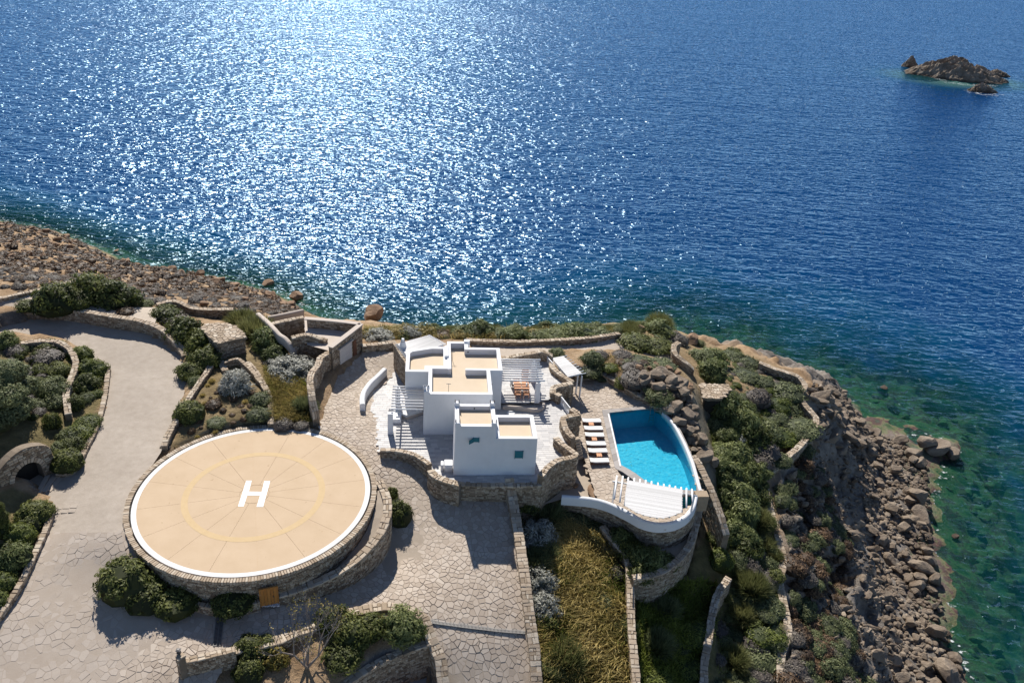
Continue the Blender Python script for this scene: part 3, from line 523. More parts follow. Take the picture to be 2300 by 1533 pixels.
def crazy(region, s, mat, holes=(), gap=.03, rise=.03, seed=1, keep=None, jit=.6, stretch=1.0):
    """irregular flagstones (Voronoi cells, shrunk by the joint)"""
    r = random.Random(seed); P = np.array(region.poly); x0, y0 = P.min(0) - 1; x1, y1 = P.max(0) + 1
    nxg = int((x1 - x0) / s) + 2; nyg = int((y1 - y0) / s) + 2
    S = {}
    for j in range(nyg):
        for i in range(nxg):
            S[i, j] = (x0 + (i + .5 + (j % 2) * .5 + r.uniform(-jit, jit)) * s, y0 + (j + .5 + r.uniform(-jit, jit)) * s)
    keys = list(S); A = np.array([S[k] for k in keys]); ok = inside(region.poly, A[:, 0], A[:, 1])
    if keep is not None: ok &= keep(A[:, 0], A[:, 1])
    for h in holes: ok &= ~inside(h, A[:, 0], A[:, 1])
    out = []; Zc = region.f(A[:, 0], A[:, 1]); e = .05
    Zx = (region.f(A[:, 0] + e, A[:, 1]) - Zc) / e; Zy = (region.f(A[:, 0], A[:, 1] + e) - Zc) / e
    for q, (i, j) in enumerate(keys):
        if not ok[q]: continue
        cx, cy = S[i, j]; poly = [(cx - 2 * s, cy - 2 * s), (cx + 2 * s, cy - 2 * s), (cx + 2 * s, cy + 2 * s), (cx - 2 * s, cy + 2 * s)]
        for dj in (-2, -1, 0, 1, 2):
            for di in (-2, -1, 0, 1, 2):
                o = S.get((i + di, j + dj))
                if o is None or (di == 0 and dj == 0): continue
                dx, dy = o[0] - cx, o[1] - cy; L = math.hypot(dx, dy)
                if L < 1e-6 or L > 2.6 * s: continue
                g = L / 2 - gap / 2; poly = clip_cell(poly, cx + dx / L * g, cy + dy / L * g, dx / L, dy / L)
                if len(poly) < 3: break
            if len(poly) < 3: break
        if len(poly) < 3: continue
        # drop slivers' tiny edges
        pl = [p_ for k, p_ in enumerate(poly) if math.hypot(p_[0] - poly[k - 1][0], p_[1] - poly[k - 1][1]) > .03]
        if len(pl) < 3: continue
        tz = r.uniform(-.012, .012); tx = r.uniform(-.02, .02); ty = r.uniform(-.02, .02); n = len(pl)
        zf = lambda x, y: Zc[q] + Zx[q] * (x - cx) + Zy[q] * (y - cy)
        lo = [(x, y, zf(x, y) - .03) for x, y in pl]; hi = []
        for x, y in pl:
            k = 1 - min(.3, .025 / max(.05, math.hypot(x - cx, y - cy))); X = cx + (x - cx) * k; Y = cy + (y - cy) * k
            hi.append((X, Y, zf(X, Y) + rise + tz + tx * (X - cx) + ty * (Y - cy)))
        fs = [(a, (a + 1) % n, n + (a + 1) % n, n + a) for a in range(n)] + [tuple(range(n, 2 * n))]
        d = (cx ** 2 + cy ** 2) ** .5
        out.append((d, lo + hi, fs, r.random(), mat))
    return out
PADC = W(571.5, 1108.8, 0)[:2]; PADR = 9.0
def circle(c, r, n=96, a0=0, a1=2 * math.pi): return [(c[0] + r * math.cos(a0 + (a1 - a0) * i / n), c[1] + r * math.sin(a0 + (a1 - a0) * i / n)) for i in range(n)]
road = props(link('road', grid_sheet('road', road_r, 1.5, M['road'])), kind='structure')
fore = props(link('courtyard_paving', grid_sheet('courtyard_paving', fore_r, 1.5, M['joint'])), kind='structure')
padhole = circle(PADC, 9.7, 40)
# smooth hardly jointed slabs west of the helipad, clear joints east of it
cutW = lambda x, y: (x < PADC[0] - 1.5 + (y - 45) * .35) & (y < 60)
crz = crazy(fore_r, .41, M['paving'], [padhole], keep=lambda x, y: ~cutW(x, y), seed=3, gap=.022, rise=.02)
pieces(crz, fore, 'paving_stone', 300)
west = props(link('yard_paving', grid_sheet('yard_paving', Region([(110,1195,-.9),(170,1195,-.6),(230,1195,-.35),(287,1195,-.1),(330,1262,-1.0),(365,1352,-2.3),(583,1362,-2.45),(640,1380,-2.6),(600,1440,-2.9),(520,1462,-2.9),(470,1560,-3.6),(450,1640,-4.2),(-150,1640,-3.4),(-150,1480,-2.5),(0,1395,-1.8),(60,1292,-1.35),(92,1225,-1.0)]), 1.5, M['roadjoint'], dz=0)), kind='structure')
# give it the courtyard heights so both sheets agree, one a few millimetres above the other
vv = np.empty(len(west.data.vertices) * 3, np.float32); west.data.vertices.foreach_get('co', vv); vv = vv.reshape(-1, 3); vv[:, 2] = fore_r.f(vv[:, 0], vv[:, 1]) + .006
west.data.vertices.foreach_set('co', vv.ravel())
pieces(crazy(fore_r, .5, M['roadpave'], [padhole], keep=cutW, seed=5, gap=.008, rise=.012), west, 'paving_slab', 300)
poold = props(link('pool_deck', grid_sheet('pool_deck', pool_r, 1.2, M['joint'], holes=[[tuple(q) for q in pool_cut]])), kind='structure')
pieces(crazy(pool_r, .42, M['paving'], [[tuple(q) for q in pool_cut]], seed=9, gap=.024, rise=.02), poold, 'paving_stone', 300)
props(link('gravel_path', grid_sheet('gravel_path', path_r, 1.5, M['gravel'])), kind='structure')
props(link('pool_service_path', grid_sheet('pool_service_path', strip_r, 1.2, M['road'])), kind='structure')
props(link('planting_ledge', grid_sheet('planting_ledge', ledge_r, 1.2, M['gravel'])), kind='structure')
props(link('garage_roof_terrace', grid_sheet('garage_roof_terrace', garage_r, 2, M['greyplaster'])), kind='structure')
props(link('step_court', grid_sheet('step_court', stepcourt_r, 1.2, M['joint'])), kind='structure')
props(link('sunken_court', grid_sheet('sunken_court', court_r, 2, M['tilejoint'])), kind='structure')
props(link('planting_strip', grid_sheet('planting_strip', topbed, 1.5, M['gravel'])), kind='structure')

# house frame: origin at the front left corner, u along the front, v to the back
O = W(1018, 1066, -.4)[:2]; U = np.array([.9938, .1116]); Vv = np.array([-.1116, .9938]); HR = math.atan2(U[1], U[0])
def H(u, v, z=0.0): q = O + U * u + Vv * v; return (float(q[0]), float(q[1]), z)
def tiles(region, parent, name, L, Wd, mat, zoff=.012, seed=2):
    r = random.Random(seed); P = np.array(region.poly) - O; pu = P @ U; pv = P @ Vv; out = []
    v = pv.min()
    while v < pv.max():
        u = pu.min() - r.random() * L
        while u < pu.max():
            l = L * r.choice([.7, 1, 1, 1.35]); cu, cv = u + l / 2, v + Wd / 2; q = H(cu, cv)
            if inside(region.poly, q[0], q[1]):
                z = float(region.f(q[0], q[1])); zz = z + zoff + r.uniform(0, .006); g = .012
                lo = [H(a, b, z) for a, b in ((u + g, v + g), (u + l - g, v + g), (u + l - g, v + Wd - g), (u + g, v + Wd - g))]
                hi = [(a[0], a[1], zz) for a in lo]
                out.append((math.hypot(q[0], q[1]), lo + hi, [(4, 5, 6, 7), (0, 1, 5, 4), (1, 2, 6, 5), (2, 3, 7, 6), (3, 0, 4, 7)], r.random(), mat))
            u += l
        v += Wd
    pieces(out, parent, name, 300)
ter = props(link('terrace', grid_sheet('terrace', terrace_r, 2, M['tilejoint'])), kind='structure'); tiles(terrace_r, ter, 'paving_tile', .62, .31, M['marble'])
din = props(link('dining_terrace', grid_sheet('dining_terrace', dining_r, 2, M['tilejoint'])), kind='structure'); tiles(dining_r, din, 'paving_tile', .62, .31, M['marble'], seed=4)

# ------------------------------------------------------------------ walls
def resample(pts, step):
    P = [np.array(p, float) for p in pts]
    for _ in range(2):                     # soften the corners a little
        if len(P) < 3: break
        Q = [P[0]]
        for a, b in zip(P[:-1], P[1:]): Q += [a * .8 + b * .2, a * .2 + b * .8]
        P = Q + [P[-1]]
    out = [P[0]]
    for a, b in zip(P[:-1], P[1:]):
        n = max(1, int(round(np.linalg.norm((b - a)[:2]) / step)))
        out += [a + (b - a) * k / n for k in range(1, n + 1)]
    return np.array(out)
class Path:
    def __init__(s, P):
        s.P = P; d = np.hypot(*np.diff(P[:, :2], axis=0).T); s.s = np.r_[0, np.cumsum(d)]; s.L = s.s[-1]
    def at(s, t):
        t = min(max(t, 0), s.L); i = min(np.searchsorted(s.s, t, 'right') - 1, len(s.P) - 2); a = (t - s.s[i]) / max(1e-6, s.s[i + 1] - s.s[i])
        p = s.P[i] * (1 - a) + s.P[i + 1] * a; d = s.P[min(i + 2, len(s.P) - 1)] - s.P[max(i - 1, 0)]; d = d[:2] / max(1e-6, np.hypot(*d[:2]))
        return p, np.array([-d[1], d[0]])
def strip(name, path, profile, mat, parent, n=None, step=.4, smooth=False, zbot=None):
    """sweep a cross-section [(offset, dz or None for the foot)] along a path"""
    k = max(2, int(path.L / step) + 1); rows = []
    for i in range(k):
        p, nr = path.at(path.L * i / (k - 1)); row = []
        for o, dz in profile:
            z = (p[2] + dz) if dz is not None else zbot(p, nr)
            row.append((p[0] + nr[0] * o, p[1] + nr[1] * o, z))
        rows.append(row)
    m_ = len(profile); V = np.array(rows).reshape(-1, 3); fs = [(i * m_ + j, i * m_ + j + 1, (i + 1) * m_ + j + 1, (i + 1) * m_ + j) for i in range(k - 1) for j in range(m_ - 1)]
    b = MB(); b.v = [tuple(q) for q in V]; b.f = fs; b.t = [.5] * len(V); b.f += [tuple(range(m_))[::-1], tuple((k - 1) * m_ + j for j in range(m_))]
    return link(name, b.mesh(name, mat, smooth=smooth), parent)
def foot(th):
    def f(p, nr):
        z = min(float(gz(p[0] + nr[0] * k, p[1] + nr[1] * k)) for k in (-th / 2 - .75, -th / 2 - .3, th / 2 + .3, th / 2 + .75)); return min(z, p[2] - .3) - .35
    return f
WALLN = [0]
def stone_wall(name, label, pts, th=.5, zb=None, group=None, world=False, capm='capstone', rowh=.15, cat='stone wall', caps=True, sides=True, clen=.36, parent=None, closed=False):
    WALLN[0] += 1; r = random.Random(100 + WALLN[0])
    P = np.array([p if world else W3(p) for p in pts], float); pa = Path(resample(P, .35) if not world else P)
    o = parent or thing(name, label, cat, tuple(pa.P[len(pa.P) // 2][:2]) + (float(pa.P[len(pa.P) // 2][2]) - .5,), group)
    ft = (lambda p, nr: zb if not callable(zb) else zb(p)) if zb is not None else foot(th)
    h = th / 2 - .03
    strip('wall_core', pa, [(-h, None), (-h, -.05), (h, -.05), (h, None)], M['mortar'], o, zbot=ft)
    if caps:
        t = 0.0; out = []
        while t < pa.L - .05:
            l = min(r.uniform(.6, 1.4) * clen, pa.L - t); 
            split = [(-th / 2 - .03, th / 2 + .03)] if r.random() < .25 or th < .4 else ([(-th / 2 - .03, (q_ := r.uniform(-.1, .1)) - .01), (q_ + .01, th / 2 + .03)] if th < .52 or r.random() < .5 else [(-th / 2 - .03, -.1), (-.085, .1), (.115, th / 2 + .03)])
            for a, b_ in split:
                g = .012; c = []; hz = r.uniform(.0, .05)
                for tt, oo in ((t + g, a), (t + l - g, a), (t + l - g, b_), (t + g, b_)):
                    p, nr = pa.at(tt); jx, jy = r.uniform(-.035, .035), r.uniform(-.035, .035); c.append((p[0] + nr[0] * oo + jx, p[1] + nr[1] * oo + jy, p[2]))
                cc = np.mean(c, 0); lo = [(x, y, z - .09) for x, y, z in c]; mid = [(x, y, z + hz - .02) for x, y, z in c]
                hi = [(cc[0] + (x - cc[0]) * .86, cc[1] + (y - cc[1]) * .86, z + hz + .01) for x, y, z in c]
                fs = [(i, (i + 1) % 4, 4 + (i + 1) % 4, 4 + i) for i in range(4)] + [(4 + i, 4 + (i + 1) % 4, 8 + (i + 1) % 4, 8 + i) for i in range(4)] + [(8, 9, 10, 11)]
                out.append((math.hypot(cc[0], cc[1]), lo + mid + hi, fs, r.random(), M[capm]))
            t += l
        pieces(out, o, 'coping_stone', 60)
    if sides:
        b = MB()
        for sd_ in (-1, 1):
            # only faces turned towards open space; rows follow the top of the wall
            row = .1
            while row < 14:
                rh = rowh * r.uniform(.75, 1.3); t = r.uniform(0, .2); any_ = False
                while t < pa.L - .05:
                    l = min(r.uniform(.14, .42), pa.L - t); p0, n0 = pa.at(t + .012); p1, n1 = pa.at(t + l - .012)
                    pm, nm = pa.at(t + l / 2); gzz = ft(pm, nm) if zb is not None else float(gz(pm[0] + nm[0] * sd_ * (th / 2 + .4), pm[1] + nm[1] * sd_ * (th / 2 + .4))) - .15
                    zt = pm[2] - row
                    if zt > gzz:
                        any_ = True; of = sd_ * (th / 2 - .03); pr = r.uniform(.03, .06) * sd_; g = .007
                        q = [(p0[0] + n0[0] * of, p0[1] + n0[1] * of, p0[2] - row - g), (p1[0] + n1[0] * of, p1[1] + n1[1] * of, p1[2] - row - g), (p1[0] + n1[0] * of, p1[1] + n1[1] * of, p1[2] - row - rh + g), (p0[0] + n0[0] * of, p0[1] + n0[1] * of, p0[2] - row - rh + g)]
                        cq = np.mean(q, 0); q2 = [(cq[0] + (x - cq[0]) * .82 + nm[0] * pr, cq[1] + (y - cq[1]) * .82 + nm[1] * pr, cq[2] + (z - cq[2]) * .8 + r.uniform(-.01, .01)) for x, y, z in q]
                        fs = [(0, 1, 5, 4), (1, 2, 6, 5), (2, 3, 7, 6), (3, 0, 4, 7), (4, 5, 6, 7)]
                        if sd_ < 0: fs = [f[::-1] for f in fs]
                        b.poly(q + q2, fs, r.random())
                    t += l
                row += rh
                if not any_: break
        if b.v: props(b.obj('face_stones', M['wallstone'], o), kind='stuff')
    return o
def plaster_wall(name, label, pts, th=.35, zb=None, world=False, mat='plaster', cat='wall', h=None, group=None):
    P = np.array([p if world else W3(p) for p in pts], float); pa = Path(resample(P, .25))
    o = thing(name, label, cat, tuple(pa.P[len(pa.P) // 2]), group); a = th / 2
    ft = (lambda p, nr: zb) if zb is not None else ((lambda p, nr: p[2] - h) if h else foot(th))
    strip('wall_body', pa, [(-a, None), (-a, -.14), (-a * .8, -.05), (-a * .4, 0), (a * .4, 0), (a * .8, -.05), (a, -.14), (a, None)], M[mat], o, smooth=False, zbot=ft, step=.25)
    return o
SW = stone_wall
SW('boundary_wall', 'low stone wall along the bare brown hillside above the road bushes', [(-60,683,3.2),(0,669,3.2),(92,649,3.1),(150,634,2.9),(178,628,2.7)], .5)
SW('retaining_wall', 'long curved stone retaining wall along the outer side of the road bend', [(-60,690,2.7),(0,692,2.6),(40,690,2.6),(100,691,2.6),(166,694,2.5),(245,708,2.4),(307,717,2.2),(347,729,2.0),(372,743,1.8),(392,763,1.5),(406,780,1.2),(416,798,.9)], .6, clen=.34)
SW('boundary_wall', 'stone wall at the foot of the bare hillside right of the road bushes', [(352,683,1.9),(380,675,2.0),(402,677,1.9),(429,692,1.5),(470,694,1.2),(524,694,.9)], .5, zb=-1.2)
SW('garden_wall', 'pale stone garden wall edging the road beneath the dark bushes', [(368,1002,.35),(372,985,.5),(386,958,.6),(406,925,.8),(423,895,1.0),(445,862,1.1),(467,830,1.2),(486,796,1.3),(489,776,1.3)], .45)
SW('garden_wall', 'stone wall stub in front of the round stone hut', [(489,795,1.1),(496,812,1.05),(506,832,1.0)], .55)
SW('garden_wall', 'bent stone wall around the dug out bed before the hut', [(503,813,1.4),(534,803,1.5),(545,812,1.4),(570,836,1.25),(583,856,1.1)], .3)
SW('garden_wall', 'narrow stone wall running from the hut down to the helipad', [(556,812,1.25),(578,840,1.2),(592,863,1.1),(603,885,.9),(610,915,.6),(608,952,.35)], .5)
SW('forecourt_wall', 'tall rough stone wall with white capping from the garage to the helipad', [(762,781,2.2),(748,787,2.3),(735,793,2.45),(718,803,2.6),(714,820,2.65),(701,834,2.7),(696,847,2.7),(697,869,2.6),(702,898,2.2),(708,920,1.4),(711,940,.6)], .55, rowh=.2, clen=.34)
SW('path_wall', 'straight stone wall behind the house along the gravel path', [(1046,762,-.1),(1100,765,-.1),(1180,766,-.2),(1260,762,-.3),(1330,757,-.5),(1392,748,-.8)], .5)
SW('path_wall', 'short stone wall joining garage and house above the sea', [(812,775,1.1),(850,772,1.0),(889,766,.9)], .5)
SW('terrace_wall', 'peaked stone wall behind the right hand pergola', [(1118,806,.4),(1160,798,.8),(1205,790,1.1),(1217,787,1.1),(1242,798,.7)], .5)
SW('path_wall', 'curved stone wall closing the end of the gravel path', [(1526,768,-1.2),(1514,774,-1.2),(1513,784,-1.3),(1517,795,-1.4),(1530,806,-1.6),(1545,816,-2),(1559,828,-2.6)], .55)
SW('terrace_wall', 'stone terrace wall with a pillar beside the slatted gate roof', [(1239,813,.5),(1241,826,.5),(1262,842,.5),(1286,857.5,.5)], .5)
SW('terrace_wall', 'stepped back stone wall between dining terrace and pool', [(1286,860,.5),(1262,864,.5),(1241,870,.5),(1243,884,.45)], .55)
SW('wall_pier', 'square stone pier at the white railing', [(1249,882,.5),(1259,889,.5)], .5)
SW('terrace_wall', 'stone wall from the white railing to the inner corner', [(1282,917,.5),(1300,927,.5),(1304,929,.5),(1280,933,.5),(1263,937,.5),(1266,950,.5),(1275,970,.45),(1288,983,.4)], .5)
SW('terrace_wall', 'angular stone wall wrapping the lower corner of the terrace', [(1248,981,.5),(1262,996,.5),(1282,1010,.5),(1296,1021,.5),(1288,1026,.5),(1254,1031,.5),(1232,1046,.5),(1214,1068,.5)], .5)
SW('terrace_wall', 'stone retaining wall below the front of the white house', [(1034,1086,-.36),(1080,1088,-.36),(1134,1088,-.36),(1175,1088,-.36),(1216,1086,-.36)], .5)
SW('courtyard_wall', 'curved low stone wall between courtyard and white pergola', [(853.5,1010,.15),(875,1009,.15),(898,1011,.15),(925,1017,.15),(945,1027,.15),(966,1043,.15)], .42)
SW('courtyard_wall', 'thick curved stone wall at the front left corner of the house', [(967,1055,.25),(972,1063,.25),(985,1072,.25),(1008,1080,.2),(1034,1087,.15)], .6)
SW('drive_wall', 'long straight stone wall down the right side of the courtyard', [(1144,1074,-.1),(1147,1090,-.5),(1152,1120,-1.25),(1163,1183,-1.75),(1172,1245,-2.15),(1181,1307,-2.6),(1190,1384,-3.35),(1200,1446,-4.0),(1206,1533,-5.05),(1212,1625,-6.1)], .72, clen=.34)
SW('meadow_wall', 'long dry stone wall on the right of the golden grass slope', [(1352,1180,-4.2),(1372,1203,-4.3),(1390,1226,-4.6),(1405,1240,-4.7),(1412,1262,-4.9),(1416,1300,-5.2),(1417,1348,-5.5),(1419,1417,-5.9),(1425,1469,-6.2),(1430,1533,-6.6),(1433,1625,-7.2)], .55)
SW('meadow_wall', 'dry stone wall below the pool between dark bushes and slope', [(1638,1296,-7.6),(1620,1318,-7.65),(1607,1345,-7.7),(1599,1382,-7.8),(1592,1434,-8),(1582,1487,-8.3),(1581,1533,-8.6),(1578,1625,-9.2)], .55)
SW('cliff_path_wall', 'winding pale stone wall along the top of the sea cliff', [(1705,813,-5.50),(1730,823,-5.70),(1752,831,-5.90),(1791,842,-6.30),(1811,864,-6.70),(1800,880,-6.80),(1796,890,-6.90),(1812,913,-7.20),(1833,936,-7.40),(1834,950,-7.50),(1817,975,-7.60),(1795,1003,-7.70),(1776,1017,-7.80),(1747,1043,-8.00),(1726,1060,-8.20),(1713,1080,-8.30),(1722,1106,-8.50),(1731,1145,-8.80),(1738,1169,-9.00),(1747,1204,-9.30),(1762,1257,-9.70),(1750,1305,-10.00),(1759,1346,-10.20),(1771,1405,-10.50),(1768,1435,-10.70),(1753,1470,-11.00),(1755,1533,-11.40),(1752,1625,-12.00)], .62, clen=.4)
SW('pool_wall', 'curved stone wall between the pool deck and the rock garden', [(1290,843,-1.45),(1312,837,-1.5),(1348,836,-1.5),(1372,847,-1.5),(1411,873,-1.5),(1440,888,-1.55),(1463,899,-1.6),(1480,909,-1.7),(1493,918,-1.8)], .5)
SW('pool_wall', 'narrow stone ledge wall outside the curved edge of the pool', [(1556,1022,-2.9),(1567,1035,-3),(1584,1069,-3.3),(1601,1107,-3.8),(1622,1165,-4.8),(1632,1200,-5.6)], .6)
SW('planter_wall', 'tall curved outer stone wall below the pool terrace', [(1421,1296,-4.5),(1450,1292,-4.5),(1480,1287,-4.5),(1525,1257,-4.5),(1550,1222,-4.5),(1563,1180,-4.5),(1571,1143,-4.1),(1578,1112,-3.2)], .55, zb=-9.0)
SW('curb_wall', 'low stone curb under the bushes left of the road', [(243,822,.9),(240,850,.7),(237,880,.55),(226,930,.3),(213,965,.15),(195,1000,0),(180,1030,-.1),(160,1058,-.2),(126,1062,-.3)], .35)
SW('island_wall', 'pale stone wall through the planted island left of the road', [(46,770,2.3),(92,764,2.2),(132,766,2.0),(158,782,1.8),(171,812,1.6),(166,835,1.5),(153,864,1.4),(147,885,1.3),(150,905,1.2),(153,930,1.0)], .5)
SW('curb_wall', 'low stone curb in front of the row of clipped bushes', [(118,1134,-.35),(112,1160,-.45),(100,1195,-.55),(82,1232,-.7),(62,1275,-.9),(36,1325,-1.1),(0,1378,-1.4),(-40,1430,-1.7)], .35)
SW('bed_wall', 'flagged stone wall curving above the planted bed at the bottom', [(524,1458,-2.6),(570,1449,-2.6),(625,1437,-2.6),(662,1419,-2.65),(708,1405,-2.7),(769,1379,-2.8),(826,1365,-2.85),(878,1360,-2.9),(935,1376,-3.0),(954,1388,-3.2),(966,1425,-3.6),(976,1452,-3.95),(990,1478,-4.2),(996,1533,-4.9),(1006,1625,-6)], .75, clen=.34)
SW('court_wall', 'stone wall above the sunken courtyard at the bottom edge', [(966,1440,-3.7),(915,1458,-3.9),(865,1478,-4),(818,1505,-4.1),(774,1535,-4.2),(740,1580,-4.3)], .55)
SW('yard_wall', 'short stone wall with an end pillar at the bottom left', [(413,1483,-1.9),(440,1478,-1.9),(480,1468,-1.95),(528,1457,-2.1)], .45)
SW('entrance_pillar', 'stone pillar with a lamp on top at the bottom left', [(401,1468,-1.3),(408,1478,-1.3)], .5)
SW('bed_wall', 'stone wall of the raised bed under the front of the helipad', [(292,1262,-1.1),(312,1308,-1.5),(345,1345,-1.65),(395,1356,-1.7),(433,1352,-1.7),(483,1362,-1.7),(540,1360,-1.7),(583,1348,-1.65)], .35)
SW('upper_wall', 'ruined rough stone wall stub on the garage terrace', [(655,758,2.9),(683,750,3.0),(700,752,2.9),(734,764,2.5)], .5, zb=.3)
SW('upper_wall', 'stone wall dividing the two terraces above the garage', [(602,728,2.6),(640,720,2.8),(682,711,2.9)], .5, zb=.3)

# plastered walls
plaster_wall('low_white_wall', 'curved low white wall around the left end of the terrace', [H(*p) for p in ((0,0,0),)] * 0 + [(864,826,.5),(850,840,.5),(830,858,.5),(816,878,.5),(813,895,.5),(814,906,.5)], .5, zb=-1.0)
plaster_wall('pool_parapet', 'long white curving parapet below the pool pergola', [(1262,1112,-1.75),(1290,1114,-1.7),(1324,1117,-1.65),(1350,1122,-1.65),(1376,1131,-1.65),(1411,1148,-1.65),(1445,1168,-1.65),(1480,1175,-1.65),(1515,1171,-1.65),(1541,1158,-1.65),(1558,1136,-1.65),(1563,1112,-1.65)], .4, h=.85)
plaster_wall('curved_rampart', 'beige curving plaster band between the shrubs and the garage terrace', [(579,702,2.2),(602,721,2.6),(616,736,2.8),(628,750,2.6),(640,756,2.6),(652,770,2.3),(662,788,1.6)], .5, mat='greyplaster', h=.9)
plaster_wall('terrace_curb', 'dark grey parapet on the seaward edge of the upper terrace', [(602,710,1.6),(640,703,1.6),(681,694,1.6)], .4, mat='greyplaster', h=2.5)
# stone drum carrying the pool parapet, standing under it
SW('pool_retaining_wall', 'curved stone retaining wall under the white pool parapet', [(1262,1114,-2.6),(1290,1117,-2.55),(1324,1120,-2.5),(1350,1125,-2.5),(1376,1134,-2.5),(1411,1151,-2.5),(1445,1171,-2.5),(1480,1178,-2.5),(1515,1174,-2.5),(1543,1160,-2.5),(1561,1138,-2.5),(1567,1112,-2.5)][:], .34, zb=-5.6, caps=False)

# ------------------------------------------------------------------ helipad
pad = thing('helipad', 'round tan helicopter landing pad with white letter H', 'helipad', (PADC[0], PADC[1], 0))
cx, cy = float(PADC[0]), float(PADC[1])
def disc(name, r, z, mat, parent, n=128):
    b = MB(); b.poly([(cx + r * math.cos(2 * math.pi * i / n), cy + r * math.sin(2 * math.pi * i / n), z) for i in range(n)], [tuple(range(n))]); return b.obj(name, mat, parent)
def ring(name, r0, r1, z, mat, parent, n=128, zb=None):
    b = MB(); P = [(cx + r * math.cos(2 * math.pi * i / n), cy + r * math.sin(2 * math.pi * i / n), z) for r in (r0, r1) for i in range(n)]
    fs = [(i, n + i, n + (i + 1) % n, (i + 1) % n) for i in range(n)]; b.poly(P, fs)
    if zb is not None:
        P2 = [(cx + r1 * math.cos(2 * math.pi * i / n), cy + r1 * math.sin(2 * math.pi * i / n), zz) for zz in (z, zb) for i in range(n)]
        b.poly(P2, [(i, n + i, n + (i + 1) % n, (i + 1) % n) for i in range(n)])
    return b.obj(name, mat, parent)
# 16 sectors of screed with open joints between them
A0 = math.atan2(W(786.7, 1026)[1] - cy, W(786.7, 1026)[0] - cx)
disc('joint_base', 8.98, -.03, M['groove'], pad)
for k in range(16):
    a, b_ = A0 + k * math.pi / 8, A0 + (k + 1) * math.pi / 8; g = .008; P = []
    ro, ri = 8.72, 1.15
    P.append((cx + ri * math.cos(a) + g * -math.sin(a), cy + ri * math.sin(a) + g * math.cos(a)))
    a_, c_ = a + g / ro, b_ - g / ro
    for i in range(13): t = a_ + (c_ - a_) * i / 12; P.append((cx + ro * math.cos(t), cy + ro * math.sin(t)))
    P.append((cx + ri * math.cos(b_) + g * math.sin(b_), cy + ri * math.sin(b_) - g * math.cos(b_)))
    b = MB(); b.prism(P, -.08, 0); b.obj('screed_sector', M['padface'], pad)
b = MB(); b.prism([(cx + 1.12 * math.cos(A0 + k * math.pi / 8), cy + 1.12 * math.sin(A0 + k * math.pi / 8)) for k in range(16)], -.08, 0); b.obj('centre_slab', M['padface'], pad)
ring('white_edge_line', 8.62, 9.0, .008, M['line'], pad, zb=-.3)
RY = (W(734, 1095)[0] - W(404, 1130)[0]) / 2
ring('yellow_ring', 4.96, 5.46, .006, M['yellow'], pad)
hb = [W(500 + x / 15.333, 1060 + y / 15.333, 0)[:2] for x, y in ((530, 1175), (815, 290), (1005, 290), (905, 665), (1345, 675), (1435, 305), (1640, 305), (1395, 1190), (1170, 1190), (1290, 800), (850, 795), (725, 1175))]
b = MB(); P = [(q[0], q[1], .012) for q in hb]; b.poly(P, [(0, 1, 2, 3, 10, 11), (3, 4, 9, 10), (4, 5, 6, 7, 8, 9)]); b.obj('letter_h', M['hwhite'], pad)
# drum under the slab with stone face
dp = np.array([(cx + 9.3 * math.cos(t), cy + 9.3 * math.sin(t), -.06) for t in np.linspace(0, 2 * math.pi, 120)])
drum = SW('drum_wall', '', dp[:], .4, zb=-4.2, world=True, caps=False, parent=pad)
# ring of edging stones round the slab, each its own
r = random.Random(4); out = []; nst = 290
for k in range(nst):
    a = 2 * math.pi * k / nst; c = 2 * math.pi * (k + 1) / nst - .0035; r0 = 9.12 + r.uniform(-.012, .012); r1 = 9.54 + r.uniform(-.035, .035); z = .03 + r.uniform(-.01, .02)
    P = [(cx + q * math.cos(t), cy + q * math.sin(t)) for q, t in ((r0, a), (r1, a), (r1, c), (r0, c))]
    cc = np.mean(P, 0); lo = [(x, y, -.2) for x, y in P]; hi = [(cc[0] + (x - cc[0]) * .93, cc[1] + (y - cc[1]) * .93, z) for x, y in P]
    out.append((math.hypot(*cc), lo + hi, [(0, 1, 5, 4), (1, 2, 6, 5), (2, 3, 7, 6), (3, 0, 4, 7), (4, 5, 6, 7)], r.random(), M['capstone']))
pieces(out, pad, 'edging_stone', 300)
ring('drain_gap', 8.98, 9.16, -.16, M['dark'], pad)
# outer ramp wall winding round the east side
def pol(px, py, z): q = W(px, py, z); return math.hypot(q[0] - cx, q[1] - cy), math.atan2(q[1] - cy, q[0] - cx)
SW('ramp_wall', 'curved stone outer wall of the sunken walk beside the helipad', [(626,1333,-1.7),(680,1318,-1.55),(722,1302,-1.4),(762,1282,-1.15),(800,1257,-.9),(835,1222,-.6),(858,1190,-.35),(870,1158,-.15),(871,1125,-.02),(862,1098,.02),(850,1078,.03)], .62, clen=.5, zb=-4.2)
b = MB(); a0 = math.atan2(W(850, 1080)[1] - cy, W(850, 1080)[0] - cx)
inn, outp = [], []
for px, py, zt, zf in ((628,1333,-1.7,-2.35),(680,1318,-1.55,-2.1),(722,1302,-1.4,-1.9),(762,1282,-1.15,-1.65),(800,1257,-.9,-1.4),(835,1222,-.6,-1.1),(858,1190,-.35,-.8),(870,1158,-.15,-.5),(871,1125,-.02,-.25),(862,1098,.02,-.1)):
    rr, aa = pol(px, py, zt); inn.append((cx + 9.6 * math.cos(aa), cy + 9.6 * math.sin(aa), zf)); outp.append((cx + rr * math.cos(aa), cy + rr * math.sin(aa), zf))
P = inn + outp; n = len(inn); b.poly(P, [(i, i + 1, n + i + 1, n + i) for i in range(n - 1)])
props(b.obj('sunken_walk', M['joint']), kind='structure')
dr_ = W(602, 1321, -1.3); rr, aa = pol(602, 1322, -1.3)
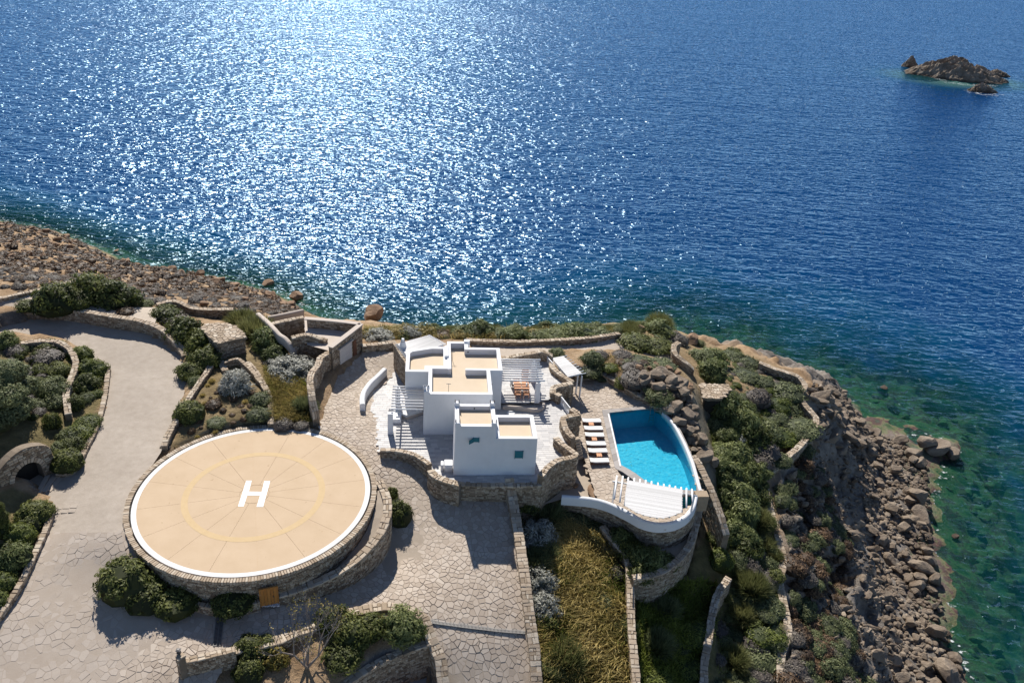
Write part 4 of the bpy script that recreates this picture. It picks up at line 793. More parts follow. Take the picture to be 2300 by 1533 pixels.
door = thing('garden_door', 'small orange timber door in the helipad base wall', 'door', (cx + 9.75 * math.cos(aa), cy + 9.75 * math.sin(aa), -2.2))
tg = np.array([-math.sin(aa), math.cos(aa)]); nr = np.array([math.cos(aa), math.sin(aa)]); dc = np.array([cx, cy]) + nr * 9.82
for k in range(5):
    q = dc + tg * (-.44 + .22 * k); b = MB(); b.box((q[0], q[1], -1.42), (.2, .06, 1.5), math.atan2(tg[1], tg[0]), tint=random.random()); b.obj('door_board', M['door'], door)
b = MB()
for o_ in (-.6, .6): q = dc + tg * o_; b.box((q[0], q[1], -1.4), (.09, .1, 1.62), math.atan2(tg[1], tg[0]), tint=.2)
q = dc; b.box((q[0], q[1], -.62), (1.3, .12, .09), math.atan2(tg[1], tg[0]), tint=.2); b.obj('door_frame', M['door'], door)
b = MB(); q = dc + tg * .3 + nr * .05; b.box((q[0], q[1], -1.45), (.04, .05, .14), 0); b.obj('door_handle', M['darkmetal'], door)
# white pebbles before the door
b = MB(); r = random.Random(8)
for i in range(420):
    px, py = r.uniform(586, 628), r.uniform(1342, 1362); q = W(px, py, -2.3); s_ = r.uniform(.04, .09)
    b.box((q[0], q[1], -2.28 + s_ * .3), (s_ * 1.3, s_, s_ * .8), r.random() * 3, tint=r.random(), top=.6)
props(b.obj('pebbles', M['pebble']), 'bed of white pebbles in front of the orange door', 'pebbles', kind='stuff')
# ------------------------------------------------------------------ the white house
import bmesh
def area0(P): return sum(P[i][0] * P[(i + 1) % len(P)][1] - P[(i + 1) % len(P)][0] * P[i][1] for i in range(len(P))) / 2
def offset_poly(P, d):
    n = len(P); out = []
    for i in range(n):
        a, b, c = np.array(P[i - 1]), np.array(P[i]), np.array(P[(i + 1) % n]); e1 = (b - a) / np.linalg.norm(b - a); e2 = (c - b) / np.linalg.norm(c - b)
        n1 = np.array([-e1[1], e1[0]]); n2 = np.array([-e2[1], e2[0]]); m_ = n1 + n2; m_ /= max(1e-6, m_ @ n1) ; out.append(b + m_ * d)
    return out
def block(part, parent, uvp, zb, zcap, zfl, t=.34, mat='plaster', batter=.05, bev=.11, roofmat='roof'):
    Pb = offset_poly(uvp, -batter); Pt = uvp; Pi = offset_poly(uvp, t); n = len(uvp); bm = bmesh.new()
    L = [[bm.verts.new(H(q[0], q[1], z)) for q in P] for P, z in ((Pb, zb), (Pt, zcap), (Pi, zcap), (Pi, zfl - .03))]
    for k in range(3):
        for i in range(n): bm.faces.new((L[k][i], L[k][(i + 1) % n], L[k + 1][(i + 1) % n], L[k + 1][i]))
    bm.faces.new(L[3])
    es = [e for e in bm.edges if all(v not in L[3] for v in e.verts) and not all(v in L[0] for v in e.verts) and len(e.link_faces) == 2 and e.calc_face_angle(0) > .3]
    bmesh.ops.bevel(bm, geom=es, offset=bev, segments=3, affect='EDGES', profile=.5, clamp_overlap=True)
    me = bpy.data.meshes.new(part); bm.to_mesh(me); bm.free(); me.materials.append(M[mat]); me.polygons.foreach_set('use_smooth', np.full(len(me.polygons), False))
    w = link(part, me, parent)
    b = MB(); Pr = offset_poly(uvp, t - .04); V2 = [H(q[0], q[1], zfl) for q in Pr]
    b.poly(V2, [tuple(range(n))]); b.obj('roof', M[roofmat], parent); return w
house = thing('white_house', 'white cubic island villa with tan flat roofs and rounded parapets', 'house', H(1, 6, -.4))
w1 = block('front_tower', house, [(.05, 0), (3.4, 0), (3.4, 3.3), (.05, 3.3)], -.5, 4.55, 4.15)
w2 = block('front_wing', house, [(3.42, .04), (6.85, .04), (6.85, 3.5), (3.42, 3.5)], -.5, 3.32, 2.85)
w3 = block('main_block', house, [(-2.2, 5.85), (3.45, 5.85), (3.45, 9.95), (4.6, 9.95), (4.6, 14.15), (1.55, 14.15), (1.55, 15.3), (-.45, 15.3), (-.45, 10.5), (-2.2, 10.5)], -.5, 3.88, 3.3)
w4 = block('left_wing', house, [(-4.3, 9.75), (-2.22, 9.75), (-2.22, 10.52), (-.47, 10.52), (-.47, 14.35), (-1.94, 14.38), (-3.95, 13.7), (-4.3, 13.2)], -.5, 3.78, 3.25)
def wbox(name, u0, u1, v0, v1, z0, z1, mat='plaster', parent=None, bevel=.06, top=None):
    b = MB(); q = H((u0 + u1) / 2, (v0 + v1) / 2, (z0 + z1) / 2); b.box(q, (u1 - u0, v1 - v0, z1 - z0), HR, top=top); return b.obj(name, M[mat], parent, bevel=bevel) if bevel else b.obj(name, M[mat], parent)
wbox('link_block', .4, 3.1, 3.2, 5.9, -.5, 2.3, parent=house)
wbox('parapet_stub', 1.18, 3.5, 9.98, 10.32, 3.2, 3.87, parent=house); wbox('parapet_stub', -.5, -.15, 10.1, 10.45, 3.2, 3.87, parent=house)
wbox('parapet_end', 1.2, 1.75, 15.0, 15.5, 3.3, 4.05, parent=house)
wbox('arched_divider', -.72, -.3, 12.2, 14.3, 3.3, 4.05, parent=house, bevel=.12)
pier = wbox('corner_pier', -2.6, -2.12, 5.78, 6.7, -.5, 4.15, parent=house, bevel=.09, top=.9)
for k in (0, 1):
    for vv_ in (0,):
        b = MB(); c = H(-2.5 + k * .3, 6.2, 4.15); b.tube((c[0], c[1], 4.12), (c[0], c[1], 4.5), .13, .11, 10); b.obj('chimney_pot', M['plaster'], house, smooth=True)
        b = MB(); b.tube((c[0], c[1], 4.49), (c[0], c[1], 4.512), .075, .075, 8); b.obj('chimney_opening', M['dark'], house)
for (u_, v_, zc) in ((.24, .18, 4.5), (3.2, .18, 4.5), (.24, 3.1, 4.5), (3.2, 3.1, 4.5)):
    wbox('roof_corner', u_ - .22, u_ + .22, v_ - .2, v_ + .2, zc - .3, zc + .36, parent=house, bevel=.07)
    for s_ in (-.16, .16):
        b = MB(); q = H(u_ + s_, v_, zc + .5); b.tube((q[0], q[1], zc + .33), (q[0], q[1], zc + .62), .055, .03, 6); b.obj('finial', M['metal'], house)
def face_v(px, py, v0):
    """point of the photo pixel on the house-frame plane v = v0"""
    d = CR.T @ np.array([(px - 1150) / F, (py - 766.5) / F, 1.0]); a = (v0 - (-(O @ Vv))) / 1.0
    k = (v0 + O @ Vv) / (d[:2] @ Vv); p = d * k + np.array([0, 0, CAMZ]); return (p[:2] - O) @ U, p[2]
for (x0, y0, x1, y1), nm in (((1064, 983, 1075, 992), 'w'), ((1158, 1013, 1173, 1028), 's')):
    ua, za = face_v(x0, y0, -.05); ub, zb_ = face_v(x1, y1, -.05)
    wbox('window_recess', ua, ub, -.075, .02, zb_, za, 'teal', house, bevel=0)
    for e_ in ((ua - .05, ua, zb_ - .05, za + .05), (ub, ub + .05, zb_ - .05, za + .05)): wbox('window_frame', e_[0], e_[1], -.10, .0, e_[2], e_[3], 'teal', house, bevel=0)
    if nm == 'w':
        b = MB(); a_ = H(ua, -.1, 0); c_ = H(ua - .38, -.42, 0); b.bar((a_[0], a_[1], (za + zb_) / 2), (c_[0], c_[1], (za + zb_) / 2), .04, za - zb_); b.obj('shutter', M['teal'], house)
for u_, v_, z_ in ((1.7, 3.27 - .33, 4.35), (1.55, 14.15 - .36, 3.6), (4.6 + .06, 10.6, 2.2), (3.5, 8.0, 3.6)):
    b = MB(); q = H(u_, v_, z_); q2 = H(u_, v_ - .06, z_); b.tube(q, q2, .06, .06, 8); b.obj('drain_hole', M['dark'], house)
for (u_, v_, h_) in ((-.4, 7.1, .9), (.05, 12.6, 1.0)):
    an = thing('roof_antenna', 'thin metal pole standing on the %s roof' % ('front' if v_ < 10 else 'rear'), 'antenna', H(u_, v_, 3.3))
    b = MB(); q = H(u_, v_, 3.3); b.tube(q, (q[0], q[1], 3.3 + h_), .02, .02, 6); b.obj('mast', M['metal'], an)
    b = MB(); b.bar((q[0] - .2, q[1], 3.25 + h_), (q[0] + .2, q[1], 3.25 + h_), .03, .05); b.obj('antenna_bar', M['metal'], an)
wbox('doorstep', -.75, -.05, .35, 1.15, -.4, .35, 'white', bevel=.05)
props(bpy.data.objects['doorstep'], 'low white block beside the front left corner of the house', 'bench')
wbox('low_cupboard', -1.05, -.8, .5, 1.1, -.4, .25, 'white', bevel=.05)
props(bpy.data.objects['low_cupboard'], 'small white box next to the low white block', 'box')

# ------------------------------------------------------------------ pergolas
def pergola(label, beams, posts, headers=(), z=2.2, br=.075, pr=.2, zg=-.4, panel=None, squarepost=False, thick=None):
    """beams/headers: pairs of (x, y) world points; posts: world points"""
    c = np.mean([b[0] for b in beams], 0); t = thing('pergola', label, 'pergola', (c[0], c[1], zg))
    for a, e in beams:
        b = MB(); b.tube((a[0], a[1], z), (e[0], e[1], z), br, br, 7); b.obj('beam', M['white'], t, smooth=True)
    for a, e in headers:
        b = MB(); b.tube((a[0], a[1], z - br * 2), (e[0], e[1], z - br * 2), br, br, 7); b.obj('header', M['white'], t, smooth=True)
    for q in posts:
        g = q[2] if len(q) > 2 else zg; b = MB()
        if squarepost: b.box((q[0], q[1], (g + z - br * 3) / 2), (pr * 2, pr * 2, z - br * 3 - g), HR, top=.9)
        else: b.tube((q[0], q[1], g), (q[0], q[1], z - br * 3), pr, pr, 8)
        b.obj('post', M['plaster' if squarepost else 'white'], t)
    if panel:
        A, B_, C_, D_ = [np.array(q[:2]) for q in panel]; n = max(6, int(np.linalg.norm(D_ - A) / .07)); b = MB()
        for k in range(n):
            f = (k + .5) / n; p0 = A + (D_ - A) * f; p1 = B_ + (C_ - B_) * f
            b.bar((p0[0], p0[1], z + br + .012), (p1[0], p1[1], z + br + .012), np.linalg.norm(D_ - A) / n * .93, .024, tint=random.random())
        props(b.obj('cane_mat', M['cane'], t), kind='stuff')
    return t
vs = np.linspace(6.25, 10.0, 9)
pergola('white log pergola over the left terrace casting striped shade', [(H(-2.62 if v < 9.8 else -4.3, v)[:2], H(-5.45, v)[:2]) for v in vs],
        [H(*((W(877, 972, -.4)[:2] - O) @ np.stack([U, Vv], 1)))[:2], H(-5.0, 10.1)[:2]], [(H(-4.98, 6.0)[:2], H(-4.98, 10.2)[:2])], z=2.0, br=.075, pr=.24, squarepost=True)
vs = np.linspace(10.6, 14.5, 10)
pq = (W(1207, 909, -.05)[:2] - O) @ np.stack([U, Vv], 1)
pergola('white log pergola over the dining terrace right of the house', [(H(4.6, v)[:2], H(8.6 if k % 3 else 8.75, v)[:2]) for k, v in enumerate(vs)],
        [H(8.15, 10.75)[:2], H(8.15, 14.4)[:2]], [(H(8.15, 10.4)[:2], H(8.15, 14.7)[:2])], z=2.4, br=.08, pr=.24, zg=-.05, squarepost=True)
# rear pergola with cane mat, turned to the house
A, B_, C_, D_ = [np.array(H(*q)[:2]) for q in ((-5.3, 16.9), (-2.4, 18.7), (-.8, 16.95), (-4.0, 13.9))]
bm_ = []
for k in range(11):
    f = k / 10; a_ = A + (D_ - A) * f; e_ = B_ + (C_ - B_) * f; dd_ = (e_ - a_) / np.linalg.norm(e_ - a_); bm_.append((a_ - dd_ * .25, e_ + dd_ * .38))
pergola('white cane roofed pergola behind the house facing the sea', bm_, [A + (B_ - A) * .1, B_, C_], [(A, D_), (B_, C_)], z=2.55, br=.06, pr=.1, zg=-.2, panel=(A, B_, C_, D_))
SW('house_wall', 'tall stone side wall left of the rear pergola', [(887,770,2.35),(896,786,2.35),(905,800,2.35),(915,815,2.35)], .35, zb=-.6)
ch = thing('chimney', 'white pointed garden chimney at the rear pergola corner', 'chimney', tuple(W(905, 775, 2.4)))
b = MB(); q = W(905, 782, 2.4); b.tube((q[0], q[1], -.2), (q[0], q[1], 2.6), .42, .38, 12); b.tube((q[0], q[1], 2.6), (q[0], q[1], 3.2), .38, .2, 12); b.obj('chimney_body', M['plaster'], ch)
b = MB(); b.tube((q[0], q[1], 3.22), (q[0], q[1], 3.5), .18, .13, 10); b.obj('chimney_cap', M['plaster'], ch)
b = MB(); b.tube((q[0], q[1], 3.2), (q[0], q[1], 3.23), .2, .2, 10); b.obj('smoke_gap', M['dark'], ch)
# cane roof over the pool steps
Pz = .45
R4 = [W(x, y, Pz)[:2] for x, y in ((1239, 805), (1265, 800), (1307, 839), (1275, 847))]
bm_ = [(R4[1] + (R4[2] - R4[1]) * f + (R4[1] - R4[0]) * .35, R4[0] + (R4[3] - R4[0]) * f) for f in np.linspace(0, 1, 9)]
pg = W(1293, 884, -2.2); pg2 = W(1306, 876, -2.2)
pergola('white cane roof on grey posts over the steps to the pool', bm_, [(pg[0], pg[1], -2.2), (R4[2][0], R4[2][1] - .2, -2.2), (R4[0][0], R4[0][1], -.4)], [(R4[0], R4[3]), (R4[1], R4[2]), ((pg[0], pg[1]), R4[2])], z=Pz, br=.045, pr=.09, panel=(R4[0], R4[1], R4[2], R4[3]))
# pool pergola
Pz = .15
tops = [(1385.5, 1068), (1399, 1069), (1411.5, 1072), (1425, 1073.5), (1438, 1076), (1450.5, 1078), (1463.5, 1081), (1478, 1084), (1491, 1087), (1504, 1089), (1517, 1092), (1530, 1094), (1542, 1096), (1554, 1098)]
bots = [(1378.5, 1126), (1391, 1133), (1402, 1141), (1416, 1149), (1430, 1157), (1444, 1163), (1459, 1167), (1474, 1170), (1488, 1170), (1502, 1168), (1516, 1163), (1530, 1156), (1540.5, 1146), (1554.5, 1134)]
wt = [W(x, y, Pz)[:2] for x, y in tops]; wb = [W(x, y, -.15)[:2] for x, y in bots]
hd = (W(1376, 1077, Pz)[:2], W(1567, 1110, Pz)[:2])
t = pergola('white cane roofed pergola with projecting beams at the pool end', list(zip(wt, wb)), [(*W(1383, 1079, Pz)[:2], -2.2), (*W(1560, 1110, Pz)[:2], -2.2)], [hd], z=Pz, br=.075, pr=.085, zg=-2.2)
A, B_ = W(1408, 1079, Pz)[:2], W(1533, 1100, Pz)[:2]; n = 62; b = MB()
low = [(1408, 1079), (1403, 1137), (1428, 1152), (1450, 1160), (1470, 1164), (1490, 1165), (1510, 1160), (1531, 1151), (1533, 1100)]
lw = [W(x, y, Pz)[:2] for x, y in low]; dirn = (B_ - A) / np.linalg.norm(B_ - A); nrm = np.array([dirn[1], -dirn[0]])
for k in range(90):
    off = .04 + k * .075; ts = []
    for i in range(len(lw)):
        p_, q_ = lw[i], lw[(i + 1) % len(lw)]; a_, c_ = (p_ - A) @ nrm - off, (q_ - A) @ nrm - off
        if (a_ < 0) != (c_ < 0): x_ = p_ + (q_ - p_) * (a_ / (a_ - c_)); ts.append((x_ - A) @ dirn)
    if len(ts) >= 2:
        t0_, t1_ = min(ts), max(ts); t1_ += random.uniform(-.04, .04); p0 = A + dirn * t0_ + nrm * off; p1 = A + dirn * t1_ + nrm * off
        b.bar((p0[0], p0[1], Pz + .09), (p1[0], p1[1], Pz + .09), .07, .025, tint=random.random())
props(b.obj('cane_mat', M['cane'], t), kind='stuff')

# ------------------------------------------------------------------ terrace furniture
def dining_chair(lab, u_, v_, rz, zg=-.05):
    q = H(u_, v_, zg); t = thing('dining_chair', lab, 'chair', q, 'teak chairs round the dining table'); ca, sa = math.cos(rz + HR), math.sin(rz + HR)
    T = lambda x, y, z: (q[0] + x * ca - y * sa, q[1] + x * sa + y * ca, zg + z)
    for x in (-.24, .24):
        for y in (-.22, .22):
            b = MB(); b.bar(T(x, y, 0), T(x, y, .44 if y > 0 else .92), .05, .05); b.obj('leg', M['wood'], t)
    for k in range(4): b = MB(); c = T(0, -.18 + .12 * k, .45); b.box(c, (.54, .1, .035), rz + HR); b.obj('seat_slat', M['wood'], t)
    for k in range(3): b = MB(); b.box(T(0, -.22, .6 + .13 * k), (.5, .03, .07), rz + HR); b.obj('back_slat', M['wood'], t)
    for x in (-.26, .26): b = MB(); b.bar(T(x, -.22, .66), T(x, .24, .64), .05, .035); b.obj('armrest', M['wood'], t)
tc_ = (W(1171.5, 865, .7)[:2] - O) @ np.stack([U, Vv], 1)
tb = thing('dining_table', 'square teak dining table of two halves on the right terrace', 'table', H(tc_[0], tc_[1], -.05))
for s_ in (-1, 1):
    for k in range(6): wbox('table_slat', tc_[0] + s_ * .38 - .36, tc_[0] + s_ * .38 + .36, tc_[1] - .6 + k * .2, tc_[1] - .41 + k * .2, .67, .71, 'wood', tb, bevel=0)
for x in (-.66, .66):
    for y in (-.52, .52): wbox('leg', tc_[0] + x - .04, tc_[0] + x + .04, tc_[1] + y - .04, tc_[1] + y + .04, -.05, .67, 'wood', tb, bevel=0)
dining_chair('teak chair at the near left of the dining table', tc_[0] - .4, tc_[1] - 1.0, 0); dining_chair('teak chair at the near right of the dining table', tc_[0] + .4, tc_[1] - 1.0, 0)
dining_chair('teak chair at the far left of the table under the beams', tc_[0] - .4, tc_[1] + .98, math.pi); dining_chair('teak chair at the far right of the table under the beams', tc_[0] + .4, tc_[1] + .98, math.pi)
def round_table(lab, px, py, zg, r_, h_):
    q = W(px, py, zg + h_); t = thing('round_table', lab, 'table', (q[0], q[1], zg)); b = MB(); b.tube((q[0], q[1], zg + h_ - .05), (q[0], q[1], zg + h_), r_, r_, 28); b.obj('table_top', M['cushion'], t)
    b = MB(); b.tube((q[0], q[1], zg + .03), (q[0], q[1], zg + h_ - .05), .06, .06, 8); b.obj('stem', M['metal'], t); b = MB(); b.tube((q[0], q[1], zg), (q[0], q[1], zg + .03), .28, .28, 12); b.obj('base', M['metal'], t)
round_table('round pale table half hidden behind the front wing roof', 1147.5, 927, -.4, .36, .75)
# built in sofa and chairs under the dining pergola
def armchair(lab, u_, v_, rz, mat='cushion', zg=-.05):
    q = H(u_, v_, zg); t = thing('armchair', lab, 'armchair', q, 'lounge chairs under the dining pergola'); a = rz + HR; ca, sa = math.cos(a), math.sin(a)
    T = lambda x, y, z: (q[0] + x * ca - y * sa, q[1] + x * sa + y * ca, zg + z)
    for x in (-.3, .3):
        for y in (-.3, .3): b = MB(); b.bar(T(x, y, 0), T(x, y, .3), .06, .06); b.obj('leg', M['darkwood'], t)
    b = MB(); b.box(T(0, 0, .38), (.66, .66, .18), a); b.obj('seat_cushion', M[mat], t, bevel=.04); b = MB(); b.box(T(0, -.3, .66), (.66, .14, .5), a); b.obj('back_cushion', M[mat], t, bevel=.04)
    for x in (-.36, .36): b = MB(); b.box(T(x, 0, .5), (.07, .66, .12), a); b.obj('armrest', M['darkwood'], t)
armchair('pale lounge chair at the far right end of the pergola', 8.3, 15.1, 2.6); armchair('lounge chair with a rust coloured cover by the back wall', 7.4, 15.0, 3.0, 'wood')
armchair('pale lounge chair under the middle beams', 7.0, 12.6, 1.4); armchair('pale lounge chair nearer the house under the beams', 6.2, 13.3, -1.4)
# wide white daybed set cornerwise under the left pergola
dbp = [tuple(W(x, y, .12)[:2]) for x, y in ((913, 933), (950, 921), (912, 903), (872, 917))]; dbp = dbp if area0(dbp) > 0 else dbp[::-1]
par = thing('daybed', 'wide white daybed set cornerwise under the left pergola', 'daybed', (dbp[0][0], dbp[0][1], -.4))
b = MB(); b.prism(dbp, -.36, -.08); b.obj('bed_base', M['greyplaster'], par); b = MB(); b.prism([tuple(q) for q in offset_poly(dbp, .03)], -.08, .12, inset=.04); b.obj('mattress', M['cushion'], par)
wbox('bench', -5.4, -4.6, 7.5, 11.4, -.4, .05, 'plaster', bevel=.05); props(bpy.data.objects['bench'], 'long white built-in bench under the left end of the pergola', 'bench')
# curved low curb of the dining terrace and its two steps
plaster_wall('terrace_curb', 'low curved pale curb below the dining terrace posts', [(1130,910,.0),(1155,911,.0),(1180,914,.0),(1200,918,.0),(1214,916,.0),(1221,909,.0),(1222,902,.0)], .32, h=.42, mat='greyplaster')
st_ = thing('terrace_steps', 'two dark steps from dining terrace down to tiled terrace', 'steps', tuple(W(1230, 895, -.2)))
for k in range(2):
    b = MB(); a_ = W(1220, 893 + 5 * k, -.17 * (k + 1)); c_ = W(1243, 888 + 5 * k, -.17 * (k + 1)); b.bar(a_, c_, .34, .1); b.obj('step', M['capstone'], st_)
# white picket railings in the stone wall
def railing(lab, a_, e_, z, h_=.85):
    A_, B_ = W(*a_, z), W(*e_, z); t = thing('railing', lab, 'railing', tuple((A_ + B_) / 2)); L = np.linalg.norm((B_ - A_)[:2])
    for dz in (0, -h_ + .15): b = MB(); b.bar(A_ + [0, 0, dz], B_ + [0, 0, dz], .09, .06); b.obj('rail', M['white'], t)
    n = int(L / .14)
    for k in range(n + 1): q = A_ + (B_ - A_) * k / n; b = MB(); b.bar(q + [0, 0, -h_], q, .04, .04); b.obj('baluster', M['white'], t)
railing('white picket railing between the pier and the inner corner', (1261, 891), (1281, 916), .5); railing('white picket railing above the peaked stone wall', (1226, 797), (1241, 815), .6)
# steps down to the pool beside the wall
st_ = thing('garden_steps', 'shaded stone steps between the terrace walls and the pool', 'steps', tuple(W(1300, 1000, -1)))
for k in range(7):
    b = MB(); a_ = W(1290 + k * 1.2, 984 + k * 6.5, -.55 - .24 * k); c_ = W(1301 + k * 1.2, 982 + k * 6.5, -.55 - .24 * k); b.bar(a_ - [0, 0, .15], c_ - [0, 0, .15], .36, .3, tint=.5); b.obj('step', M['capstone'], st_)

# ------------------------------------------------------------------ pool
pool = thing('swimming_pool', 'turquoise swimming pool with one curved side and grey coping', 'swimming pool', tuple(W(1460, 1000, -2.2)))
water = [W(x, y, -2.3)[:2] for x, y in ((1368,929),(1420,923.5),(1474,918.5),(1490,930),(1503,943),(1515,958),(1525,975),(1534,993),(1544,1015),(1553,1040),(1559,1062),(1563,1083),(1564,1104),(1530,1102),(1480,1094),(1450,1083),(1428,1066),(1412,1056),(1395,1047),(1385,1005),(1375,960))]
wz = -2.36; n = len(water); ring_in = water
wc = [tuple(q) for q in water]
def area(P): return sum(P[i][0] * P[(i + 1) % len(P)][1] - P[(i + 1) % len(P)][0] * P[i][1] for i in range(len(P))) / 2
if area(wc) < 0: wc = wc[::-1]
b = MB(); b.poly([(x, y, -4.3) for x, y in wc], [tuple(range(n))]); b.obj('basin_floor', M['pooltile'], pool)
b = MB(); b.poly([(x, y, z) for z in (-4.3, -2.2) for x, y in wc], [(i, n + i, n + (i + 1) % n, (i + 1) % n) for i in range(n)]); b.obj('basin_wall', M['pooltile'], pool)
m, nt, p = nmat('pool_water'); v = coords(nt)
h_ = tex(nt, v, 3.2, 4, .6); bw = N(nt, 'ShaderNodeBump'); bw.inputs['Strength'].default_value = .5; bw.inputs['Distance'].default_value = .12; nt.links.new(h_, bw.inputs['Height'])
gl = N(nt, 'ShaderNodeBsdfGlossy'); gl.inputs['Roughness'].default_value = .06; nt.links.new(bw.outputs[0], gl.inputs['Normal'])
tr = N(nt, 'ShaderNodeBsdfTransparent')
cau = ramp(nt, tex(nt, v, 2.6, 3, .6), [(.38, (.55, .90, .96)), (.52, (.66, .96, 1)), (.62, (.85, 1, 1))]); nt.links.new(cau, tr.inputs[0])
fr = N(nt, 'ShaderNodeFresnel'); fr.inputs[0].default_value = 1.2; nt.links.new(bw.outputs[0], fr.inputs['Normal'])
mx = N(nt, 'ShaderNodeMixShader'); nt.links.new(fr.outputs[0], mx.inputs[0]); nt.links.new(tr.outputs[0], mx.inputs[1]); nt.links.new(gl.outputs[0], mx.inputs[2]); nt.links.new(mx.outputs[0], nt.nodes['Material Output'].inputs[0])
b = MB(); b.poly([(x, y, wz) for x, y in wc], [tuple(range(n))]); b.obj('pool_water', m, pool)
outer = [W(x, y, -2.2)[:2] for x, y in ((1352,921),(1410,915.5),(1467,911),(1492,920),(1508,935),(1520,952),(1531,971),(1541,992),(1551,1015),(1560,1040),(1566,1063),(1571,1085),(1573,1108),(1530,1112),(1480,1104),(1440,1092),(1412,1070),(1398,1060),(1381,1052),(1371,1008),(1361,965))]
r = random.Random(3); cop = []
for i in range(n):
    a0_, a1_ = np.array(water[i]), np.array(water[(i + 1) % n]); b0_, b1_ = np.array(outer[i]), np.array(outer[(i + 1) % n]); k = max(1, int(round(np.linalg.norm(a1_ - a0_) / .9)))
    for j in range(k):
        f0, f1 = j / k + .004, (j + 1) / k - .004; P = [a0_ + (a1_ - a0_) * f0, b0_ + (b1_ - b0_) * f0, b0_ + (b1_ - b0_) * f1, a0_ + (a1_ - a0_) * f1]; P = [tuple(q) for q in P]
        if area(P) < 0: P = P[::-1]
        bb = MB(); bb.prism(P, -2.4, -2.14 + r.uniform(-.004, .004), tint=r.random()); bb.obj('coping_slab', M['coping'], pool)
        # white inner lip on the left long side
b = MB(); a_ = W(1366.5, 929, -2.12); c_ = W(1393.5, 1047, -2.12); b.bar(a_, c_, .13, .06); b.obj('white_lip', M['white'], pool)
plaster_wall('pool_edge_wall', 'thin white wall along the curved outer edge of the pool', [(1490,924,-1.95),(1500,934,-1.95),(1512,948,-1.95),(1524,967,-1.95),(1535,988,-1.95),(1546,1012,-1.95),(1556,1037,-1.95),(1563,1060,-1.95),(1569,1083,-1.95),(1574,1100,-1.95)], .3, h=.6)
b = MB(); q = W(1576, 1108, -1.8); b.box((q[0], q[1], -2.6), (1.1, .8, 1.6), HR); b.obj('pump_housing', M['wallstone']); props(bpy.data.objects['pump_housing'], 'square stone pillar at the near outer corner of the pool', 'pillar')
# ladder
lad = thing('pool_ladder', 'steel pool ladder at the far right corner of the pool', 'ladder', tuple(W(1462, 918, -2.1)))
for s_ in (-.22, .22):
    q = W(1463, 919, -2.1) + np.array([*(U * s_), 0]); b = MB(); b.tube(q, q + [0, 0, .6], .025, .025, 6); b.tube(q + [0, 0, .6], q + np.array([*(-Vv * .5), .6]), .025, .025, 6); b.tube(q + np.array([*(-Vv * .5), .6]), q + np.array([*(-Vv * .5), -1.2]), .025, .025, 6); b.obj('rail', M['metal'], lad)
for k in range(3): q = W(1463, 919, -2.1) + np.array([*(-Vv * .5), -.3 - .3 * k]); b = MB(); b.bar(q - [*(U * .22), 0], q + [*(U * .22), 0], .06, .03); b.obj('rung', M['metal'], lad)
def lounger(lab, xa, ya, xb, yb):
    A_, B_ = W(xa, ya, -1.85), W(xb, yb, -1.85); d = (B_ - A_); L = np.linalg.norm(d); d /= L; nn = np.array([-d[1], d[0], 0]); ang = math.atan2(d[1], d[0]); C_ = (A_ + B_) / 2
    t = thing('sun_lounger', lab, 'sun lounger', (C_[0], C_[1], -2.17), 'white loungers in a row beside the pool')
    b = MB(); b.box((C_[0], C_[1], -1.93), (L, .66, .07), ang); b.obj('frame', M['darkwood'], t)
    for x in (-.42, .42):
        for y in (-.28, .28): q = C_ + d * L * x + nn * y; b = MB(); b.bar((q[0], q[1], -2.17), (q[0], q[1], -1.95), .06, .06); b.obj('leg', M['darkwood'], t)
    b = MB(); q = C_ + d * L * .1; b.box((q[0], q[1], -1.84), (L * .78, .62, .11), ang); b.obj('mattress', M['cushion'], t, bevel=.03)
    q = A_ + d * L * .12; mt = Matrix.Translation((q[0], q[1], -1.8)) @ Matrix.Rotation(ang, 4, 'Z') @ Matrix.Rotation(math.radians(9), 4, 'Y'); b = MB(); b.box(None, (L * .26, .62, .1), M=mt); b.obj('headrest', M['cushion'], t, bevel=.03)
for lab, *a in (('far most white lounger nearest the stone wall corner', 1308, 944.5, 1350, 944), ('second white lounger, between the first two wooden tables', 1312, 961.5, 1354, 961), ('third white lounger, behind the middle wooden table', 1314, 976, 1357, 976), ('fourth white lounger, in front of the middle wooden table', 1317, 996, 1361, 995.5), ('fifth white lounger, behind the nearest wooden table', 1321, 1012, 1364, 1011), ('nearest white lounger at the end of the row', 1325, 1034, 1368, 1033)): lounger(lab, *a)
for k, (x, y) in enumerate(((1328, 951), (1335, 984.5), (1346, 1020.5))):
    q = W(x, y, -1.75); t = thing('side_table', ['low square teak table behind the second lounger', 'low square teak table between third and fourth lounger', 'low square teak table between fifth and nearest lounger'][k], 'side table', (q[0], q[1], -2.17), 'teak side tables between the loungers')
    for j in range(3): b = MB(); b.box((q[0] + (j - 1) * .16 * U[0], q[1] + (j - 1) * .16 * U[1], -1.76), (.145, .48, .03), HR); b.obj('table_slat', M['wood'], t)
    for sx_ in (-.2, .2):
        for sy_ in (-.2, .2): b = MB(); b.bar((q[0] + sx_, q[1] + sy_, -2.17), (q[0] + sx_, q[1] + sy_, -1.78), .04, .04); b.obj('leg', M['wood'], t)

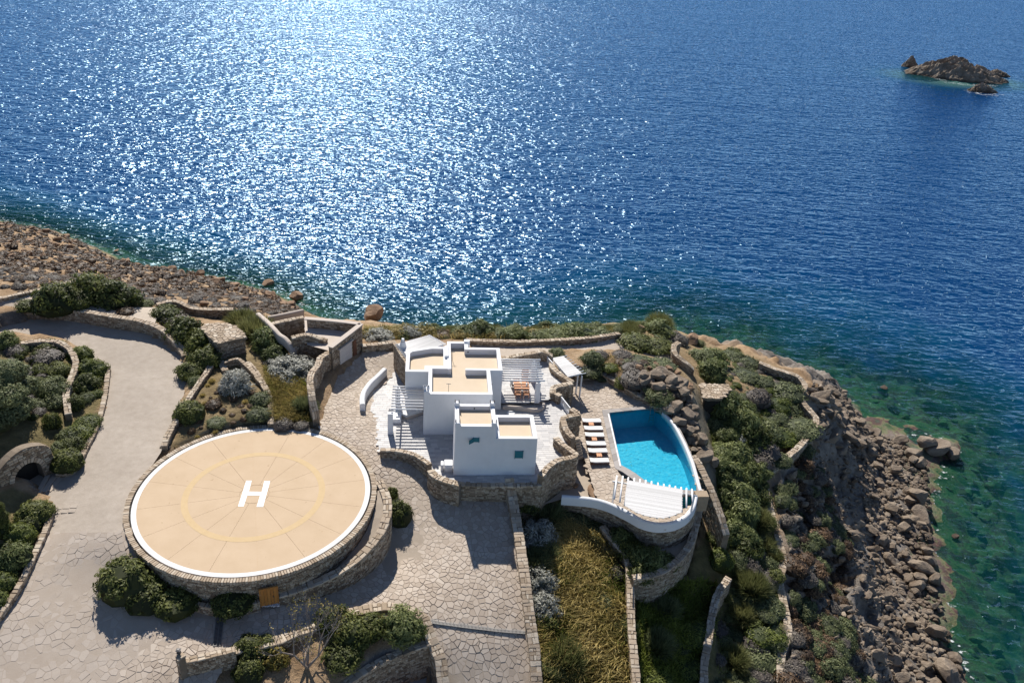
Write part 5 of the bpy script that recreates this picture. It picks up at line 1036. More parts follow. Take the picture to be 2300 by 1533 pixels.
# ------------------------------------------------------------------ garage, huts, arch
gar = thing('garage_building', 'stone outbuilding with roof terrace and pale roller door', 'building', tuple(W(770, 780, .3)))
SW('garage_wall', '', [(690,714,3.2),(750,719,3.2),(809,727,3.2)], .4, zb=-1.5, parent=gar, caps=False)
SW('garage_wall', '', [(810,728,3.2),(790,743,3.2),(765,762,3.15),(742,780,3.1)], .4, zb=-.3, parent=gar, caps=False)
for pts in ([(684,713.5,3.26),(750,718.5,3.26),(810,726,3.26)], [(811,726,3.26),(790,742.5,3.26),(765,761.5,3.21),(742,779,3.16)]):
    pa = Path(resample([W3(p) for p in pts], .4)); strip('parapet_cap', pa, [(-.26, -.1), (-.26, 0), (.26, 0), (.26, -.1)], M['greyplaster'], gar)
fa, fb = W(811, 727, 3.2), W(742, 779, 3.1); fd = (fb - fa)[:2]; fL = np.linalg.norm(fd); fd /= fL; fn = np.array([-fd[1], fd[0]]); fn = fn if fn @ -fa[:2] > 0 else -fn
def onface(s0, s1, z0, z1, off, name, mat, t_=.06):
    q = fa[:2] + fd * (s0 + s1) / 2 + fn * off; b = MB(); b.box((q[0], q[1], (z0 + z1) / 2), (s1 - s0, t_, z1 - z0), math.atan2(fd[1], fd[0])); return b.obj(name, M[mat], gar)
for k in range(6): onface(fL * .42, fL * .80, .35 + k * .33, .35 + k * .33 + .31, .3, 'door_panel', 'garagedoor')
onface(fL * .38, fL * .84, 2.36, 2.5, .34, 'door_lintel', 'greyplaster', .2); onface(fL * .26, fL * .37, .4, 2.2, .3, 'side_door', 'darkwood')
def hut(lab, roof_px, z, zb, door=None, s=.42, seed=3):
    P = [tuple(W(x, y, z)[:2]) for x, y in roof_px]; P = P if area(P) > 0 else P[::-1]; c = np.mean(P, 0); t = thing('stone_hut', lab, 'hut', (c[0], c[1], zb))
    b = MB(); b.prism(P, z - .22, z - .02); b.obj('roof_slab', M['mortar'], t)
    rg = Region([(0, 0, 0)] * 0 + [(x, y, z) for x, y in roof_px], flat=z); pieces(crazy(rg, s, M['capstone'], seed=seed, gap=.03, rise=.035), t, 'roof_stone', 300)
    Q = [tuple(q) for q in offset_poly(P, .28)]; Q.append(Q[0]); SW('hut_wall', '', np.array([(x, y, z - .22) for x, y in Q]), .35, zb=zb, world=True, caps=False, parent=t)
    b = MB(); b.prism([tuple(q) for q in offset_poly(P, .42)], zb, z - .25); b.obj('hut_core', M['dark'], t)
    return t, P
hut('round backed stone hut with a flagged flat roof', [(449, 735), (464, 729), (483, 726.5), (515, 727), (530, 732), (540, 739), (548, 748), (555, 757), (531, 761), (509.6, 766.5), (488.7, 771.7), (470, 757)], 2.75, .4)
q = W(500, 790, 1.2); b = MB(); 
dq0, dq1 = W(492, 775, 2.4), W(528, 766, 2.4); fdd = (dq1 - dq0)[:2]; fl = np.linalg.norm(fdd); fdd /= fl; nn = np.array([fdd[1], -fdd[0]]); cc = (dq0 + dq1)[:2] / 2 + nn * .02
b.box((cc[0], cc[1], 1.3), (fl * .8, .1, 1.9), math.atan2(fdd[1], fdd[0])); b.obj('doorway_shade', M['dark'], bpy.data.objects['stone_hut'])  # dark box painted for the shade of the doorway; no opening behind it
hut('small flat roofed stone shelter above the dark cave on the cliff side', [(1570, 861), (1600, 861), (1633, 863), (1643, 872), (1622, 894), (1600, 894), (1580, 894)], -3.0, -6.2, seed=5)
b = MB(); a_, c_ = W(1583, 897, -3.3), W(1620, 897, -3.3); b.bar((a_[0], a_[1] - .1, -4.6), (c_[0], c_[1] - .1, -4.6), .1, 2.4); b.obj('cave_shade_slab', M['dark'], bpy.data.objects['stone_hut.001'])  # thin dark slab stands in for the shade under the shelter
# arched entrance in the hillside
A_, B_ = W(22, 1112, -.75), W(106, 1062, -.6); d = (B_ - A_)[:2]; L = np.linalg.norm(d); d /= L; nn = np.array([d[1], -d[0]])
if nn @ -A_[:2] < 0: nn = -nn
ar = thing('arched_entrance', 'stone arched entrance set into the bank by the road', 'arch', tuple((A_ + B_) / 2))
r0 = 1.15; ctr = L * .5; zs = -.7; spring = 1.0; top = 3.1; out = []
pts = [(ctr - r0, zs)] + [(ctr - r0 * math.cos(t), zs + spring + 1.0 * r0 * math.sin(t)) for t in np.linspace(0, math.pi, 13)] + [(ctr + r0, zs)]
def P3(s_, z_, o_): q = A_[:2] + d * s_ + nn * o_; return (q[0], q[1], z_)
b = MB(); k = len(pts)
outline = [(-.6, zs), (-.6, 1.9)] + [(-.6 + (L + 1.2) * j / 10, 1.9 + .9 * math.sin(math.pi * j / 10)) for j in range(1, 10)] + [(L + .6, 1.7), (L + .6, zs)]
loop = pts + [(L + .6, zs)] + outline[::-1][1:] 
vs2 = [Vector((x, y)) for x, y in loop]; tri = geometry.tessellate_polygon([[Vector((x, y, 0)) for x, y in loop]])
b.poly([P3(x, z_, .3) for x, z_ in loop], [tuple(t_) for t_ in tri]); b.poly([P3(x, z_, -.4) for x, z_ in loop], [tuple(t_)[::-1] for t_ in tri])
m2 = len(loop); b.poly([P3(x, z_, .3) for x, z_ in loop] + [P3(x, z_, -.4) for x, z_ in loop], [(i, (i + 1) % m2, m2 + (i + 1) % m2, m2 + i) for i in range(m2)]); b.obj('arch_face', M['mortar'], ar)
rr_ = random.Random(6); 
for j in range(15):                                        # voussoirs
    t0_, t1_ = math.pi * j / 15 + .02, math.pi * (j + 1) / 15 - .02; q = []
    for o_ in (.28, .4):
        for rad, tt in ((r0, t0_), (r0 + .38, t0_), (r0 + .38, t1_), (r0, t1_)): q.append(P3(ctr - rad * math.cos(tt), zs + spring + rad * math.sin(tt), o_))
    bb = MB(); bb.poly(q, [(4, 5, 6, 7), (0, 1, 5, 4), (1, 2, 6, 5), (2, 3, 7, 6), (3, 0, 4, 7)], rr_.random()); bb.obj('arch_stone', M['capstone'], ar)
b = MB(); zrow = zs + .05
while zrow < 2.75:
    rh = rr_.uniform(.15, .26); s_ = -.55
    while s_ < L + .5:
        l = rr_.uniform(.22, .5); cs_, cz = s_ + l / 2, zrow + rh / 2; ins = math.hypot(cs_ - ctr, cz - zs - spring) < r0 + .42 if cz > zs + spring else abs(cs_ - ctr) < r0 + .12
        topz = 1.9 + .9 * math.sin(math.pi * min(1, max(0, (cs_ + .6) / (L + 1.2))))
        if not ins and cz < topz - .1:
            g = .012; q = [P3(s_ + g, zrow + g, .3), P3(s_ + l - g, zrow + g, .3), P3(s_ + l - g, zrow + rh - g, .3), P3(s_ + g, zrow + rh - g, .3)]; o_ = .34 + rr_.uniform(0, .04); q += [P3(s_ + .03, zrow + .03, o_), P3(s_ + l - .03, zrow + .03, o_), P3(s_ + l - .03, zrow + rh - .03, o_), P3(s_ + .03, zrow + rh - .03, o_)]
            b.poly(q, [(4, 5, 6, 7), (0, 1, 5, 4), (1, 2, 6, 5), (2, 3, 7, 6), (3, 0, 4, 7)], rr_.random())
        s_ += l
    zrow += rh
props(b.obj('face_stones', M['wallstone'], ar), kind='stuff')
b = MB(); b.poly([P3(ctr - r0 - .1, zs, -.42), P3(ctr + r0 + .1, zs, -.42), P3(ctr + r0 + .1, 1.8, -.42), P3(ctr - r0 - .1, 1.8, -.42)], [(0, 1, 2, 3)]); b.obj('arch_shade_sheet', M['dark'], ar)  # dark sheet behind the face stands in for the shade within the arch

# entrance steps by the arch, drains, manhole, lamp
st_ = thing('entrance_steps', 'broad shallow stone steps in the shade before the arch', 'steps', tuple(W(110, 1095, -.7)))
for k in range(4):
    a_, c_ = W(86 + 12 * k, 1108 - 2 * k, -.66 - .05 * k), W(108 + 14 * k, 1068 + 3 * k, -.6 - .05 * k); b = MB(); b.bar(a_, c_, .35, .12 - .02 * k + .1); b.obj('step', M['paving'], st_)
def grate(lab, pts, w_, bars):
    P = [W3(p) for p in pts]; pa = Path(resample(P, .3)); t = thing('drain_grate', lab, 'drain grate', tuple(P[0]))
    for i in range(len(pa.P)): pa.P[i][2] = float(fore_r.f(pa.P[i][0], pa.P[i][1])) + .042
    strip('grate_frame', pa, [(-w_ / 2, -.03), (-w_ / 2, 0), (w_ / 2, 0), (w_ / 2, -.03)], M['dark'], t, step=.5); b = MB(); k = 0.0
    while k < pa.L: q, nr_ = pa.at(k); b.bar((q[0] - nr_[0] * w_ / 2, q[1] - nr_[1] * w_ / 2, q[2] + .01), (q[0] + nr_[0] * w_ / 2, q[1] + nr_[1] * w_ / 2, q[2] + .01), .05, .02); k += .1
    for o_ in (-w_ / 2, 0, w_ / 2):
        for k in range(len(pa.P) - 1):
            q, nr_ = pa.P[k], pa.at(pa.s[k])[1]; q2 = pa.P[k + 1]; b.bar((q[0] + nr_[0] * o_, q[1] + nr_[1] * o_, q[2] + .015), (q2[0] + nr_[0] * o_, q2[1] + nr_[1] * o_, q2[2] + .015), .04, .02)
    props(b.obj('grate_bars', M['metal'], t), kind='stuff')
grate('long grated drain crossing the courtyard ramp', [(958,1392,-3.4),(1000,1398,-3.6),(1060,1406,-3.8),(1120,1411,-3.9),(1180,1414,-4)], .42, 0)
grate('narrow grated drain running from the helipad bed towards the pillar', [(496,1372,-2.5),(493,1400,-2.6),(488,1452,-2.9)], .5, 0)
mh = thing('manhole_cover', 'grey metal cover of six panels set in the road', 'manhole cover', tuple(W(149, 1142, -.7)))
for i in range(3):
    for j in range(2):
        q = [W(x, y, -.68) for x, y in ((123 + 17 * i + (4 if j == 0 else 0), 1133 + 9.5 * j), (138 + 17 * i + (4 if j == 0 else 0), 1133 + 9.5 * j), (134 + 17 * i + (4 if j == 0 else 0), 1141.5 + 9.5 * j), (119 + 17 * i + (4 if j == 0 else 0), 1141.5 + 9.5 * j))]
        P = [(a[0], a[1]) for a in q]; P = P if area(P) > 0 else P[::-1]; z_ = max(float(road_r.f(a[0], a[1])) for a in q); b = MB(); b.prism(P, z_ - .05, z_ + .01); b.obj('cover_panel', M['road'], mh)
lp = W(401, 1462, -1.1); la = thing('pillar_lamp', 'small dark lantern on the stone entrance pillar', 'lamp', (lp[0], lp[1], -1.25))
b = MB(); b.box((lp[0], lp[1], -1.1), (.22, .22, .3), 0, top=.8); b.obj('lantern', M['darkmetal'], la); b = MB(); b.box((lp[0], lp[1], -.92), (.3, .3, .06), 0, top=.4); b.obj('lamp_cap', M['metal'], la)
# blue plunge pool in the sunken court
pq_ = W(850, 1530, -6.9); pl = thing('plunge_pool', 'pale blue round tub in the shaded sunken court', 'plunge pool', tuple(pq_)); b = MB(); b.tube((pq_[0], pq_[1], -7), (pq_[0], pq_[1], -6.7), .85, .85, 28); b.obj('rim', M['white'], pl); b = MB(); b.tube((pq_[0], pq_[1], -6.75), (pq_[0], pq_[1], -6.68), .75, .75, 28); b.obj('water_surface', M['pooltile'], pl)
# ------------------------------------------------------------------ plants
def dirs(n, rng, zmin=-.15):
    z = rng.uniform(zmin, 1, n); a = rng.uniform(0, 2 * np.pi, n); r = np.sqrt(np.maximum(0, 1 - z * z)); return np.stack([r * np.cos(a), r * np.sin(a), z], -1)
def ico(sub):
    bm = bmesh.new(); bmesh.ops.create_icosphere(bm, subdivisions=sub, radius=1.0); V = np.array([v.co[:] for v in bm.verts]); Fq = np.array([[v.index for v in f.verts] for f in bm.faces]); bm.free(); return V, Fq
ICO2, ICO3 = ico(2), ico(3)
def leafy(name, mat, seed, n=2200, size=.085, clumps=34, clump_r=.30, height=.85, aspect=.45, radial=.35, core=.74, up=.2, openness=.0, tipbright=.5):
    """unit shrub (radius 1, foot at z=0): leaves gathered in clumps round a solid dark core added to block light"""
    rng = np.random.default_rng(seed); cd = dirs(clumps, rng, -.05); cr = rng.uniform(.62, .82, clumps) - openness * rng.random(clumps)
    C_ = cd * cr[:, None]; C_[:, 2] = np.abs(C_[:, 2]) * height + .12
    k = rng.integers(0, clumps, n); rad = clump_r * rng.uniform(.65, 1.25, clumps); dl = dirs(n, rng, -.7)
    P = C_[k] + dl * (rad[k] * rng.uniform(.55, 1.05, n))[:, None] * [1, 1, .85]; P[:, 2] = np.maximum(P[:, 2], .02)
    nrm = dl * .8 + cd[k] * .6 + rng.normal(0, .45, (n, 3)) + [0, 0, up]; nrm /= np.linalg.norm(nrm, axis=1)[:, None]
    t = rng.normal(0, 1, (n, 3)) + dl * radial * 4; t -= nrm * np.sum(t * nrm, 1)[:, None]; t /= np.linalg.norm(t, axis=1)[:, None]; b_ = np.cross(nrm, t)
    s = size * rng.uniform(.6, 1.35, n); A_ = t * s[:, None]; B_ = b_ * (s * aspect)[:, None]
    V = np.stack([P - A_, P + B_, P + A_, P - B_], 1).reshape(-1, 3); Fq = np.arange(4 * n).reshape(-1, 4)
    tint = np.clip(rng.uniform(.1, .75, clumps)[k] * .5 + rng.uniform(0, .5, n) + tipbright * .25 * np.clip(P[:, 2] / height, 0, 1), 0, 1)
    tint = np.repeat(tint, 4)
    cv, cf = ICO2; cn = np.array([noise.noise(Vector(v * 2.1) + Vector((seed, 0, 0))) for v in cv]); cvv = cv * (core * (1 + .18 * cn))[:, None]; cvv[:, 2] = np.maximum(cvv[:, 2] * height + .08, -.1)  # solid lump added inside, coloured dark for the inner shade
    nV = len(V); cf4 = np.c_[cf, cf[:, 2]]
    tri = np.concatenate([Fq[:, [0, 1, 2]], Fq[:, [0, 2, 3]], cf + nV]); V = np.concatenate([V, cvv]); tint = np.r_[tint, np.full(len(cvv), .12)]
    return fastmesh(name, V, tri, M[mat], tint=tint)
def spiky(name, mat, seed, n=1600, length=1.0, w=.022, spread=1.0, droop=.25, base=.35, curve=.3, tip=.9):
    """tuft of upright or arching blades from the ground"""
    rng = np.random.default_rng(seed); a = rng.uniform(0, 2 * np.pi, n); rb = base * np.sqrt(rng.random(n)); B0 = np.stack([rb * np.cos(a), rb * np.sin(a), np.zeros(n)], -1)
    an = a + rng.normal(0, .5, n); el = np.radians(90 - rng.uniform(5, 75, n) * spread * (.4 + .8 * rb / base)); L = length * rng.uniform(.55, 1.0, n)
    D = np.stack([np.cos(el) * np.cos(an), np.cos(el) * np.sin(an), np.sin(el)], -1); P1 = B0 + D * (L * .55)[:, None]; P2 = B0 + D * L[:, None]; P2[:, 2] -= droop * L * rng.random(n); P2[:, 2] = np.maximum(P2[:, 2], .02)
    side = np.cross(D, rng.normal(0, 1, (n, 3))); side /= np.linalg.norm(side, axis=1)[:, None]; side *= (w * rng.uniform(.6, 1.4, n))[:, None]
    V = np.stack([B0 - side * .7, B0 + side * .7, P1 + side, P1 - side, P2], 1).reshape(-1, 3); k = np.arange(n)[:, None] * 5
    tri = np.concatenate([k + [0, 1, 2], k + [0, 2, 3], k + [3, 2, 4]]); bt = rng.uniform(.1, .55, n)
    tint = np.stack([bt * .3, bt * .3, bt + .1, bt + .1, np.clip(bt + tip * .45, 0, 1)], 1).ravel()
    return fastmesh(name, V, tri, M[mat], tint=tint)
PROT = {
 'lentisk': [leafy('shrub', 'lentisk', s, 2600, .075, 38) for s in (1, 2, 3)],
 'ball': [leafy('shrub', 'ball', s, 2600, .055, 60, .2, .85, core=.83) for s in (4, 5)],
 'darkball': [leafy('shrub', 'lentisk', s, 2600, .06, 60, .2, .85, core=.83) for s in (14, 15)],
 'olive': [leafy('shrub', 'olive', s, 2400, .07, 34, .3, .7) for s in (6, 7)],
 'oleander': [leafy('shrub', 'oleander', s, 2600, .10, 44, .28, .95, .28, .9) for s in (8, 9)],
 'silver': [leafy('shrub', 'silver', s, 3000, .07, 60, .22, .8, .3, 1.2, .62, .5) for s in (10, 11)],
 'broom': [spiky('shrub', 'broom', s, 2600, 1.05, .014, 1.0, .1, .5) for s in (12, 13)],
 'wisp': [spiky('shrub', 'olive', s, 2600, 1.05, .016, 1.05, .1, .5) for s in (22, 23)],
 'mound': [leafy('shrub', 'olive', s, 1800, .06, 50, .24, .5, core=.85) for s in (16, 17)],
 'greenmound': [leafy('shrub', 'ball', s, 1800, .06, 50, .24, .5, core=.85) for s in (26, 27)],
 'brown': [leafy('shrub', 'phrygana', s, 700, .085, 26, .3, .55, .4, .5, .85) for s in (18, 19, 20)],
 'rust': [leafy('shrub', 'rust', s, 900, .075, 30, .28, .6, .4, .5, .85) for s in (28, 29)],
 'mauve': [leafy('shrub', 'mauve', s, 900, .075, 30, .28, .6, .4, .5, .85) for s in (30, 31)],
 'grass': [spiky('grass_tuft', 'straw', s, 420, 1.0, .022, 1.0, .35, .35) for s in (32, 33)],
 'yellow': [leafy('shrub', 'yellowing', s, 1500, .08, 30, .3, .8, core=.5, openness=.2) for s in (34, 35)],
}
NAME = {'lentisk': 'mastic_shrub', 'ball': 'clipped_shrub', 'darkball': 'clipped_shrub', 'olive': 'grey_green_shrub', 'oleander': 'oleander_bush', 'silver': 'silver_shrub', 'broom': 'broom_bush', 'wisp': 'rosemary_bush', 'mound': 'ground_shrub', 'greenmound': 'ground_shrub', 'brown': 'thorny_cushion', 'rust': 'rusty_cushion', 'mauve': 'heather_cushion', 'grass': 'dry_grass_tuft', 'yellow': 'leafy_shrub'}
pr = random.Random(11)
def plant(kind, px, py, w, label=None, group=None, hf=1.0, el=1.0, rot=None, cat=None, dz=0.0):
    """shrub whose picture is about w pixels wide and centred near (px, py)"""
    g = G(px, py + w * .22); R_ = w * mpp(g) / 2 * 1.32
    o = bpy.data.objects.new(NAME[kind], pr.choice(PROT[kind])); COL.objects.link(o)
    o.location = (g[0], g[1], float(gz(g[0], g[1])) - .08 * R_ + dz); o.scale = (R_ * el, R_ / el ** .5, R_ * hf * pr.uniform(.9, 1.1)); o.rotation_euler = (pr.uniform(-.06, .06), pr.uniform(-.06, .06), pr.uniform(0, 6.28) if rot is None else rot)
    return props(o, label, cat or ('grass' if kind == 'grass' else 'shrub'), group)
PL = [
 # upper left, above the road bend
 ('darkball', 130, 668, 95, 'left dark rounded bush above the retaining wall of the road bend', 1.0), ('lentisk', 208, 648, 80, 'tallest dark bush in the clump above the road bend', 1.3), ('lentisk', 262, 660, 90, 'broad dark bush at the right of the clump above the road bend', 1.1), ('lentisk', 175, 672, 60, 'dark bush in the middle of the clump above the road bend', 1.0),
 ('lentisk', 60, 682, 45, 'low dark shrub left of the clump above the road', .6), ('olive', 327, 681, 32, 'small round grey shrub on the bare strip above the road', .9), ('rust', 281, 695, 36, 'small brown tufted bush on the retaining wall top', .8),
 # hedge between road and hut
 ('lentisk', 372, 700, 62, 'dark bush at the top of the hedge right of the road', .9), ('mauve', 395, 712, 55, 'purplish dark bush at the top of the hedge by the road', .8), ('lentisk', 415, 738, 72, 'dark bush beside the hut in the road hedge', 1.0), ('lentisk', 450, 768, 66, 'dark bush in front of the hut in the road hedge', 1.0), ('lentisk', 462, 800, 66, 'dark bush below the hut in the road hedge', 1.0), ('lentisk', 428, 828, 58, 'dark bush at the lower end of the road hedge', .9), ('olive', 440, 855, 30, 'thin pale tuft at the foot of the road hedge', 1.0),
 ('darkball', 425, 918, 66, 'round dark green bush by the road edge above the helipad', 1.1), ('silver', 532, 862, 66, 'large silver bush in the garden above the helipad', 1.35), ('silver', 660, 815, 95, 'wide silver hedge bush beside the long stone wall', .75), ('silver', 625, 812, 50, 'left end silver bush of the wide silver hedge', .8),
 ('broom', 575, 735, 70, 'wispy green broom beside the hut', 1.1), ('oleander', 598, 765, 62, 'dark leafy bush between the hut and the rampart', 1.1), ('oleander', 620, 792, 50, 'leafy green bush under the curved rampart', 1.0), ('broom', 545, 712, 55, 'feathery broom behind the hut', .9), ('wisp', 640, 775, 36, 'wispy bush against the rampart foot', .9),
 ('mound', 587, 890, 50, 'grey green rounded shrub by the narrow garden wall', .9), ('mound', 582, 922, 52, 'lower grey green rounded shrub by the narrow garden wall', .9), ('mound', 487, 940, 40, 'small grey cushion shrub in the dry bed above the helipad', .7), ('wisp', 684, 905, 44, 'dark wispy bush at the foot of the long stone wall', 1.0), ('mauve', 636, 945, 42, 'round grey cushion at the rim of the helipad', .8), ('mauve', 675, 950, 34, 'small grey cushion beside the helipad rim', .7), ('yellow', 655, 860, 36, 'yellow flowering bush by the long stone wall', .8), ('rust', 505, 870, 30, 'dry orange tuft left of the large silver bush', .9), ('rust', 478, 905, 34, 'orange brown tuft in the dry bed near the road', .8), ('mauve', 372, 1002, 22, 'tiny dark plant at the tip of the garden wall by the helipad', .8),
 # planted island left of the road
 ('oleander', 15, 765, 46, 'leafy bush at the left end of the island wall', 1.0), ('greenmound', 105, 762, 70, 'long low clipped green shrub along the island wall', .35), ('mauve', 105, 792, 66, 'dark purplish bush inside the island wall', .7), ('lentisk', 130, 825, 50, 'dark bush inside the island wall', .8), ('olive', 118, 865, 66, 'olive green bush below the dark island bush', .9), ('olive', 125, 895, 50, 'olive green bush at the lower tip of the island', .8),
 ('ball', 182, 790, 52, 'bright clipped shrub at the top of the roadside bed', .9), ('ball', 208, 822, 64, 'large bright clipped shrub in the roadside bed', .9), ('lentisk', 195, 855, 55, 'dark shrub below the bright clipped one in the roadside bed', .9), ('mound', 194, 888, 36, 'small round grey shrub in the roadside bed', 1.0), ('ball', 218, 880, 28, 'small bright shrub at the curb of the roadside bed', .8), ('lentisk', 168, 905, 40, 'dark narrow shrub behind the round grey one', 1.2),
 ('greenmound', 195, 940, 56, 'light green cushion shrub at the curb bend', .7), ('greenmound', 178, 960, 60, 'second light green cushion shrub at the curb', .8), ('olive', 158, 972, 50, 'pale leaved shrub at the curb', .8), ('lentisk', 165, 995, 50, 'dark shrub between the pale and the rounded shrub', .9), ('olive', 138, 1000, 44, 'pale leaved shrub above the arch steps', .8), ('darkball', 152, 1030, 66, 'rounded dark green shrub at the lower end of the curb', 1.0), ('lentisk', 118, 950, 34, 'narrow upright dark shrub beside the arch', 1.8),
 # row below the arch
 ('darkball', 80, 1142, 74, 'topmost rounded bush of the row below the arch', 1.0), ('darkball', 68, 1172, 52, 'small rounded bush second in the row below the arch', .9), ('ball', 48, 1195, 62, 'bright rounded bush third in the row below the arch', 1.0), ('oleander', 40, 1245, 70, 'ragged dark green bush in the row below the arch', 1.0), ('lentisk', 10, 1240, 60, 'dark bush at the left edge of the row', 1.0), ('ball', 8, 1300, 54, 'bright rounded bush near the left edge of the row', .9), ('ball', -8, 1340, 50, 'lowest bright bush cut by the left edge', .8),
 # helipad bed
 ('darkball', 285, 1290, 118, 'largest dark bush at the lower left of the helipad', 1.0), ('darkball', 330, 1325, 92, 'dark bush in front of the helipad bed wall', .9), ('olive', 340, 1275, 66, 'pale leaved bush against the white helipad rim', 1.0), ('darkball', 400, 1335, 96, 'dark spreading bush in the middle of the helipad bed', .7), ('darkball', 424, 1308, 60, 'upright rounded bush at the helipad rim', 1.1), ('darkball', 525, 1335, 92, 'low wide bush left of the orange door', .65), ('olive', 385, 1300, 22, 'small pale plant between the bushes of the helipad bed', .8),
 ('darkball', 896, 1150, 58, 'dark bush against the outer wall right of the helipad', 1.4), ('lentisk', 880, 1108, 26, 'small dark shrub on top of the helipad outer wall', 1.3),
 # bottom beds
 ('darkball', 562, 1450, 70, 'bluish dark clipped bush at the bottom left of the bed', 1.0), ('darkball', 600, 1445, 52, 'small dark clipped bush beside the bluish one', 1.0), ('darkball', 560, 1500, 66, 'dark clipped bush nearest the bottom edge', 1.1), ('yellow', 625, 1470, 56, 'yellow green bush turning red beside the bare tree', 1.2), ('lentisk', 748, 1385, 66, 'feathery dark bush over the flagged wall', 1.3), ('lentisk', 790, 1410, 84, 'dark evergreen bush in the middle of the bottom bed', 1.1), ('lentisk', 832, 1402, 70, 'dark evergreen bush right of the middle of the bed', 1.1), ('oleander', 905, 1395, 84, 'grey leaved bush at the right end of the bottom bed', 1.1), ('lentisk', 770, 1460, 80, 'low dark bush in the shade of the bottom bed', .7),
 # meadow border
 ('lentisk', 1185, 1140, 46, 'dark bush at the top of the border by the drive wall', .9), ('wisp', 1228, 1148, 70, 'soft dark green bush at the top of the grass slope', .9), ('silver', 1206, 1192, 80, 'silver bush at the top of the border', 1.0), ('wisp', 1222, 1235, 60, 'soft grey green bush between the silver ones', 1.0), ('wisp', 1203, 1260, 56, 'soft green bush against the drive wall', 1.0), ('silver', 1212, 1298, 72, 'silver bush halfway down the border', 1.0), ('silver', 1222, 1350, 72, 'lower silver bush of the border', 1.1), ('lentisk', 1225, 1385, 56, 'dark bush below the silver ones', .9), ('broom', 1268, 1470, 74, 'tall green broom low in the meadow', 1.3), ('wisp', 1236, 1505, 56, 'grey green bush at the bottom of the drive wall', 1.2), ('mound', 1285, 1150, 70, 'low grey green shrub under the white parapet', .6), ('mound', 1325, 1178, 70, 'low grey green shrub at the head of the meadow wall', .6), ('mauve', 1345, 1215, 50, 'dark flowering shrub at the bend of the meadow wall', .7), ('mound', 1330, 1205, 50, 'grey green shrub above the meadow wall bend', .8), ('mauve', 1378, 1275, 50, 'reddish dry bush by the meadow wall', .9), ('olive', 1350, 1340, 60, 'dark olive bush in the meadow', .7), ('wisp', 1385, 1395, 60, 'wispy bush by the lower meadow wall', .8),
 # planting ledge below the pool
 ('oleander', 1395, 1205, 50, 'green hedge bush at the head of the ledge', .9), ('lentisk', 1415, 1228, 56, 'hedge bush along the ledge wall', .9), ('oleander', 1440, 1245, 66, 'hedge bush in the middle of the planted ledge', .9), ('oleander', 1470, 1250, 66, 'hedge bush towards the right of the planted ledge', .9), ('lentisk', 1500, 1255, 46, 'hedge bush at the right tip of the planted ledge', .7), ('lentisk', 1445, 1275, 60, 'lowest hedge bush behind the outer curved wall', .7),
 ('wisp', 1497, 1358, 50, 'straw tipped bush in the shade below the outer wall', 1.1), ('greenmound', 1580, 1385, 56, 'bright green bush by the dry stone wall below the pool', .8), ('greenmound', 1560, 1410, 70, 'sunlit bright green shrub in the lower bed', .7), ('greenmound', 1470, 1510, 80, 'pale green shrub at the bottom of the lower bed', .7), ('greenmound', 1540, 1480, 80, 'yellow green shrub in the lower bed', .5), ('wisp', 1475, 1440, 60, 'upright wispy bush in the lower bed', 1.2), ('mound', 1525, 1440, 50, 'dark mound in the middle of the lower bed', .6), ('ball', 1615, 1250, 60, 'bright sunlit bush by the shaded drop beneath the pool', 1.0),
 # corridor of bushes right of the pool
 ('olive', 1640, 885, 34, 'round dark bush beside the flat stone shelter', 1.2), ('oleander', 1625, 925, 76, 'tall leafy bush below the stone shelter', 1.3), ('oleander', 1660, 950, 76, 'leafy bush on the upper slope right of the pool', 1.2), ('lentisk', 1690, 975, 76, 'dark leafy bush on the upper slope', 1.1), ('silver', 1655, 985, 56, 'silver topped bush among the leafy ones', 1.0), ('oleander', 1620, 980, 50, 'leafy bush above the rock face', 1.1), ('oleander', 1640, 1020, 76, 'leafy bush level with the middle of the pool', 1.1), ('oleander', 1640, 1065, 76, 'leafy bush level with the lower pool end', 1.1), ('mauve', 1705, 1035, 56, 'brown bush above the cliff path corner', 1.1), ('lentisk', 1680, 1050, 50, 'dark bush left of the brown one', 1.0), ('oleander', 1650, 1110, 80, 'large leafy bush above the dry stone wall', 1.2), ('oleander', 1665, 1155, 76, 'large leafy bush in the lower corridor', 1.2), ('oleander', 1645, 1195, 66, 'leafy bush in the lower corridor', 1.1), ('oleander', 1670, 1205, 60, 'dark leafy bush with white flecks', 1.1), ('mauve', 1600, 1150, 50, 'greyish bush under the narrow ledge wall', 1.0), ('lentisk', 1610, 1205, 50, 'dark bush in the shade by the outer curved wall', 1.0), ('broom', 1705, 1160, 50, 'olive broom by the cliff path', 1.0), ('broom', 1710, 1215, 50, 'olive broom lower by the cliff path', 1.0), ('olive', 1718, 1265, 50, 'olive bush by the cliff path', .9),
 ('broom', 1690, 1312, 60, 'feathery broom at the top of the lower right slope', 1.2), ('mound', 1722, 1345, 76, 'broad green mound beside the cliff path', .7), ('greenmound', 1720, 1400, 90, 'wide bright green mound beside the cliff path', .6), ('broom', 1665, 1370, 50, 'small broom on the lower right slope', 1.1), ('mound', 1712, 1450, 90, 'low green mound beside the cliff path bend', .5), ('broom', 1645, 1470, 60, 'round olive broom near the bottom', 1.0), ('olive', 1700, 1480, 60, 'olive bush near the bottom by the path', .9), ('mauve', 1690, 1440, 46, 'brown bush between the green mounds', .9), ('lentisk', 1742, 1290, 34, 'dark bush squeezed against the cliff path', 1.0),
 # headland above the cliff
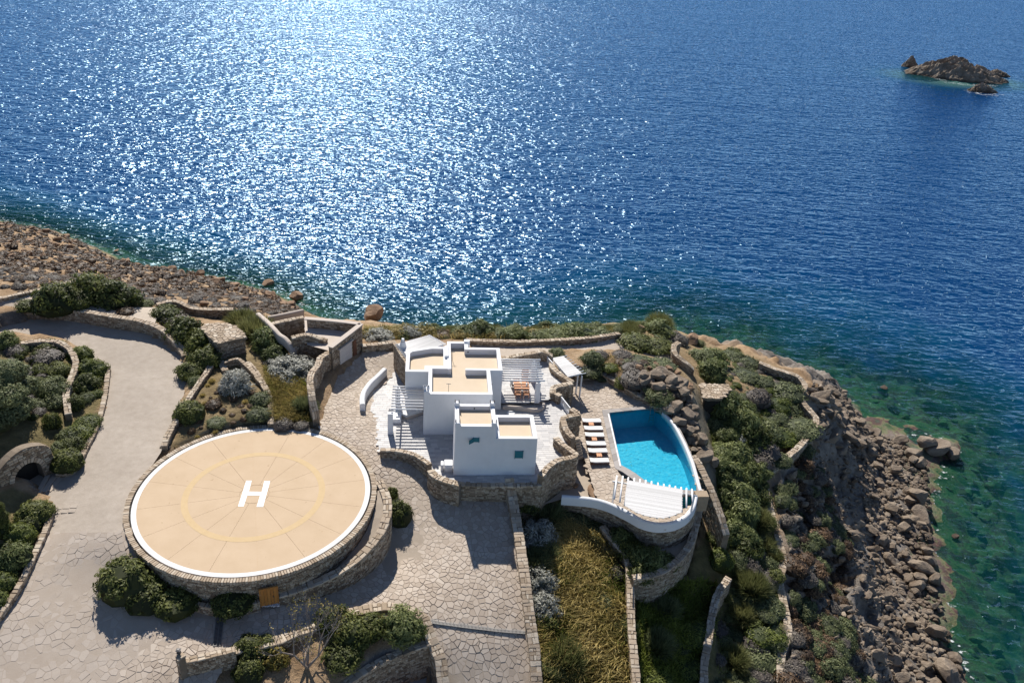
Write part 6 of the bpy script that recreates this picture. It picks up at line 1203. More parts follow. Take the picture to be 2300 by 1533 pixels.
 ('olive', 1250, 788, 34, 'round grey shrub by the slatted gate roof', .8), ('olive', 1330, 800, 46, 'grey green shrub on the near side of the gravel path', .9), ('mauve', 1348, 792, 36, 'brown shrub by the gravel path', .8), ('mound', 1322, 828, 50, 'green cushion above the pool wall', .8), ('mound', 1350, 835, 40, 'grey cushion above the pool wall', .7), ('mauve', 1398, 790, 46, 'brown cushion on the near side of the gravel path', .6), ('mound', 1440, 800, 80, 'long low grey shrub by the gravel path', .4), ('mound', 1480, 805, 70, 'second long low grey shrub by the gravel path', .4), ('mauve', 1430, 838, 70, 'large dark brown shrub in the rock garden', .8), ('mauve', 1420, 815, 50, 'brown shrub in the rock garden', .6), ('lentisk', 1400, 860, 36, 'green bush by the pool wall', .9), ('olive', 1480, 888, 50, 'bright leafed bush by the pool wall corner', .9), ('silver', 1505, 912, 36, 'pale bush at the corner of the pool', .9), ('greenmound', 1370, 820, 36, 'yellow green tuft in the rock garden', .7),
 ('lentisk', 1430, 756, 76, 'long low dark shrub between the path and the sea', .45), ('lentisk', 1470, 762, 70, 'low dark shrub at the end of the gravel path', .45), ('oleander', 1482, 735, 60, 'leafy bush on the headland edge', .9), ('broom', 1480, 722, 46, 'tall feathery bush on the headland edge', 1.1), ('mauve', 1515, 752, 56, 'brown bush on the seaward slope', .8), ('olive', 1575, 795, 60, 'olive bush on the seaward slope', .8), ('oleander', 1602, 800, 60, 'green bush on the seaward slope', .8), ('oleander', 1600, 832, 66, 'dark round bush above the stone shelter', 1.0), ('mound', 1640, 790, 56, 'low dark green bush at the sea edge', .6), ('mound', 1675, 805, 60, 'low green bush at the sea edge', .6), ('olive', 1570, 768, 24, 'tiny dark bush at the sea edge', .8), ('lentisk', 1648, 788, 34, 'dark upright bush at the sea edge', .9),
 ('mound', 1672, 830, 66, 'flat grey green cushion above the cliff path', .5), ('mound', 1710, 845, 50, 'flat green cushion by the upper cliff path', .5), ('mound', 1760, 862, 86, 'wide dark green cushion inside the cliff path bend', .6), ('mauve', 1700, 888, 56, 'round brown bush on the headland slope', 1.0), ('greenmound', 1740, 895, 66, 'yellow green cushion on the headland slope', .6), ('olive', 1765, 905, 66, 'grey green cushion left of the cliff path bend', .6), ('mound', 1735, 920, 60, 'pale grey cushion on the headland slope', .4), ('mound', 1795, 945, 86, 'large dark cushion against the outer path bend', .6), ('greenmound', 1752, 965, 76, 'green cushion on the lower headland', .6), ('mound', 1790, 995, 66, 'dark green cushion above the tall cliff wall', .8), ('mound', 1752, 1025, 50, 'dark green cushion at the foot of the headland', .7), ('olive', 1720, 960, 60, 'dull green bush on the lower headland', .8), ('mauve', 1715, 1000, 66, 'dark brown bush on the lower headland', .8),
 # behind the house along the cliff edge
 ('silver', 850, 748, 60, 'silver grey bush by the garage corner', .7), ('yellow', 890, 740, 50, 'golden dry bush behind the garage corner', .7), ('silver', 920, 742, 50, 'grey bush behind the white chimney', .8), ('yellow', 960, 738, 60, 'golden bush behind the rear pergola', .7), ('rust', 990, 745, 50, 'dark brown bush behind the rear pergola', .8), ('oleander', 1078, 738, 60, 'dark green bush behind the house roof', .9), ('olive', 1030, 740, 60, 'olive bush behind the house roof', .7), ('oleander', 1155, 745, 60, 'dark green bush along the sea wall', .7), ('olive', 1115, 745, 50, 'olive bush along the sea wall', .6), ('oleander', 1210, 748, 60, 'green bush along the sea wall left of the broad one', .6), ('oleander', 1255, 745, 70, 'broad green bush along the sea wall', .6), ('oleander', 1300, 742, 76, 'largest green bush along the sea wall', .8), ('olive', 1350, 745, 60, 'olive bush near the end of the sea wall', .6), ('olive', 1190, 750, 22, 'tiny brown bush on the sea wall', .9), ('yellow', 820, 745, 46, 'golden grass bush beside the big boulder', .8),
]
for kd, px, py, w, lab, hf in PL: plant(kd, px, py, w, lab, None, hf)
# tall feathery tree-like shrub on the left edge and the narrow cypress
def tree(name, label, px, py, w, h, mat, kinds, trunk=True, seed=1, slim=False):
    g = G(px, py); t = thing(name, label, 'tree', tuple(g)); s = mpp(g); rr = random.Random(seed); b = MB(); b.tube(tuple(g), (g[0] + .1, g[1], g[2] + h * .6), .16, .08, 7); b.obj('trunk', M['bark'], t)
    for i in range(kinds[1]):
        a = rr.uniform(0, 6.28); rad = w * s / 2 * (rr.random() ** .5) * (1 if not slim else .35); z = rr.uniform(.25, 1) * h if not slim else h * (i + .5) / kinds[1]; k = (1 - z / h * .5) if not slim else (1.05 - z / h)
        o = bpy.data.objects.new('crown_clump', rr.choice(PROT[kinds[0]])); COL.objects.link(o); o.parent = t; o.matrix_parent_inverse = Matrix.Translation(t.location).inverted()
        r_ = w * s * (.28 if not slim else .48) * (.6 + k * .6); o.location = (g[0] + rad * k * math.cos(a), g[1] + rad * k * math.sin(a), g[2] + z - r_ * .5); o.scale = (r_, r_, r_ * (1.0 if not slim else 1.3)); o.rotation_euler = (0, 0, a)
        b = MB(); b.tube((g[0] + .05, g[1], g[2] + z * .4), (o.location.x, o.location.y, o.location.z + r_ * .3), .06, .03, 5); b.obj('branch', M['bark'], t)
tree('tamarisk_tree', 'big feathery dark green tree at the left edge of the picture', 30, 935, 150, 4.6, 'olive', ('olive', 16), seed=3)
tree('cypress_tree', 'slim dark cypress at the left edge beside the row of bushes', 10, 1200, 44, 3.0, 'lentisk', ('lentisk', 7), seed=4, slim=True)
# bare tree in the bottom bed
g = G(690, 1500); bt = thing('bare_tree', 'bare grey branching tree with a few yellow leaves at the bottom edge', 'tree', tuple(g)); rr = random.Random(21); trunk = MB(); br = MB(); tips = []
def grow(p, d, L, r_, lv, mb):
    q = p + d * L; mb.tube(p, q, r_, r_ * .62, 6 if lv < 2 else 4, caps=False)
    if lv >= 5: tips.append(q); return
    for k in range(rr.choice((2, 3)) if lv < 4 else 2):
        v = Vector((rr.gauss(0, 1), rr.gauss(0, 1), rr.gauss(0, .6))); nd = (d + v * .5 + Vector((0, 0, .12))).normalized(); grow(q, nd, L * rr.uniform(.62, .86), r_ * .62, lv + 1, br)
for k in range(4):
    a = k * 1.6; grow(Vector(g), Vector((math.cos(a) * .6, math.sin(a) * .6, .9)).normalized(), 1.45, .10, 0, trunk)
trunk.obj('trunk', M['bark'], bt); props(br.obj('branches', M['bark'], bt), kind='stuff')
b = MB()
for q in tips:
    for k in range(3):
        if rr.random() < .5: c = q + Vector((rr.gauss(0, .12), rr.gauss(0, .12), rr.gauss(0, .1))); v1 = Vector((rr.gauss(0, 1), rr.gauss(0, 1), rr.gauss(0, 1))).normalized() * .07; v2 = v1.cross(Vector((rr.gauss(0, 1), rr.gauss(0, 1), 1))).normalized() * .05; b.poly([c - v1, c + v2, c + v1, c - v2], [(0, 1, 2, 3)], rr.random())
props(b.obj('leaves', M['yellowing'], bt), kind='stuff')

def where(x, y, z, area_):
    q = CR @ (np.array([x, y, z]) - np.array([0, 0, CAMZ])); px, py = 1150 + F * q[0] / q[2], 766.5 + F * q[1] / q[2]
    if area_ == 'hill':
        a = 'near the left edge' if px < 170 else 'above the road bushes' if px < 330 else 'above the stone hut' if px < 500 else 'near the last point'
        return a + (', close to the sea' if z < -14 else ', halfway down' if z < -5 else ', high on the slope')
    if area_ in ('shore', 'cliff'):
        a = 'below the path bend' if py < 1050 else 'level with the pool terrace' if py < 1180 else 'beside the winding path' if py < 1350 else 'near the bottom edge'
        if area_ == 'shore': return a + (', at the waterline' if z < SEA + .5 else ', above the waterline' if z < SEA + 2 else ', against the cliff foot')
        return a + (', under the path wall' if z > -13 else ', halfway down the cliff' if z > -17 else ', low on the cliff')
    if area_ == 'edge': return 'behind the garage' if px < 880 else 'behind the house' if px < 1130 else 'beside the gravel path' if px < 1400 else 'at the headland tip'
    return ('upper' if py < 900 else 'middle' if py < 1200 else 'lower') + (' left' if px < 700 else ' centre' if px < 1500 else ' right') + ' part'
# thorny cushions on the bare hill, and on the cliff
def scatter(poly, n, seed, zmax=None, mind=1.0, bound=None):
    rng = random.Random(seed); out = []; P = [tuple(W(*p)[:2]) for p in poly] if not bound else bound; A_ = np.array(P); x0, y0 = A_.min(0); x1, y1 = A_.max(0); cells = {}; tries = 0
    while len(out) < n and tries < n * 60:
        tries += 1; x, y = rng.uniform(x0, x1), rng.uniform(y0, y1)
        if not inside(P, x, y): continue
        z = float(gz(x, y))
        if z < SEA + 1.2: continue
        c = (int(x / mind), int(y / mind))
        if any(math.hypot(x - a, y - b_) < mind * rng.uniform(.6, 1.1) for i in (-1, 0, 1) for j in (-1, 0, 1) for a, b_ in cells.get((c[0] + i, c[1] + j), ())): continue
        cells.setdefault(c, []).append((x, y)); out.append((x, y, z))
    return out
LOW = []
def place(kind, pts, r0, r1, label, group, hf=(.7, 1.1), limit=300, cat='shrub', stuffname='scrub_field', stufflabel=None, area_=''):
    rng = random.Random(len(pts)); pts = sorted(pts, key=lambda q: math.hypot(q[0], q[1]))
    for x, y, z in pts[:limit]:
        k = rng.choice(kind); o = bpy.data.objects.new(NAME[k], rng.choice(PROT[k])); COL.objects.link(o); s = rng.uniform(r0, r1) * rng.choice((.7, 1, 1, 1.25)); o.location = (x, y, z - .1 * s); o.scale = (s, s * rng.uniform(.8, 1.2), s * rng.uniform(*hf)); o.rotation_euler = (0, 0, rng.uniform(0, 6.28)); props(o, ('low ' if s * (r0 + r1) < 0 else '') + (label if not area_ else ('big ' if s > (r0 + r1) / 2 else 'small ') + label + ' ' + where(x, y, z, area_)), cat, group)
    rest = pts[limit:]
    if rest:
        if not LOW:
            for sd_ in (71, 72, 73, 74):
                me_ = leafy('scrub_source', 'phrygana', sd_, 120, .17, 16, .34, .55, .5, .5, .86); nv = len(me_.vertices); V0 = np.empty(nv * 3, np.float32); me_.vertices.foreach_get('co', V0); F0 = np.empty(len(me_.polygons) * 3, np.int32); me_.polygons.foreach_get('vertices', F0); T0 = np.empty(nv, np.float32); me_.attributes['tint'].data.foreach_get('value', T0)
                LOW.append((V0.reshape(-1, 3).copy(), F0.reshape(-1, 3).copy(), T0.copy())); bpy.data.meshes.remove(me_)
        VV, FF, TT = [], [], []; nb = 0
        for x, y, z in rest:
            V0, F0, T0 = rng.choice(LOW); s = rng.uniform(r0, r1) * rng.choice((.6, .9, 1.0, 1.2)); a = rng.uniform(0, 6.28); ca, sa = math.cos(a), math.sin(a); V = np.stack([(V0[:, 0] * ca - V0[:, 1] * sa) * s, (V0[:, 0] * sa + V0[:, 1] * ca) * s, V0[:, 2] * s * rng.uniform(.7, 1.1)], -1) + [x, y, z - .06]
            VV.append(V); FF.append(F0 + nb); nb += len(V0); TT.append(np.clip(T0 + rng.uniform(-.15, .2), 0, 1))
        props(link(stuffname, fastmesh(stuffname, np.concatenate(VV), np.concatenate(FF), M['phrygana'], tint=np.concatenate(TT))), stufflabel, cat, kind='stuff')
hill_poly = [(-60, 480, SH), (60, 512, SH), (215, 557, SH), (300, 607, SH), (420, 618, SH), (545, 642, SH), (640, 667, SH), (690, 700, SH), (650, 712, -5), (560, 700, -1), (430, 685, 1.0), (350, 676, 1.6), (300, 670, 1.6), (178, 622, 2.6), (92, 642, 3), (-60, 668, 3.3)]
hp = scatter(hill_poly, 1900, 5, mind=1.4)
place(['brown', 'mauve', 'brown'], hp, .5, .95, 'brown thorny cushion on the bare hillside', 'thorny cushions on the bare hillside', area_='hill', hf=(.6, .95), stufflabel='far brown thorny scrub down the bare hillside')
cliff_poly = [(1745, 1105, -9.5), (1800, 1050, -10.5), (1850, 1100, -15), (1900, 1230, -17), (1900, 1400, -16), (1960, 1620, -17.5), (1765, 1625, -12.5), (1780, 1440, -11.5), (1775, 1350, -11.2), (1775, 1250, -10.8)]
cp = scatter(cliff_poly, 280, 7, mind=1.0)
place(['rust', 'mound', 'mauve', 'brown', 'olive'], cp, .65, 1.3, 'rusty cliff cushion', 'thorny cushions on the cliff face', area_='cliff', hf=(.7, 1.1))
rg_poly = [(1380, 810, -1.1), (1480, 820, -1), (1545, 860, -1.2), (1550, 930, -2.6), (1590, 1040, -5), (1560, 1010, -3.6), (1510, 930, -1.6), (1470, 885, -1.1), (1420, 855, -1.2)]
place(['mauve', 'rust', 'mound'], scatter(rg_poly, 70, 9, mind=.9), .4, .85, 'small dry cushion plant among the rocks beside the pool', 'cushion plants in the rock garden', hf=(.6, 1))
hl_poly = [(1560, 780, -4.6), (1650, 812, -5.8), (1740, 840, -6.5), (1800, 870, -7.2), (1820, 940, -8), (1740, 1010, -8), (1690, 960, -6.8), (1650, 880, -5.6)]
place(['mauve', 'mound', 'greenmound'], scatter(hl_poly, 90, 19, mind=1.1), .35, .75, 'small cushion plant on the sandy headland', 'cushion plants on the headland', hf=(.5, .9))
co_poly = [(1655, 1240, -9.2), (1740, 1250, -9.8), (1745, 1440, -11), (1740, 1620, -12.4), (1600, 1620, -12), (1610, 1400, -10.8)]
place(['broom', 'mound', 'olive', 'mauve'], scatter(co_poly, 90, 29, mind=1.2), .6, 1.15, 'olive green bush on the overgrown lower right slope', 'bushes on the overgrown lower slope', hf=(.6, 1.1))
cr_poly = [(1610, 900, -5.8), (1680, 930, -6.6), (1705, 1040, -8), (1725, 1150, -9), (1740, 1240, -9.8), (1650, 1250, -9.4), (1610, 1120, -7.8), (1600, 1000, -6.4)]
place(['oleander', 'oleander', 'lentisk', 'olive'], scatter(cr_poly, 70, 33, mind=1.5), .9, 1.5, 'leafy bush in the dense thicket between pool and cliff path', 'bushes of the thicket between pool and cliff path', hf=(.8, 1.2))
ed_poly = [(820, 735, -1), (1000, 735, -1.5), (1400, 735, -2.8), (1500, 722, -4), (1500, 745, -4), (1400, 748, -2.5), (1250, 756, -1.6), (1000, 755, -.6), (830, 765, -.3)]
place(['olive', 'yellow', 'oleander', 'broom'], scatter(ed_poly, 110, 39, mind=1.2), .6, 1.2, 'cliff edge bush', 'bushes along the cliff edge', area_='edge', hf=(.6, 1.0))
gd_poly = [(470, 860, .5), (520, 830, .6), (560, 870, .5), (590, 940, .2), (520, 965, .1), (430, 985, .05), (400, 960, .1)]
place(['rust', 'grass', 'rust'], scatter(gd_poly, 40, 49, mind=.9), .25, .5, 'dry orange tuft in the bed above the helipad', 'dry tufts above the helipad', hf=(.8, 1.2))
isl_poly = [(20, 790, 1.6), (100, 780, 1.4), (140, 850, 1.2), (110, 920, .9), (60, 960, .8), (20, 900, 1.2)]
place(['olive', 'lentisk', 'mauve'], scatter(isl_poly, 44, 59, mind=.85), .6, 1.0, 'dark bush filling the planted island', 'bushes filling the planted island', hf=(.7, 1.0))

# grass: fields of blades
def grassfield(name, label, polyw, dens, mat, L=(.35, .8), seed=1, lean=(.0, 0.0), w=.018, patch=3.0, thr=.25):
    rng = np.random.default_rng(seed); P = np.array(polyw); x0, y0 = P.min(0); x1, y1 = P.max(0); n = int((x1 - x0) * (y1 - y0) * dens); x = rng.uniform(x0, x1, n); y = rng.uniform(y0, y1, n)
    m_ = inside(polyw, x, y) & (fbm(x, y, patch, seed + 50, 3) > thr + .15 * rng.random(n)); x, y = x[m_], y[m_]; n = len(x); z = gz(x, y) - .03
    a = rng.uniform(0, 2 * np.pi, n); ln = rng.uniform(*L, n) * (.5 + fbm(x, y, 2.5, seed + 9, 3)); lx = lean[0] + rng.normal(0, .35, n); ly = lean[1] + rng.normal(0, .35, n)
    B0 = np.stack([x, y, z], -1); T = np.stack([lx * ln, ly * ln, ln], -1); sd_ = np.stack([np.cos(a), np.sin(a), np.zeros(n)], -1) * (w * rng.uniform(.7, 1.5, n))[:, None]
    V = np.stack([B0 - sd_, B0 + sd_, B0 + T * .6 + sd_ * .8, B0 + T * .6 - sd_ * .8, B0 + T * [1.25, 1.25, .9]], 1).reshape(-1, 3); k = np.arange(n)[:, None] * 5
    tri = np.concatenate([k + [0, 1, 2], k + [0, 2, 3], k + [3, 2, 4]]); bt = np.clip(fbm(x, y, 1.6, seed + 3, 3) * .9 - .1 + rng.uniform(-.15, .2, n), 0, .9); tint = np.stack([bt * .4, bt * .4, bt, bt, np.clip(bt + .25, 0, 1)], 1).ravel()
    return props(link(name, fastmesh(name, V, tri, M[mat], tint=tint)), label, 'grass', kind='stuff')
mead = [tuple(W(x, y, z)[:2]) for x, y, z in ((1235,1165,-4.2),(1300,1180,-4.6),(1345,1195,-4.7),(1385,1240,-5.4),(1408,1300,-5.9),(1412,1400,-6.6),(1424,1620,-8.2),(1215,1620,-7.2),(1205,1450,-6),(1235,1380,-5.5),(1240,1280,-4.8))]
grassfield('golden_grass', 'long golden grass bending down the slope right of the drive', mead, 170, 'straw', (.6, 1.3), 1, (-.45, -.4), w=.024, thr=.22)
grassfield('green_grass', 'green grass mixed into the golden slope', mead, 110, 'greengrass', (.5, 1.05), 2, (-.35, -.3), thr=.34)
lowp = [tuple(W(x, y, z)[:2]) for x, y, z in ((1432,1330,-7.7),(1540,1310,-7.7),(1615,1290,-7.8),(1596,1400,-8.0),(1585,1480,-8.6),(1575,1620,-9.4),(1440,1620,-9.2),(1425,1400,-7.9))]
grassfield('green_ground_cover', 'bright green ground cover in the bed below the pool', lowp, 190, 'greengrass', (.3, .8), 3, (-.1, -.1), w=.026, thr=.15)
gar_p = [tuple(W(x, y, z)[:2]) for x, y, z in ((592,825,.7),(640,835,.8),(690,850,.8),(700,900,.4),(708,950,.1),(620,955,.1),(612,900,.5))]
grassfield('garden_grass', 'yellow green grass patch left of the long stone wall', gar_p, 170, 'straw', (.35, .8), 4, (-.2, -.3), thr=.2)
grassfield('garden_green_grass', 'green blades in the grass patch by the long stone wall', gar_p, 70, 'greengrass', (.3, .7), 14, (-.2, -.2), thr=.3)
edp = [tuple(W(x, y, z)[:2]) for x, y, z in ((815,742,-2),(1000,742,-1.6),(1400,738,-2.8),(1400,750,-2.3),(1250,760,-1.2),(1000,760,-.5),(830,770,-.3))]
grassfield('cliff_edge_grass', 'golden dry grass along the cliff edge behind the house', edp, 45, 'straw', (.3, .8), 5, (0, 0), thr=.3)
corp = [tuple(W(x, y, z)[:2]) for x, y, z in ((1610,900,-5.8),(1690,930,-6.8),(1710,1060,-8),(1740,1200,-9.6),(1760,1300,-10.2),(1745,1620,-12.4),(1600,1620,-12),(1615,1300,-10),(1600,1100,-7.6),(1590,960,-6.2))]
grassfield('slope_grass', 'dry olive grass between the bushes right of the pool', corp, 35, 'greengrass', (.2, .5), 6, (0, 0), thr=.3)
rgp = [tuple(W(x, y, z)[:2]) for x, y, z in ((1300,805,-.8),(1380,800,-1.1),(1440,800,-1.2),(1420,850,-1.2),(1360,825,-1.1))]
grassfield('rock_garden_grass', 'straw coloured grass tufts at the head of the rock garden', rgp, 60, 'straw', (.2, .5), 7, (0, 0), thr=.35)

# ------------------------------------------------------------------ rocks
def rock(seed, cuts=13, sub=ICO3, flat=.75):
    rng = np.random.default_rng(seed); V = sub[0].copy()
    for _ in range(cuts):
        nn_ = rng.normal(0, 1, 3); nn_ /= np.linalg.norm(nn_); d = rng.uniform(.42, .85); k = V @ nn_ - d; V -= np.maximum(k, 0)[:, None] * nn_
    nz = np.array([noise.fractal(Vector(v * 1.7) + Vector((seed * 3.1, 0, 0)), 1.0, 2.0, 4) for v in V]); V *= (1 + .07 * nz)[:, None]; V[:, 2] *= flat
    return fastmesh('boulder', V, sub[1], None, tint=np.clip(.5 + nz * .5, 0, 1), smooth=False)
ROCKS = [rock(s) for s in range(9)]
for me in ROCKS: me.materials.append(M['rock'])
def boulder(x, y, z, s, label, group=None, sc=None, rz=None, mat=None, sink=.25, name='boulder'):
    o = bpy.data.objects.new(name, pr.choice(ROCKS)); COL.objects.link(o); sc = sc or (pr.uniform(.85, 1.25), pr.uniform(.7, 1.0), pr.uniform(.75, 1.1))
    o.scale = (s * sc[0], s * sc[1], s * sc[2]); o.location = (x, y, z + s * (.75 * sc[2] - sink)); o.rotation_euler = (pr.uniform(-.25, .25), pr.uniform(-.25, .25), pr.uniform(0, 6.28) if rz is None else rz)
    if mat: o.material_slots[0].link = 'OBJECT'; o.material_slots[0].material = M[mat]
    return props(o, label, 'boulder', group)
def brock(px, py, w, label, group=None, z=None, **k):
    g = G(px, py + w * .15) if z is None else W(px, py, z); return boulder(g[0], g[1], g[2] if z is None else z, w * mpp(g) / 2, label, group, **k)
big = [(2060,1118,60,'large pale boulder half in the water below the cliff'),(2068,1158,56,'large boulder just below the pale one at the waterline'),(2033,1168,42,'rounded boulder behind the waterline pair'),(2028,1185,48,'broad boulder on the shore'),(2000,1148,44,'square boulder at the cliff foot'),(1975,1085,40,'pale boulder near the top of the shore'),(2005,1060,40,'dark rounded boulder in the shallows'),(1992,1110,36,'pale tilted boulder above the shore'),(2065,1275,54,'split boulder in the middle of the shore'),(2085,1260,40,'dark boulder behind the split one'),(2060,1315,50,'broad rounded boulder on the middle shore'),(2035,1300,34,'small rounded boulder on the middle shore'),(2010,1280,34,'boulder against the cliff foot'),(1980,1218,36,'dark boulder on the narrow beach'),(2000,1230,34,'boulder on the narrow beach'),(2092,1415,54,'rounded grey boulder on the lower shore'),(2040,1400,38,'pale boulder on the lower shore'),(2055,1430,36,'flat boulder on the lower shore'),(2130,1525,80,'large smooth boulder at the bottom edge'),(2105,1500,34,'boulder beside the large smooth one'),(2075,1492,34,'pointed boulder near the bottom'),(1940,985,44,'big slab of rock at the waterline below the headland'),(1958,1015,44,'dark rock at the waterline'),(2105,1010,60,'long dark reef rock in the shallows'),(2140,1020,44,'outermost dark reef rock'),(2080,995,56,'dark ridge rock of the reef'),(2052,1020,50,'pale ribbed rock in the shallows'),(2068,1040,44,'ribbed rock of the reef'),(2020,990,36,'low dark rock of the reef'),(2145,1205,26,'reddish rock under the water surface'),(2090,1325,24,'small reddish rock in the shallows'),(1838,1125,30,'round pale boulder perched on the cliff slope'),(1975,878,34,'low wet rock awash off the headland'),(1860,880,40,'angular rock under the cliff path'),(1880,905,40,'dark angular rock under the cliff path'),(1865,935,46,'grey slab leaning on the cliff'),(1900,960,46,'layered grey rock on the cliff'),(1925,1000,46,'layered rock above the shore')]
for px, py, w, lab in big: brock(px, py, w, lab)
sh_poly = [(1880, 880, -20), (1950, 960, -20.5), (2020, 1000, SH), (2080, 1060, SH), (2090, 1250, SH), (2120, 1400, SH), (2180, 1620, SH), (2040, 1620, -20), (1980, 1450, -20), (1960, 1300, -20.3), (1930, 1120, -19.6), (1880, 980, -16)]
P = [tuple(W(*p)[:2]) for p in sh_poly]; A_ = np.array(P); rr = random.Random(31); sp = []
while len(sp) < 2200:
    x, y = rr.uniform(A_[:, 0].min(), A_[:, 0].max()), rr.uniform(A_[:, 1].min(), A_[:, 1].max())
    if inside(P, x, y): sp.append((x, y, float(gz(x, y))))
sp_s = sp[:170]
for x, y, z in sp_s: s_ = rr.choice((.3, .35, .4, .5, .65, .95)); boulder(x, y, z, s_, ('small' if s_ < .5 else 'large') + ' grey brown shore rock ' + where(x, y, z, 'shore'), 'rocks on the rocky shore', name='shore_rock')
VV, FF, TT = [], [], []; nb = 0; cv, cf = ICO2
for x, y, z in sp[170:]:
    s = rr.uniform(.12, .42); g_ = np.random.default_rng(int(x * 371 + y * 53)); V = cv.copy()
    for _ in range(5): nn_ = g_.normal(0, 1, 3); nn_ /= np.linalg.norm(nn_); k = V @ nn_ - .6; V = V - np.maximum(k, 0)[:, None] * nn_
    VV.append(V * [s * g_.uniform(.8, 1.4), s, s * .7] + [x, y, z + .1]); FF.append(cf + nb); nb += len(cv); TT.append(np.full(len(cv), g_.uniform(.2, .9)))
props(link('shore_rubble', fastmesh('shore_rubble', np.concatenate(VV), np.concatenate(FF), M['rock'], tint=np.concatenate(TT))), 'small broken stones covering the rocky shore', 'stones', kind='stuff')
for x, y, z in scatter([(1835, 870, -9), (1870, 870, -14), (1920, 960, -18), (1900, 1050, -17), (1850, 1000, -12), (1835, 955, -10)], 40, 61, mind=1.0): boulder(x, y, z, rr.uniform(.5, 1.4), 'angular grey rock on the cliff below the path bend', 'rocks on the headland cliff', sc=(1.5, .8, .7), name='cliff_rock')
for x, y, z in scatter([(1430, 850, -.9), (1530, 850, -.9), (1552, 900, -1.8), (1560, 980, -4), (1600, 1060, -6), (1575, 1045, -4.2), (1530, 960, -2.6), (1490, 895, -1.1)], 75, 71, mind=.8): boulder(x, y, z, rr.uniform(.4, 1.1), 'dark angular rock of the outcrop beside the pool', 'rocks of the outcrop beside the pool', name='outcrop_rock', sink=.1)
for x, y, z in scatter([(1420, 835, -1.1), (1500, 815, -1.2), (1560, 850, -1.5), (1550, 870, -1.2), (1470, 860, -1)], 20, 72, mind=1.2): boulder(x, y, z, rr.uniform(.3, .7), 'tan rock in the garden above the pool outcrop', 'tan rocks above the outcrop', mat='redrock', name='outcrop_rock')
brock(840, 722, 58, 'big reddish boulder standing above the sea beside the garage', mat='redrock', sc=(1.0, .9, 1.05), z=-5.2, sink=.2)
brock(1435, 738, 26, 'pale rock on the headland edge', mat='redrock'); brock(1466, 730, 30, 'pinkish rock at the headland tip', mat='redrock'); brock(1556, 765, 40, 'flat rock at the top of the seaward slope', mat='redrock')
for (px, py, w, lab) in ((520, 624, 30, 'rounded rock at the end of the bare hillside'), (500, 632, 24, 'small rock at the waterline of the bare hillside'), (600, 645, 34, 'reddish rock at the tip of the hillside shore'), (665, 672, 40, 'dark rock at the last point of the hillside'), (652, 685, 34, 'brown rock by the last point of the hillside'), (150, 530, 22, 'pale rock near the top of the hillside'), (262, 566, 26, 'reddish rock on the hillside shore')): brock(px, py, w, lab, mat='redrock')
brock(470, 1312, 34, 'grey rock on the wall of the helipad bed', sc=(1.2, .7, .6)); brock(1330, 1105, 46, 'tan rocks between pool deck and white parapet', mat='redrock', sc=(1.6, .7, .5)); brock(1290, 1098, 22, 'small tan rock behind the white parapet', mat='redrock'); brock(130, 800, 20, 'pale rock in the planted island')
for x, y, z in scatter([(200, 620, -4), (400, 650, -6), (620, 690, -10), (640, 712, -6), (450, 690, -.5), (300, 670, 0), (100, 600, -2), (-20, 560, -8), (60, 530, -16), (250, 575, -16)], 70, 91, mind=2.0): boulder(x, y, z, rr.uniform(.25, .7), 'small tan rock on the bare hillside', 'tan rocks on the bare hillside', mat='redrock', name='hillside_rock')

for k, (x, y, z) in enumerate(scatter([(-40, 492, SH), (60, 508, SH), (215, 553, SH), (300, 604, SH), (420, 614, SH), (545, 638, SH), (640, 663, SH), (695, 705, SH), (660, 700, -16), (550, 665, -17), (420, 640, -18), (300, 625, -18), (210, 580, -17), (60, 530, -17), (-40, 515, -17)], 80, 93, mind=1.6)): boulder(x, y, z, rr.uniform(.3, 1.1), 'dark tan rock along the hillside shore ' + where(x, y, z, 'hill').split(',')[0], 'rocks along the hillside shore', mat='redrock', name='hillside_rock')
wp = [tuple(W(*p)[:2]) for p in [(1960, 890, -23), (2140, 930, -23), (2230, 1080, -23), (2230, 1250, -23), (2270, 1500, -23), (2170, 1560, -23), (2120, 1380, -23), (2090, 1200, -23), (2120, 1070, -23), (2050, 970, -23), (1960, 960, -23)]]
A_ = np.array(wp); ct = 0
while ct < 120:
    x, y = rr.uniform(A_[:, 0].min(), A_[:, 0].max()), rr.uniform(A_[:, 1].min(), A_[:, 1].max())
    if inside(wp, x, y): ct += 1; s_ = rr.uniform(.5, 1.6); boulder(x, y, min(float(gz(x, y)), SEA - 1.25 * s_), s_, ('small' if s_ < 1 else 'large') + ' sunken rock under green water ' + where(x, y, SEA, 'shore').split(',')[0], 'sunken rocks off the shore', mat=rr.choice(('rock', 'ground', 'ground')), name='sunken_rock', sink=.4)
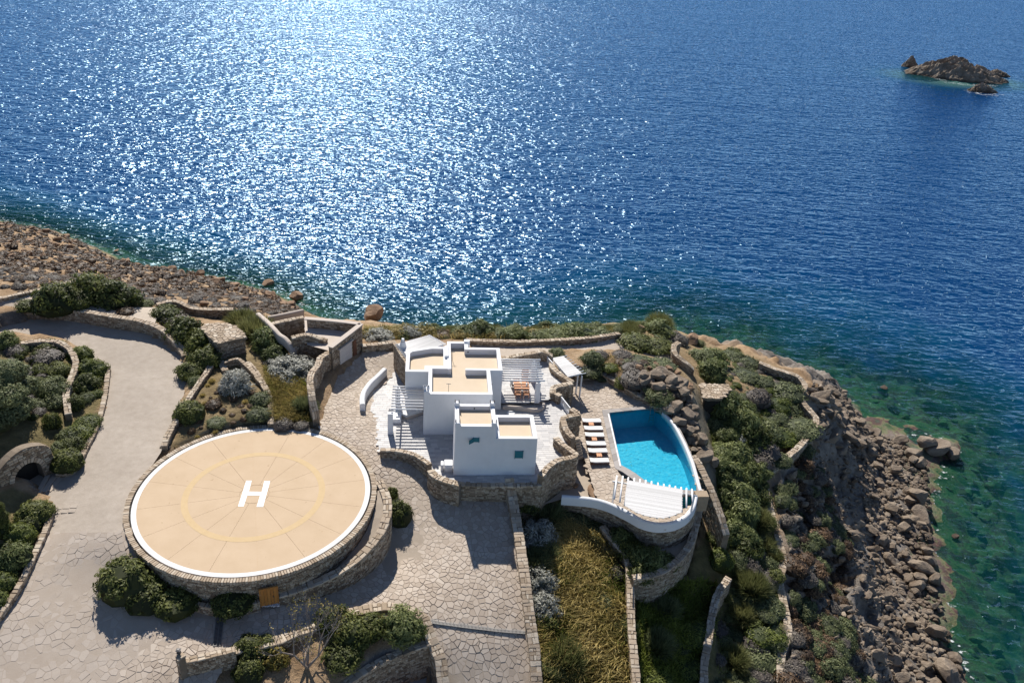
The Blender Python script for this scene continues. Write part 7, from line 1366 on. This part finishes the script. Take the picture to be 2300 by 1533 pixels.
# angular broken rock over the cliff face, one mass
P = [tuple(W(*p)[:2]) for p in [(1800, 1010, -9.5), (1838, 940, -8.6), (1815, 868, -7.6), (1850, 862, -14), (1900, 900, -19), (1950, 990, -20), (1960, 1150, -20), (1980, 1300, -20), (2020, 1500, -20), (2060, 1630, -20), (1780, 1630, -13), (1775, 1400, -11.6), (1765, 1250, -10.6), (1740, 1130, -9.8)]]
A_ = np.array(P); VV, FF, TT = [], [], []; nb = 0; ct = 0
while ct < 2600:
    x, y = rr.uniform(A_[:, 0].min(), A_[:, 0].max()), rr.uniform(A_[:, 1].min(), A_[:, 1].max())
    if not inside(P, x, y): continue
    ct += 1; z = float(gz(x, y)); g_ = np.random.default_rng(ct); s = g_.uniform(.1, .3) * (2.6 if g_.random() < .10 else 1); V = cv.copy()
    for _ in range(6): nn_ = g_.normal(0, 1, 3); nn_ /= np.linalg.norm(nn_); k = V @ nn_ - .5; V = V - np.maximum(k, 0)[:, None] * nn_
    a = .6 + g_.normal(0, .35); V = V * [s * g_.uniform(1.2, 2.4), s * .8, s * .8]; V = np.stack([V[:, 0] * math.cos(a) - V[:, 1] * math.sin(a), V[:, 0] * math.sin(a) + V[:, 1] * math.cos(a), V[:, 2] - V[:, 0] * .35], -1)
    VV.append(V + [x, y, z]); FF.append(cf + nb); nb += len(cv); TT.append(np.full(len(cv), g_.uniform(.1, .85)))
props(link('cliff_rubble', fastmesh('cliff_rubble', np.concatenate(VV), np.concatenate(FF), M['rock'], tint=np.concatenate(TT))), 'broken angular rock covering the face of the sea cliff', 'rubble', kind='stuff')

# ------------------------------------------------------------------ the islet
def islet(label, c, lx, ly, hgt, rz, seed, name='rock_islet', n=110, strat=.35):
    xs = np.linspace(-1, 1, n); ys = np.linspace(-1, 1, int(n * .7)); X, Y = np.meshgrid(xs, ys); rad = np.hypot(X, Y) * (1 + .35 * (fbm(X * 3 + 9, Y * 3, 1.0, seed, 4) - .5))
    body = np.clip(1 - rad, -.3, 1); sh = 1 - np.abs(X * .9 + .15)
    rdg = 1 - np.abs(2 * fbm(X * 3 + Y * 4.5, (Y - X) * 5, 1.0, seed + 1, 5) - 1); rdg2 = 1 - np.abs(2 * fbm(X * 9, Y * 9, 1.0, seed + 2, 4) - 1)
    Z = hgt * (body * 1.25 * (.45 + .55 * np.clip(sh, 0, 1)) + np.clip(body + .05, 0, .5) * ((rdg - .5) * 1.7 + (rdg2 - .6) * .7 + strat * np.abs(((X * 2.2 + Y * 3.2) % 1) - .5)))
    Z -= .3; ca, sa = math.cos(rz), math.sin(rz); PX = c[0] + X * lx * ca - Y * ly * sa; PY = c[1] + X * lx * sa + Y * ly * ca
    idx = np.arange(X.size).reshape(X.shape); q = np.stack([idx[:-1, :-1], idx[:-1, 1:], idx[1:, 1:], idx[1:, :-1]], -1).reshape(-1, 4); keep = (Z.ravel()[q] > -1.5).any(1)
    return props(link(name, fastmesh(name, np.stack([PX, PY, SEA + Z], -1).reshape(-1, 3), q[keep], M['rock'], tint=np.clip(rdg * .9 - .1, 0, 1).ravel(), smooth=False)), label, 'rock islet')
ic = W(2145, 172, SEA); islet('large jagged rock islet far out at sea', ic, 21.5, 12, 5.4, math.radians(-14), 3)
ic2 = W(2044, 150, SEA); islet('small black rock at the left end of the islet', ic2, 4, 3, 3.2, 0, 5, 'sea_rock', 40)
ic3 = W(2205, 205, SEA); islet('low separate rock in front of the islet', ic3, 6.5, 4, 2.4, .1, 8, 'sea_rock', 40)
ic4 = W(2238, 170, SEA); islet('low reef at the right end of the islet', ic4, 7, 4, 2.0, .1, 9, 'sea_rock', 40)
def foam(label, pts, wd, seed, n=26):
    b = MB(); rg_ = random.Random(seed); P = [W(x, y, SEA) for x, y in pts]; pa = Path(resample(P, 1.0)); k = 0
    while k < pa.L:
        q, nr_ = pa.at(k); j1, j2 = rg_.gauss(0, wd * .8), rg_.gauss(0, wd * .8); c = (q[0] + j1, q[1] + j2); r_ = rg_.uniform(.1, .5) * wd; m_ = 7; b.poly([(c[0] + r_ * rg_.uniform(.5, 1.6) * math.cos(6.283 * j / m_) * 1.5, c[1] + r_ * rg_.uniform(.5, 1.2) * math.sin(6.283 * j / m_), SEA + .03 + .0002 * len(b.f)) for j in range(m_)], [tuple(range(m_))]); k += rg_.uniform(.05, .5)
    props(b.obj('sea_foam', M['foam']), label, 'foam', kind='stuff')
foam('white foam along the near side of the large islet', [(2042, 156), (2060, 162), (2080, 168), (2100, 175), (2125, 184), (2150, 189), (2190, 192), (2235, 193)], 1.3, 1)
foam('foam round the low rock in front of the islet', [(2178, 206), (2200, 211), (2225, 213), (2243, 212)], 1.6, 2); foam('foam off the right end of the islet', [(2232, 173), (2250, 176), (2258, 178)], 1.6, 3)
foam('foam specks along the upper rocky shore', [(1880, 880), (1905, 905), (1935, 950), (1985, 978), (2040, 972), (2110, 980), (2152, 1010)], .6, 4)
foam('foam specks along the lower rocky shore', [(2125, 1055), (2090, 1110), (2100, 1180), (2095, 1250), (2125, 1330), (2130, 1400), (2155, 1480), (2190, 1560)], .6, 5)
foam('foam specks along the hillside shore', [(0, 493), (120, 514), (215, 551), (300, 602), (420, 612), (545, 637), (640, 662), (690, 692)], .6, 6)
